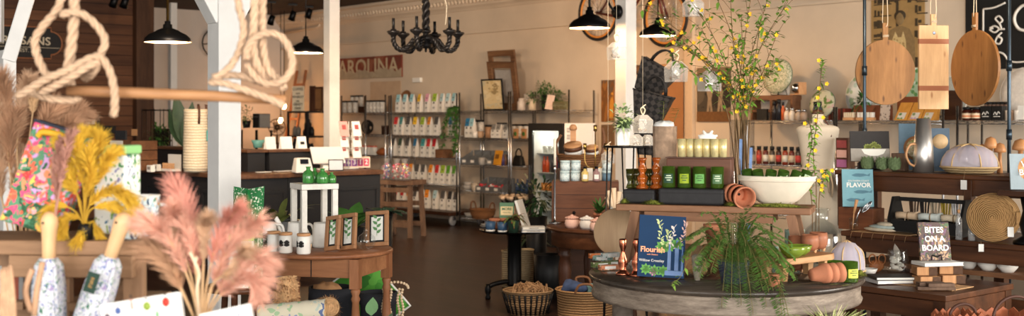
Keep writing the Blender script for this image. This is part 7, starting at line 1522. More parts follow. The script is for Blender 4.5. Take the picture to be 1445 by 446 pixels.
b=MB();b.lathe(cup_prof(.08,.11,.48,.008),18,T=TR((0,0,-.4985)));b.build('pot',M_terra,t)
RC=10.3;RZ=1.486
rk5=rack('wire_rack','chrome wall rack holding display plates and spice bottles, behind dress form',1052,1177,(.5,1.02,RZ),1.62,RC,.45)
rk6=rack('wire_rack','chrome wall rack behind round hanging board, with seed boxes on top',1180.5,1331,(.5,1.02,RZ),1.62,RC,.45)
rk7=rack('wire_rack','chrome wall rack with jam jars, nearest the chalkboard',1351,1470,(.5,1.02,RZ),1.62,RC,.45)
def rw(px,z=RZ,off=.12):return pl(px,RC+off,z+.0015)
def plate(name,label,loc,r,m,rm,tilt=14,rz=RA,sy=1.0):
 t=thing(name,label,'plate',loc,rz);b=MB();T=TR((0,0,r*sy+.02),(R(90-tilt),0,0))
 b.lathe([(.0001,.012),(r*.7,.012),(r,-.006),(r*.99,.002),(r*.68,.020),(.0001,.02)][::-1],40,0,T,sy=sy);b.build('dish',m,t)
 b=MB();b.tube([T@V((r*math.cos(a),r*sy*math.sin(a),-.004))for a in[2*PI*i/40 for i in range(40)]],.006,5,closed=True);b.build('rim',rm,t)
 b=MB();
 for s in(-1,1):b.tube([(s*.05,-.05,.04),(s*.05,-.045,.004),(s*.06,.09,.004),(s*.05,.035,.16)],.004,4)
 b.tube([(-.05,-.045,.004),(.05,-.045,.004)],.004,4);b.build('wire_stand',M_iron,t);return t
bx=thing('plank_riser','rough brown plank riser box behind dark bottles on wall rack','riser',rw(1094,RZ,.27),RA);b=MB();b.box((0,0,.10),(.56,.16,.03));b.box((0,0,.24),(.56,.16,.05));[b.box((x,0,.12),(.03,.15,.24))for x in(-.26,0,.26)];b.build('boards',M_crate,bx)
M_stone=pattern('speckled_stone',(180,176,150),[(150,156,126),(200,194,170),(130,140,112)],60,.5,.5)
plate('display_plate','stone speckled display plate with green rim on wire stand above plank riser',rw(1097,RZ+.2655,.28),.185,M_stone,plain('green_rim',(96,112,92),.5),10)
plate('display_plate','large plain white oval platter behind the speckled plate',rw(1084,RZ,.41),.27,plain('platter_white',(214,204,190),.35),M_cer,8,RA,1.0)
plate('display_plate','round plate with green botanical painting on wire stand above dress form',rw(1160,RZ,.22),.150,pattern('botanical_plate',(198,194,168),[(110,140,80),(90,120,60),(206,170,160),(150,168,110)],12,.4,.35,(1,1,1),.3),plain('grey_rim',(110,112,100),.4),14)
b=MB();b.box((0,0,.06),(.13,.03,.12));tag(b.build('black_box',M_black,loc=rw(1076,RZ,.1),rz=RA),'small black packet box at far end of wall rack behind branches','box')
for i,(px,h,r,c,cn)in enumerate(((1093,.20,.03,(40,34,34),'black'),(1099,.22,.03,(36,36,40),'tall black and white'),(1105,.19,.018,(200,96,50),'slim orange'),(1110.5,.13,.032,(216,196,176),'pale pink salt'),(1117.5,.13,.032,(222,206,186),'cream salt'),(1127,.11,.04,(170,150,130),'squat clear'),(1134.5,.11,.04,(160,136,116),'squat brown'),(1150.5,.19,.028,(46,50,64),'dark blue capped'),(1157,.19,.028,(50,54,60),'dark grey capped'))):
 t=lat('spice_bottle','%s bottle on wall rack, %s from branches'%(cn,ORD[i]),'bottle',rw(px,RZ,.08),[(.0001,0),(r,0),(r,h*.62),(r*.55,h*.74),(r*.6,h*.80)],plain('spice_%d'%i,c,.3,var=.15),14,parts=(('cap',[(r*.7,h*.801),(r*.7,h),(.0001,h)],M_black if i not in(3,4,5,6)else M_steel),))
t=thing('globe_box','silver mercury globe in small wooden cube on top of plank riser','ornament',rw(1128.5,RZ+.268,.30),RA);b=MB();b.ball((0,-.06,.07),.055,18);b.build('globe',plain('mirror_silver',(200,200,196),.12,1,var=.05),t);b=MB();b.box((.065,-.04,.065),(.012,.12,.13));b.box((-.0,-.0,.065),(.118,.012,.13));b.box((0,-.04,.004),(.118,.08,.008));b.build('cube',M_lid,t)
t=thing('red_chest','red leather covered small chest on wall rack beside dress form neck','chest',rw(1186,RZ,.30),RA);b=MB();b.box((0,0,.06),(.20,.14,.12));b.build('body',plain('oxblood',(124,48,34),.5,var=.15),t,bevel=.006);b=MB();[b.box((x,-.0,.06),(.025,.145,.123))for x in(-.06,.06)];b.build('strap',M_leather,t)
for i in range(12):
 px=1062+i*9.2;c=[(60,40,34),(140,60,40),(96,44,36),(70,60,52)][i%4];t=lat('sauce_jar','sauce jar with black lid on lower wall rack shelf, %s from branches'%ORD[i],'jar',rw(px,1.02,.10),[(.0001,0),(.03,0),(.03,.13),(.018,.15)],plain('sauce_c%d'%(i%4),c,.25,var=.2),12,parts=(('lid',[(.024,.151),(.024,.19),(.0001,.19)],M_black),('label',[(.0305,.03),(.0305,.10)],plain('jar_label%d'%(i%3),[(196,176,150),(170,60,54),(210,204,190)][i%3],.6))))
t=thing('succulent_box','brown wooden planter box of green leaves behind round hanging board','planter',rw(1232,RZ,.22),RA);b=MB();b.box((0,0,.075),(.36,.13,.15));b.build('box',wood('planter_brown',(104,56,34),(150,90,58),0,7,.6),t);b=MB();bush(b,(-.11,-.02,.20),.06,60,.11,.04,0,2);bush(b,(.11,-.02,.19),.05,50,.1,.035,0,3);b.build('foliage',M_leafg,t)
lat('striped_pot','small white pot with pale blue band on planter box','pot',rw(1224,RZ+.152,.21),[(.0001,0),(.04,0),(.05,.06),(.05,.10),(.044,.10),(.0001,.02)],plain('pale_blue_pot',(196,208,210),.4),18)
for i,(px,w)in enumerate(((1199,.115),(1222,.18))):
 t=thing('soap_tray',('small tray of pale striped soaps at end of wall rack','larger tray of white bottles next to striped soaps')[i],'tray',rw(px,RZ,.06),RA);b=MB();b.box((0,0,.014),(w,.07,.026));b.build('tray',M_lid,t)
 for k in range(5):b=MB();b.box((-w/2+w*(k+.5)/5,0,.053),(w/6.5,.05,.05));b.build('soap',[M_cream,M_cer][i],t,bevel=.003)
t=thing('leaflet_card','grey patterned card standing on rack right below hanging round board','card',rw(1249,RZ,.06),RA);b=MB();b.box((0,0,.075),(.105,.006,.15),0,(R(-8),0,0));b.build('card',pattern('card_blotch',(190,176,164),[(110,96,90),(150,140,132)],40,.36,.7),t)
for i,px in enumerate((1274,1293,1312)):
 t=thing('seed_box','tilted yellow wood seed packet box, %s from round hanging board'%ORD[i],'box',rw(px,RZ,.05),RA);b=MB();b.frus((0,0,0),(.13,.10),(.13,.012),.17,0,None,(.02,.05));b.build('box',wood('yellow_box',(190,128,52),(226,168,84),2,8,.5),t);b=MB();b.quad((-.04,-.0485,.012),(.04,-.0485,.012),(.056,.036,.145),(-.024,.036,.145));b.build('packet',pattern('seed_print%d'%i,(216,210,200),[[(120,150,90),(90,130,70)],[(180,150,180),(120,140,90)],[(110,140,70),(200,190,120)]][i],26,.4,.6),t)
b=MB();b.box((0,0,.115),(.34,.05,.23));tag(b.build('rust_panel',wood('rust_wood',(110,58,32),(150,86,50),0,7,.6),loc=rw(1290,RZ,.33),rz=RA),'rust brown wooden panel behind the seed boxes','panel')
b=MB();b.box((0,0,.12),(.18,.02,.28),0,(R(-8),0,0));tag(b.build('dark_board',M_darkwood,loc=rw(1345,RZ,.2)+V((0,0,.021)),rz=RA,bevel=.003),'dark brown cutting board leaning on wall rack beside jam jars','cutting board')
for i,px in enumerate((1365,1378)):
 t=thing('jam_jar',('dark jam jar with cream label, first beside dark board','dark jam jar with cream label, second from dark board')[i],'jar',rw(px,RZ,.06),RA);b=MB();b.lathe([(.0001,0),(.042,0),(.045,.01),(.045,.085),(.036,.098)],20);b.build('glass',plain('dark_jam',(60,26,18),.15,var=.2),t);b=MB();b.lathe([(.041,.0985),(.041,.122),(.0001,.123)],20);b.build('lid',M_black,t);b=MB();b.lathe([(.0455,.02),(.0455,.065)],20,caps=False);b.build('label',plain('jam_label',(224,200,170),.6),t);b=MB();b.lathe([(.0462,.032),(.0462,.045)],20,caps=False);b.build('label_band',plain('jam_orange',(206,120,70),.6),t)
for i,px in enumerate((1394,1410)):
 t=thing('sauce_box',('black boxed jar with white script, nearer jam jars','black boxed jar with white script, further from jam jars')[i],'box',rw(px,RZ,.08),RA);b=MB();b.box((0,0,.065),(.10,.09,.13));b.build('box',M_black,t,bevel=.003);b=MB();b.tube(smooth_path([(-.03,-.047,.05),(-.015,-.047,.075),(0,-.047,.05),(.015,-.047,.08),(.03,-.047,.06)],4),.003,4);b.box((0,-.0465,.035),(.06,.002,.005));b.build('script_print',M_inkw,t)
for i in range(6):t=lat('small_jar','%s small black lidded jar stacked behind the black sauce boxes'%ORD[i],'jar',rw(1392+i*5.6,RZ,.26),[(.0001,0),(.02,0),(.02,.145)],plain('small_jar_glass',(120,96,84),.3),10,'small jars behind sauce boxes',parts=(('lid',[(.022,.146),(.022,.17),(.0001,.17)],M_black),))
for i in range(3):lat('salt_jar','%s clear spice jar with grey lid, right of black sauce boxes'%ORD[i],'jar',rw(1421.5+i*6.2,RZ,.06),[(.0001,0),(.02,0),(.02,.07),(.021,.071),(.021,.09),(.0001,.09)],plain('salt_glass%d'%i,[(190,176,160),(150,120,96),(206,196,184)][i],.3),12)
b=MB();b.box((0,0,.06),(.11,.006,.13),0,(R(-15),0,0));tag(b.build('white_card',M_paper,loc=rw(1444,RZ,.06)+V((0,0,.0085)),rz=RA),'pale folded card at outer end of jam jar rack','card')
plate('glass_platter','clear oval glass platter standing behind rectangular hanging board',rw(1338,RZ,.40),.2,glass('platter_glass',(220,228,224),.25,.05,.2),M_cer,6);plate('blue_platter','white platter with pale leaf print hidden behind round hanging board',rw(1222,RZ,.40),.235,pattern('leaf_platter',(206,214,214),[(150,180,150),(170,196,190)],12,.36,.4),M_cer,6)
t=thing('leaf_tile','square tile of green leaves glimpsed between round and rectangular boards','tile',rw(1287,RZ+.2315,.34),RA);b=MB();b.box((0,0,.14),(.26,.015,.28));b.build('tile',pattern('green_tile',(150,176,150),[(80,130,80),(110,150,90),(196,210,200)],24,.45,.5),t)
plate('white_dish','white rounded tray with leaf motif by the pipe upright near chalkboard',rw(1440,RZ+.135,.3)if 0 else rw(1446,RZ,.34),.23,plain('dish_white',(222,214,204),.35),M_cer,6)
M_sep=plain('sepia',(150,122,78),.7,var=.2,scale=6);M_sepd=plain('sepia_dark',(62,52,38),.8,var=.3,scale=14)
t,w,h=wallart('vintage_photo','tall sepia shop photograph of person behind counter hung on wall',1231,1306,-40,102,plain('sepia',(150,122,78),.7,var=.2,scale=6))
b=MB();rr=random.Random(3)
for z in(.34,.22,.10,-.02,-.14):
 for k in range(14):
  x=-w/2+.05+k*(w-.1)/13
  if abs(x-.03)<.17 and z<.15:continue
  b.box((x,-.0075,z+rr.uniform(0,.02)),(rr.uniform(.02,.05),.002,rr.uniform(.03,.08)))
 b.box((-.17,-.0072,z-.03),(w*.34,.002,.012));b.box((.28,-.0072,z-.03),(w*.2,.002,.012))
b.box((0,-.0074,.36),(w*.8,.002,.12));b.box((0,-.0071,.1),(w*.05,.002,.6));b.box((0,-.0074,-.42),(w*.9,.002,.1));b.build('photo_dark_shapes',M_sepd,t)
b=MB();b.poly([(-.17,-.5),(.2,-.5),(.2,-.2),(.14,-.08),(.06,-.045),(.0,-.045),(-.08,-.08),(-.14,-.2)],.003,0,TR((.0,-.0105,0)));b.ball((.03,-.0095,.03),.056,14,0,(.85,.1,1.2));b.box((.03,-.016,.035),(.06,.003,.01));b.build('photo_figure',plain('sepia_mid',(128,106,72),.7,var=.15),t);b=MB();b.poly([(-.08,-.5),(.11,-.5),(.10,-.2),(.07,-.1),(.05,-.16),(.01,-.16),(-.02,-.1),(-.06,-.2)],.002,0,TR((.0,-.0128,0)));b.build('photo_apron',pattern('sepia_dots',(190,168,120),[(150,126,84),(206,186,140)],30,.4,.7),t);b=MB();b.ball((.03,-.0062,.06),.068,14,0,(1,.1,.85));b.build('photo_hair',M_sepd,t)
t,w,h=wallart('chalkboard','large black chalkboard with white scroll drawing and letter hung on wall',1364,1500,-60,97,plain('chalk_ground',(26,25,24),.85,var=.15))
M_chk=plain('chalk_white',(222,216,206),.9,var=.08)
def ch(pts,r=.010):b=MB();b.tube(smooth_path([wz(px,py)-t.location for px,py in pts],5),r,4);o=b.build('chalk_line',M_chk,t);o.data.transform(Matrix.Translation((0,-.034,0))@Matrix.Rotation(-RA,4,'Z'));return o
ch([(1421,4),(1405,11),(1390,13)]);ch([(1390,13),(1390,45)]);ch([(1407,73),(1418,76),(1424,84)]);ch([(1424,86),(1436,88),(1450,87)])
ch([(1416,42),(1413,34),(1407,27),(1412,23),(1417,29),(1413,33)]);ch([(1416,46),(1410,52),(1407,60),(1413,62),(1416,55),(1411,52)]);ch([(1399,40),(1406,37),(1412,41),(1406,46),(1399,42),(1404,40)]);ch([(1412,42),(1420,41)]);ch([(1458,10),(1446,8),(1436,18),(1434,30),(1440,41),(1452,44)],.016)
df=onz(1154,8.9,.001);t=thing('dress_form','white linen dress form wearing apron dress, standing behind round table','dress form',df,R(8));zt=1.5
M_linen=plain('linen_white',(168,159,144),.85,var=.06,scale=9,bump=.1)
b=MB();b.lathe([(.185,.66),(.175,.8),(.155,.95),(.122,1.10),(.116,1.16),(.132,1.26),(.146,1.34),(.158,1.40),(.160,1.425),(.150,1.44),(.115,1.452),(.06,1.462),(.043,1.475),(.042,1.535),(.0001,1.536)],40,sy=.72,wob=lambda a,z:1+(.035*math.sin(a*11+z*3)if z<1.1 else 0));b.build('torso',M_linen,t)
b=MB();b.lathe([(.043,1.536),(.046,1.545),(.03,1.565),(.0001,1.57)],20,sy=.72);b.build('neck_cap',M_darkwood,t)
b=MB();b.tube(ring(.118,1.13,28,(0,0),1.02,.75),.008,6,closed=True);b.tube([(.05,-.09,1.13),(.07,-.11,1.02),(.06,-.12,.93)],.007,5);b.tube([(.05,-.09,1.13),(.03,-.12,1.05),(.04,-.125,.96)],.007,5);b.build('waist_tie',plain('linen_tie',(176,160,138),.85),t)
b=MB();b.tube(smooth_path([(-.03,-.035,1.50),(-.05,-.085,1.43),(-.055,-.105,1.37)],4),.006,5);b.tube(smooth_path([(.045,-.02,1.49),(.07,-.08,1.42),(.06,-.1,1.37)],4),.006,5);b.build('neck_strap',M_leather,t)
b=MB();b.cyl((0,0,.02),(0,0,.68),.014);b.lathe([(.0001,0),(.15,0),(.14,.02),(.0001,.03)],24);b.build('stand',M_iron,t)
def q_(px,c,z):return pl(px,c,z)
A0,A1=q_(1186,6.97,.001),q_(1500,6.97,.001);LA=(A1-A0).length;M_desk=wood('desk_wood',(52,30,18),(108,66,40),0,6,.36);M_deskv=wood('desk_leg',(48,28,17),(98,60,36),2,6,.4)
t=thing('long_table','long dark brown wooden table under the console, carrying baskets and bottles','table',A0,RA)
b=MB();b.box((LA/2,.40,.732),(LA,.8,.034));b.build('table_top',M_desk,t,bevel=.006);b=MB();b.box((LA/2,.05,.665),(LA-.1,.03,.095));b.box((LA/2,.74,.665),(LA-.1,.03,.095));b.build('apron',M_desk,t)
b=MB();b.box((LA/2,.42,.54),(LA-.1,.6,.03));b.build('lower_shelf',M_crate,t);b=MB();b.box((LA/2,.09,.36),(LA-.1,.03,.10));b.build('low_rail',M_desk,t)
for x in(.06,LA*.5,LA-.06):
 for y in(.06,.74):b=MB();b.box((x,y,.3575),(.07,.07,.715));b.build('leg',M_deskv,t)
B0,B1=q_(1181,7.26,.7515),q_(1496,7.26,.7515);LB=(B1-B0).length;HB=1.143-.7515
t=thing('console_desk','dark wood console with drawer stacked on long table, cookbooks on top','console',B0,RA)
b=MB();b.box((LB/2,.235,HB-.016),(LB+.03,.49,.032));b.build('top',M_desk,t,bevel=.008);b=MB();b.box((LB/2,.03,HB-.085),(LB-.06,.03,.105));b.box((LB/2,.45,HB-.085),(LB-.06,.03,.105));b.build('apron',M_desk,t)
for x in(.03,LB*.62,LB-.03):
 for y in(.03,.45):b=MB();b.box((x,y,(HB-.033)/2),(.055,.055,HB-.034));b.build('leg',M_deskv,t,bevel=.003)
DZ2=1.143
def od(px,off=.10):return pl(px,7.26+off,DZ2+.0015)
def ol(px,off=.10):return pl(px,6.97+off,.7505)
for i,px in enumerate((1220,1424)):
 p=pl(px,7.26+.535,.001);b=MB();b.tube([(0,0,0),(0,0,CEIL-.006)],.0125,12);b.lathe([(.0001,0),(.04,0),(.04,.008),(.0001,.01)],16)
 for z in(1.36,1.82):b.lathe([(.0001,z),(.019,z),(.019,z+.07),(.0001,z+.07)],14)
 tag(b.build('pipe_upright',plain('blue_steel',(62,74,84),.35,.8),loc=p),('dark steel pipe upright in front of the round hanging board','dark steel pipe upright in front of chalkboard')[i],'pipe')
pA,pB=pl(1190,7.94,2.62),pl(1480,7.94,2.62);b=MB();b.tube([pA,pB],.0125,10);tag(b.build('hanging_rail',plain('blue_steel',(62,74,84),.35,.8)),'steel pipe rail above view from which the cutting boards hang','rail')
def hboard(label,px,py,Y,rz,shape,hw_,m,hlen):
 p=at(px,py,Y);t=thing('cutting_board',label,'cutting board',p,rz);b=MB()
 pts=[(hw_*math.cos(2*PI*i/48),hw_*1.06*math.sin(2*PI*i/48))for i in range(48)]if shape=='round' else[(-hw_,-.30),(hw_,-.30),(hw_,.30),(-hw_,.30)]
 zt=hw_*1.06 if shape=='round' else.30
 b.poly(pts,.022,0,TR((0,-.011,0)));b.build('board',m,t,bevel=.002)
 b=MB();b.poly([(-.019,zt-.012),(.019,zt-.012),(.021,zt+hlen),(-.021,zt+hlen)],.0216,0,TR((0,-.0108,0)));b.build('handle',m,t,bevel=.003)
 b=MB();b.tube(smooth_path([(0,-.013,zt+hlen-.03),(.012,-.02,zt+hlen+.03),(0,0,2.62-p.z),(-.012,.02,zt+hlen+.03),(0,.013,zt+hlen-.03)],5),.0028,5);[b.tube([(-.022,-.014,zt+.02+.006*k),(.022,-.014,zt+.022+.006*k)],.002,4)for k in range(3)];b.build('string',plain('string',(206,190,164),.8),t)
 if shape!='round':
  for z in(.185,-.15):b=MB();b.box((0,0,z),(hw_*2+.001,.0228,.036));b.build('inlay',wood('inlay',(120,72,48),(160,104,72),0,8,.5),t)
  b=MB();b.lathe([(.0001,0),(.012,0),(.0001,.001)],12,T=TR((.0,-.0125,.245),(PI/2,0,0)));b.build('sticker',plain('pale_sticker',(170,190,220),.5),t)
 return t
M_bo=knotty('oak_board',(116,80,44),(162,118,72),(78,50,30));M_bo2=knotty('amber_board',(114,74,38),(156,108,60),(76,46,26));M_bl=knotty('pale_board',(166,132,96),(204,170,128),(140,98,66))
hboard('round oak cutting board with short handle hanging behind pipe upright',1249,102,9.0,R(6),'round',.230,M_bo,.125);hboard('rectangular pale cutting board with two dark inlaid stripes hanging in middle',1317,95,8.62,R(8),'rect',.112,M_bl,.08);hboard('round amber cutting board turned edgeways, hanging before chalkboard',1376,96,8.38,R(-73),'round',.250,M_bo2,.12)
t=book('still_life_book','dark cover book with artichokes in white bowl standing on console',od(1228,.18)+V((0,0,.058)),R(-6),.27,.215,.02,plain('charcoal_cover',(44,42,42),.6),R(12))
b=MB();b.box((0,.03,-.027),(.16,.05,.048));b.build('stand',M_black,t)
b=MB();b.box((0,-.0115,.045),(.266,.002,.09));b.build('cloth_print',plain('grey_cloth',(150,146,138),.7,var=.1),t)
b=MB();b.poly([(-.06,.085),(.11,.085),(.09,.052),(.05,.038),(.0,.038),(-.04,.052)],.001,0,TR((0,-.0135,0)));b.build('bowl_print',plain('print_white',(226,226,218),.6),t)
b=MB();[fpetals(b,x,z,.026,9,0)for x,z in((-.02,.10),(.0,.10),(.03,.118),(.055,.10))];b.build('artichoke_print',plain('print_olive',(130,140,70),.6,var=.2),t)
M_art_=plain('artichoke',(106,124,86),.6,var=.25,scale=40)
for i,px in enumerate((1224,1245,1262)):
 t=thing('artichoke','green artichoke, %s of three in row on console below the still life'%ORD[i],'artichoke',od(px,.055));b=MB();b.ball((0,0,.038),.034,14,0,(1,1,1))
 for r in range(6):
  for k in range(9):a=2*PI*(k+.5*(r%2))/9;z=.012+.011*r;rr_=.036*math.cos((z-.036)/.045);b.leaf((rr_*math.cos(a)*.92,rr_*math.sin(a)*.92,z),(math.cos(a)*.55,math.sin(a)*.55,1),.030,.030,0,-.25,3,-.2)
 b.build('body',M_art_,t)
pk=od(1303,.12);t=thing('steel_pitcher','tall tapered polished steel pitcher with wooden loop handle on console','pitcher',pk,R(10));b=MB();b.lathe([(.0001,0),(.070,0),(.066,.12),(.045,.36),(.042,.36),(.06,.12),(.0001,.01)],36);b.build('body',plain('polished_steel',(216,212,206),.33,.9,var=.02),t)
b=MB();b.tube(smooth_path([(-.06,0,.19),(-.10,0,.18),(-.125,0,.12),(-.10,0,.06),(-.064,0,.04)],5),.008,8);b.build('handle',M_lid,t)
t=book('cook_book','blue grey cookbook with round dish photo standing behind steel pitcher',od(1291,.27)+V((0,0,.004)),R(-14),.21,.32,.03,plain('slate_cover',(84,110,128),.5,var=.1),R(6));b=MB();b.lathe([(.0001,0),(.085,0),(.085,.0015),(.0001,.0015)],32,T=TR((.01,-.0165,.15),(PI/2,0,0)));q=b.build('dish_print',plain('dish_brown',(150,106,70),.5),t);b=MB();b.lathe([(.0001,0),(.068,0),(.068,.0015),(.0001,.0015)],32,T=TR((.01,-.0182,.15),(PI/2,0,0)));b.build('food_print',pattern('salad_print',(206,190,150),[(150,160,90),(190,120,80),(226,216,190)],60,.4,.5),q)
t=book('cook_book','thin dark cookbook with bowl photo standing right of steel pitcher',od(1327,.24)+V((0,0,.004)),R(-12),.12,.29,.02,plain('ink_blue_cover',(70,88,104),.5,var=.1),R(5));b=MB();b.lathe([(.0001,0),(.05,0),(.05,.0015),(.0001,.0015)],28,T=TR((0,-.0115,.2),(PI/2,0,0)));b.build('dish_print',plain('bowl_tan',(190,160,120),.5,var=.15),t)
b=MB();b.box((0,0,.06),(.10,.06,.12));tag(b.build('knife_block',M_stack,loc=od(1270,.20),rz=RA,bevel=.003),'rough wooden block between artichokes and steel pitcher','block')
t=thing('spice_cabinet','tiny wooden drawer cabinet of spices at far end of console','cabinet',od(1193,.28),RA);b=MB();b.box((0,0,.11),(.10,.09,.22));b.build('body',M_walnut,t)
for k in range(3):b=MB();b.box((0,-.047,.035+.07*k),(.08,.006,.055));q=b.build('drawer',plain('drawer%d'%k,[(150,90,130),(190,150,140),(130,60,60)][k],.5),t)
for i,px in enumerate((1334,1347,1360)):lat('lidded_jar','%s clear glass storage jar behind mesh covered tray'%ORD[i],'jar',od(px,.33),[(.0001,0),(.035,0),(.037,.08),(.03,.10),(.032,.105),(.032,.12),(.0001,.125)],glass('storage_glass',(250,252,250),.25,.05,.15,(200,200,196)),20,'storage jars')
M_mush=wood('mushroom_wood',(150,98,58),(206,150,100),2,6,.4)
for i,(px,off,h,r,z)in enumerate(((1375,.36,.16,.030,0),(1386,.41,.19,.034,0),(1398,.37,.24,.042,0),(1411,.40,.20,.038,0),(1440,.30,.23,.05,0))):lat('wooden_mushroom',('smallest wooden mushroom at far end behind mesh tray','small wooden mushroom, second behind mesh tray','tallest wooden mushroom behind mesh tray','pale wooden mushroom leaning right behind mesh tray','large wooden mushroom beyond the pipe upright')[i],'mushroom',od(px,off),[(.0001,0),(r*.5,0),(r*.3,h*.4),(r*.3,h*.66),(r,h*.68),(r*1.02,h*.76),(r*.7,h*.94),(.0001,h)],M_mush,22)
tp=od(1368,.05)+V((0,0,0));tp=pl(1368,7.26+.150,DZ2+.0015);t=thing('mesh_tray','round bamboo tray under lavender mesh dome with price tag on console','food cover',tp,RA)
b=MB();b.lathe([(.0001,0),(.13,0),(.175,.035),(.182,.042),(.170,.042),(.12,.012),(.0001,.010)],36,sx=1.05,sy=.9);b.build('tray',weave('bamboo',(170,140,96),(220,196,150),60),t)
b=MB();b.lathe([(.172,.043),(.168,.09),(.14,.145),(.09,.175),(.0001,.188)],32,caps=False,sx=1.05,sy=.9);b.build('mesh_cover',M_net,t)
b=MB()
for a0 in(.3,1.35,2.4):b.tube([(.176*math.cos(u)*math.cos(a0)*1.05,.176*math.cos(u)*math.sin(a0)*.9,.043+.149*math.sin(u))for u in[PI*i/16 for i in range(17)]],.005,5)
b.tube(ring(.178,.043,40,(0,0),1.05,.9),.006,5,closed=True);b.build('cane_ribs',plain('straw',(200,168,120),.8),t)
b=MB();b.box((-.06,0,.05),(.12,.09,.003),0,(R(20),R(10),.3));b.box((.02,-.02,.06),(.10,.07,.003),0,(R(-15),R(20),.7));b.build('card',M_paper,t)
b=MB();b.tube([(.06,-.166,.035),(.062,-.185,-.02),(.062,-.186,-.035)],.0015,4);b.box((.062,-.187,-.065),(.042,.002,.06),1);b.build('price_tag',[M_twig,M_paper],t)
p=pl(1452,6.90+.16,.7505);t=thing('turned_pedestal','dark turned wood pedestal at end of long table carrying bread book','pedestal',p,RA);hP=1.072-.7505;b=MB();b.lathe([(.0001,0),(.09,0),(.09,.02),(.04,.05),(.055,.12),(.035,.2),(.05,hP-.035)],24);b.build('column',M_iron,t);b=MB();b.box((0,0,hP-.017),(.30,.2,.033));b.build('top',M_darkwood,t,bevel=.004)
t=book('bread_book','bread cookbook with round loaf cover standing on turned pedestal',V((p.x,p.y,1.0735))+V((.0,.0,.004)),R(-10),.21,.215,.022,plain('pale_blue_cover',(150,164,170),.5,var=.15,scale=10),R(10));b=MB();b.lathe([(.0001,.006),(.05,.005),(.08,.0)],32,T=TR((.02,-.0115,.125),(PI/2,0,0)),caps=False);b.build('loaf_print',pattern('loaf',(206,150,96),[(226,180,130),(180,116,66)],22,.45,.5),t);text('WILD',.05,t,(.02,-.0185,.15),M_inkw,bold=.001);text('BREAD',.05,t,(.02,-.0185,.10),M_inkw,bold=.001)
t=thing('book_step','reddish wooden step box on long table under the teal cookbook','box',ol(1213,.16),RA);b=MB();b.box((0,.02,.075),(.27,.14,.15));b.build('body',wood('step_wood',(84,48,30),(136,84,54),0,6,.5),t,bevel=.004)
t=book('seafood_book','teal seafood cookbook with fish drawings standing on reddish step box',ol(1211,.15)+V((0,0,.1555)),R(-8),.205,.255,.022,plain('teal_cover',(112,160,172),.5,var=.06),R(12));text('SOUTHERN COAST',.016,t,(.005,-.012,.175),M_inkw);text('FLAVOR',.044,t,(.005,-.012,.145),M_inkw,bold=.0008)
for x,z,s in((.02,.215,1),(.03,.10,1),(-.02,.045,1)):b=MB();b.poly([(x-.06,z),(x-.03,z+.012),(x+.02,z+.010),(x+.045,z+.002),(x+.065,z+.014),(x+.06,z-.008),(x+.04,z-.004),(x+.0,z-.012),(x-.04,z-.010)],.0008,0,TR((0,-.0122,0)));b.build('fish_print',plain('fish_ink',(78,118,134),.6),t)
b=MB();b.box((0,-.045,.02),(.13,.01,.02));b.bar((-.05,-.04,.01),(-.05,.06,.0),.006);b.bar((.05,-.04,.01),(.05,.06,.0),.006)
t=thing('utensil_glass','clear glass holding a metal whisk and wooden handled brush','utensil holder',ol(1205,.035));b=MB();b.lathe(cup_prof(.03,.034,.09,.003),20);b.build('glass',M_clear,t);b=MB();b.tube([(0,0,.02),(.03,0,.12),(.055,.0,.165)],.005,6)
for k in range(5):a=PI*k/5;b.tube(smooth_path([(.05,0,.12),(.085+.012*math.cos(a),.018*math.sin(a),.15),(.12,0,.20),(.085-.012*math.cos(a),-.018*math.sin(a),.17),(.05,0,.12)],3),.002,4)
b.build('whisk',M_steel,t);b=MB();b.tube([(-.01,0,.01),(.0,0,.12)],.004,6);b.tube([(.0,0,.12),(.02,0,.21)],[.008,.012],8);b.build('brush',M_lid,t)
t=thing('black_caddy','long black wooden tool caddy with handle bar holding linen napkins','caddy',ol(1317,.155),RA);CL=.50;b=MB();b.box((0,0,.05),(CL,.17,.016));b.box((0,-.09,.055),(CL,.012,.075));b.box((0,.09,.055),(CL,.012,.075));[b.poly([(-.09,.01),(.09,.01),(.09,.10),(.035,.24),(-.035,.24),(-.09,.10)],.018,0,TR((s*CL/2-.009,0,0),(0,0,PI/2)))for s in(-1,1)];b.build('body',M_black,t);b=MB();b.box((0,0,.225),(CL-.02,.025,.025));b.build('handle',M_black,t)
for i,(x,c,L)in enumerate(((-.14,(196,170,140),.15),(.0,(190,196,190),.15),(.14,(206,190,164),.15))):
 b=MB();b.tube([(-L/2,0,0),(-L/4,0,.004),(L/4,0,.0),(L/2,0,.004)],[.026,.022,.026,.03],10);b.tube([(0,.025*math.cos(a),.025*math.sin(a))for a in[2*PI*k/12 for k in range(12)]],.004,4,1,closed=True);o=b.build('linen_napkin',[plain('napkin%d'%i,c,.9,var=.12),M_twig],loc=ol(1317,.155)+UX*x*1.15+VX*(-.03)+V((0,0,.119)),rz=RA+.2);tag(o,('tan tied linen napkin roll in black caddy','pale blue grey tied napkin roll in middle of black caddy','cream tied napkin roll at right of black caddy')[i],'napkin')
for i,(px,c)in enumerate(((1290,(90,70,56)),(1305,(60,56,54)),(1320,(200,186,160)),(1335,(196,170,70)),(1350,(206,206,206)))):b=MB();b.lathe(cup_prof(.028,.032,.1,.003),16);[b.tube([(.012*math.cos(k),.012*math.sin(k),.02),(.03*math.cos(k),.03*math.sin(k),.2)],.006,5,1)for k in range(5)];tag(b.build('cutlery_jar',[M_clear,plain('cutlery%d'%i,c,.5,var=.2)],loc=ol(px,.46)),'jar of %s handled utensils behind black caddy'%('brown','black','cream','mustard','pale grey')[i],'jar')
t=thing('folded_linens','folded striped linen cloths on jute mat at front of long table','linen',ol(1243,.075),RA);b=MB();
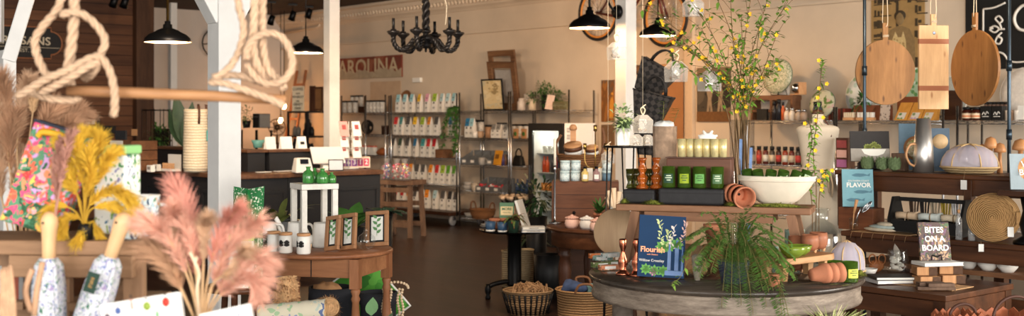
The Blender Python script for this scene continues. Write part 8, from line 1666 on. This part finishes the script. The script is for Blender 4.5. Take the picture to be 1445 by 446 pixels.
for k,(w,d)in enumerate(((.24,.12),(.20,.10),(.13,.08))):b.ball((.02*k,0,.018+.018*k),1,18,k%2,(w/2,d/2,.016),None,.12)
b.build('cloth',[plain('linen_a',(206,192,168),.9,var=.15),plain('linen_b',(176,190,186),.9,var=.15)],t)
b=MB();b.box((0,0,.0015),(.42,.16,.003));[b.tube([(-.2+.02*k,-.08,.002),(-.2+.02*k+.004,-.10,-.01),(-.2+.02*k,-.105,-.04)],.0015,3)for k in range(0,21,4)];tag(b.build('jute_runner',M_shag,loc=ol(1250,.083)-V((0,0,.0)),rz=RA),'small fringed jute runner hanging over front of long table','mat');bpy.data.objects['folded_linens'].location.z+=.0035
M_trv=weave('trivet',(138,104,66),(190,150,98),90,.9,True)
for i in range(3):
 t=thing('seagrass_trivet',('front round coiled seagrass placemat with tag leaning on long table','middle round coiled seagrass placemat in leaning stack','rear round coiled seagrass placemat in leaning stack')[i],'placemat',ol(1400,.085)+V((.276,.961,0))*(.027*i)+V((.012*i,0,.147)));t.rotation_euler=(R(-10),0,R(-16));b=MB();b.lathe([(.0001,-.007),(.145,-.007),(.149,0),(.145,.007),(.0001,.007)],44,T=TR((0,0,0),(PI/2,0,0)),wob=lambda a,z:1+.006*math.sin(a*23));b.build('disc',M_trv,t)
 b=MB();a_=[];
 for k in range(150):a=k*.55;r=.003+.142*k/150;a_.append((r*math.cos(a),-.0085,r*math.sin(a)))
 b.tube(a_,.0045,4);b.build('coil',M_trv,t)
 if i==0:b=MB();b.box((.10,-.035,-.09),(.035,.002,.06));b.build('price_tag',M_paper,t)
for i,px in enumerate((1353,1371)):t=lat('cork_bottle',('slim clear cork bottle nearer the black caddy','slim clear cork bottle beside seagrass placemats')[i],'bottle',ol(px,.05),[(.0001,0),(.020,0),(.021,.05),(.018,.08),(.021,.11),(.010,.145),(.009,.165)],glass('cork_glass',(250,252,252),.3,.05,.15),18,parts=(('cork',[(.007,.160),(.010,.185),(.0001,.186)],M_lid),))
for i,px in enumerate((1343,1384)):t=thing('hang_tag',('white paper tag hanging from table edge below cork bottles','white paper tag hanging from table edge below placemats')[i],'tag',ol(px if i else 1330,-.012)+V((0,0,-.012)));b=MB();b.tube([(0,0,.02),(0,-.006,0)],.0015,4);b.box((0,-.006,-.022),(.032,.002,.046),1);b.build('tag',[M_twig,M_paper],t)
for i,px in enumerate((1366,1394,1422)):lat('white_bowl','white ceramic bowl on lower shelf of long table, %s from wood slices'%ORD[i],'bowl',pl(px,6.97+.20,.5565),[(.0001,0),(.035,0),(.06,.03),(.068,.06),(.062,.06),(.05,.03),(.0001,.008)],M_cer,22)
LZ7=.53;K7=on(1335,418,LZ7);t=thing('low_table','low dark brown square table in front of long table, with wood slices','table',V((K7 .x,K7 .y,.001)),RA)
b=MB();b.box((-.46,.385,LZ7-.018),(.92,.77,.034));b.build('table_top',M_desk,t,bevel=.005);b=MB();b.box((-.46,.03,LZ7-.09),(.86,.03,.10));b.box((-.03,.385,LZ7-.09),(.03,.68,.10));b.box((-.46,.74,LZ7-.09),(.86,.03,.10));b.build('apron',M_desk,t)
for x in(-.045,-.875):
 for y in(.045,.725):b=MB();b.box((x,y,(LZ7-.036)/2),(.07,.07,LZ7-.037));b.build('leg',M_deskv,t)
def o7(px,py):return on(px,py,LZ7)+V((0,0,.001))
b=MB();b.box((0,0,.002),(.52,.24,.004));tag(b.build('jute_mat',M_shag,loc=K7+UX*-.34+VX*.33+V((0,0,.0005)),rz=RA),'coarse jute mat lying on the low table under books','mat')
M_bark=plain('bark_dark',(84,62,48),.95,var=.35,scale=30,bump=.5)
for i,(px,py,w,z)in enumerate(((1311,404,.125,0),(1345,402,.135,0),(1308,403,.115,.0525),(1343,401,.13,.0525))):
 t=thing('wood_slice',('lower outer wood slice with bark in block stack','lower wood slice with bark under book corner','upper outer wood slice with bark under open book','upper wood slice with bark, nearest table corner')[i],'wood slice',o7(px,py)+V((0,.05,z+.004)),R(8-5*i));b=MB();b.box((0,0,.0255),(w,.11,.049),0);b.build('wood',wood('slice_wood',(150,104,70),(206,158,110),2,8,.7),t,bevel=.004);b=MB();b.box((w*.30,-.0565,.0255),(w*.38,.004,.047));b.box((w*.5+.002,0,.0255),(.004,.10,.047));b.build('bark',M_bark,t)
sb=flatbook('open_book','white paperback lying flat on wood slices under the easel',o7(1327,402)+V((.0,.05,.1105)),R(12),.25,.15,.02,M_paper);zb=sb.location.z+.021
t=book('boards_book','cookbook of grazing boards with white title, standing on small black easel',V((sb.location.x-.01,sb.location.y+.0,zb+.004)),R(4),.185,.225,.02,pattern('graze_print',(92,74,70),[(120,90,110),(70,80,60),(150,120,80),(60,50,70),(180,150,120),(90,110,80)],34,.5,.4,(1,1,1),.15),R(12))
for s,z in(('BITES',.178),('ON A',.125),('BOARD',.072)):text(s,.048,t,(.0,-.012,z),M_inkw,bold=.0014,sx=1.0)
b=MB();b.tube(smooth_path([(-.03,-.016,.004),(-.025,-.022,.03),(0,-.022,.018),(.025,-.022,.03),(.03,-.016,.004)],3),.003,4);b.tube([(0,.014,.19),(0,.07,.0)],.003,4);b.tube([(-.03,-.02,.004),(-.03,.03,.0)],.003,4);b.tube([(.03,-.02,.004),(.03,.03,.0)],.003,4);b.build('easel',M_iron,t)
for i,(w,c)in enumerate(((.26,(206,206,206)),(.24,(60,58,56)))):flatbook('art_book',('lower pale flat book on low table near glass jar','upper dark cover flat book near glass jar')[i],o7(1262,401)+V((0,.05,.006+i*.0195)),R(10-8*i),w,.17,.018,plain('artcover%d'%i,c,.4))
t=thing('coral_jar','wide clear glass jar filled with white feathers and shells on low table','jar',o7(1271,389)+V((0,.06,.006)));b=MB();b.lathe([(.0001,0),(.06,0),(.066,.02),(.066,.12),(.058,.135),(.062,.15),(.057,.15),(.054,.135),(.062,.12),(.0001,.01)],30);b.build('glass',M_clear,t);b=MB();rr=random.Random(5)
for k in range(16):b.ball((rr.uniform(-.03,.03),rr.uniform(-.03,.03),.025+.08*rr.random()),.022,8,0,(rr.uniform(.5,1.1),rr.uniform(.5,1.1),rr.uniform(.3,.8)),None,.3)
b.leaf((.0,0,.09),(-.2,-.1,1),.11,.06,0,.1,4);b.build('feathers',plain('shell_white',(216,208,196),.7,var=.08),t)
lat('white_dish','small white dish on low table beside glass jar','dish',o7(1229,389)+V((0,.03,0)),[(.0001,0),(.03,0),(.05,.04),(.046,.04),(.0001,.006)],M_cer,20)
t=thing('leather_scissors','tan leather pouch and scissor rings behind white dish on low table','pouch',o7(1240,386)+V((0,.05,0)));b=MB();b.ball((0,0,.04),.05,14,0,(1,.6,.8),None,.2);b.build('pouch',plain('tan_leather',(150,92,52),.5,var=.2),t);b=MB();[b.tube([(x+.022*math.cos(2*PI*k/14),-.02,.085+.03*math.sin(2*PI*k/14))for k in range(14)],.005,5,closed=True)for x in(-.03,.03)];b.build('ring',plain('tan_leather',(150,92,52),.5),t)
for i,(dx,z)in enumerate(((0,0),(.02,.0205),(-.02,.0205))):b=MB();b.box((0,0,.01),(.21 if i==0 else.15,.05,.019));tag(b.build('kindling_board',M_stack,loc=o7(1322,411)+V((dx,.02+.03*(i==2)-.015*(i==1),.0045+z)),rz=R(-4+6*i),bevel=.002),('bottom thin board of tied wooden bundle at low table front','upper front thin board of tied wooden bundle','upper back thin board of tied wooden bundle')[i],'board')
M_lb=plain('russet_leather',(150,86,58),.45,var=.2,scale=20)
for i,(px,Y,w)in enumerate(((1420,6.22,.30),(1352,6.22,.18))):
 zt=EYE-((446 if i==0 else 444)-HY)/F*Y;p=onz(px,Y,.30);t=thing('leather_basket',('large russet woven leather strip basket with dark loop handle','smaller russet woven leather basket behind the large one')[i],'basket',p,R(20));H_=zt-.30;b=MB()
 n=7
 for f in range(4):
  T=Matrix.Rotation(f*PI/2,4,'Z')
  for k in range(n):
   for j in range(4):g=.005 if(k+j)%2 else 0;b.box((-w/2+w*(k+.5)/n,-w/2-g,H_*(j+.5)/4),(w/n*.97,.006,H_/4*.98),0,None,T)
 b.box((0,0,.004),(w,w,.008));b.build('body',M_lb,t)
 b=MB();[b.poly([(-w/2+w*k/4,H_),(-w/2+w*(k+.5)/4,H_+.022),(-w/2+w*(k+1)/4,H_)],.006,0,Matrix.Rotation(f*PI/2,4,'Z')@TR((0,-w/2-.003,0)))for f in range(4)for k in range(4)];b.build('pointed_rim',M_lb,t)
 b=MB();b.tube([(w*.46*math.cos(PI*k/14),-w*.2,H_+(.11 if i==0 else.06)*math.sin(PI*k/14))for k in range(15)],.008,6);b.build('handle',M_leather,t)
b=MB();b.box((0,0,.149),(.66,.40,.298));tag(b.build('low_crate',M_darkwood,loc=onz(1402,6.22,.001),rz=R(0),bevel=.004),'dark crate below view that the leather baskets stand on','crate')
bpy.context.view_layer.update()
dg=bpy.context.evaluated_depsgraph_get();done={}
for o in[q for q in sc.objects if q.type=='FONT']:
 if o.data.name not in done:done[o.data.name]=bpy.data.meshes.new_from_object(o.evaluated_get(dg))
 me=done[o.data.name];nm=o.name
 if not me.materials:me.materials.append(o.data.materials[0])
 n=bpy.data.objects.new('lettering',me);COL.objects.link(n);n.parent=o.parent
 n.location,n.rotation_euler,n.scale=o.location,o.rotation_euler,o.scale
 bpy.data.objects.remove(o)
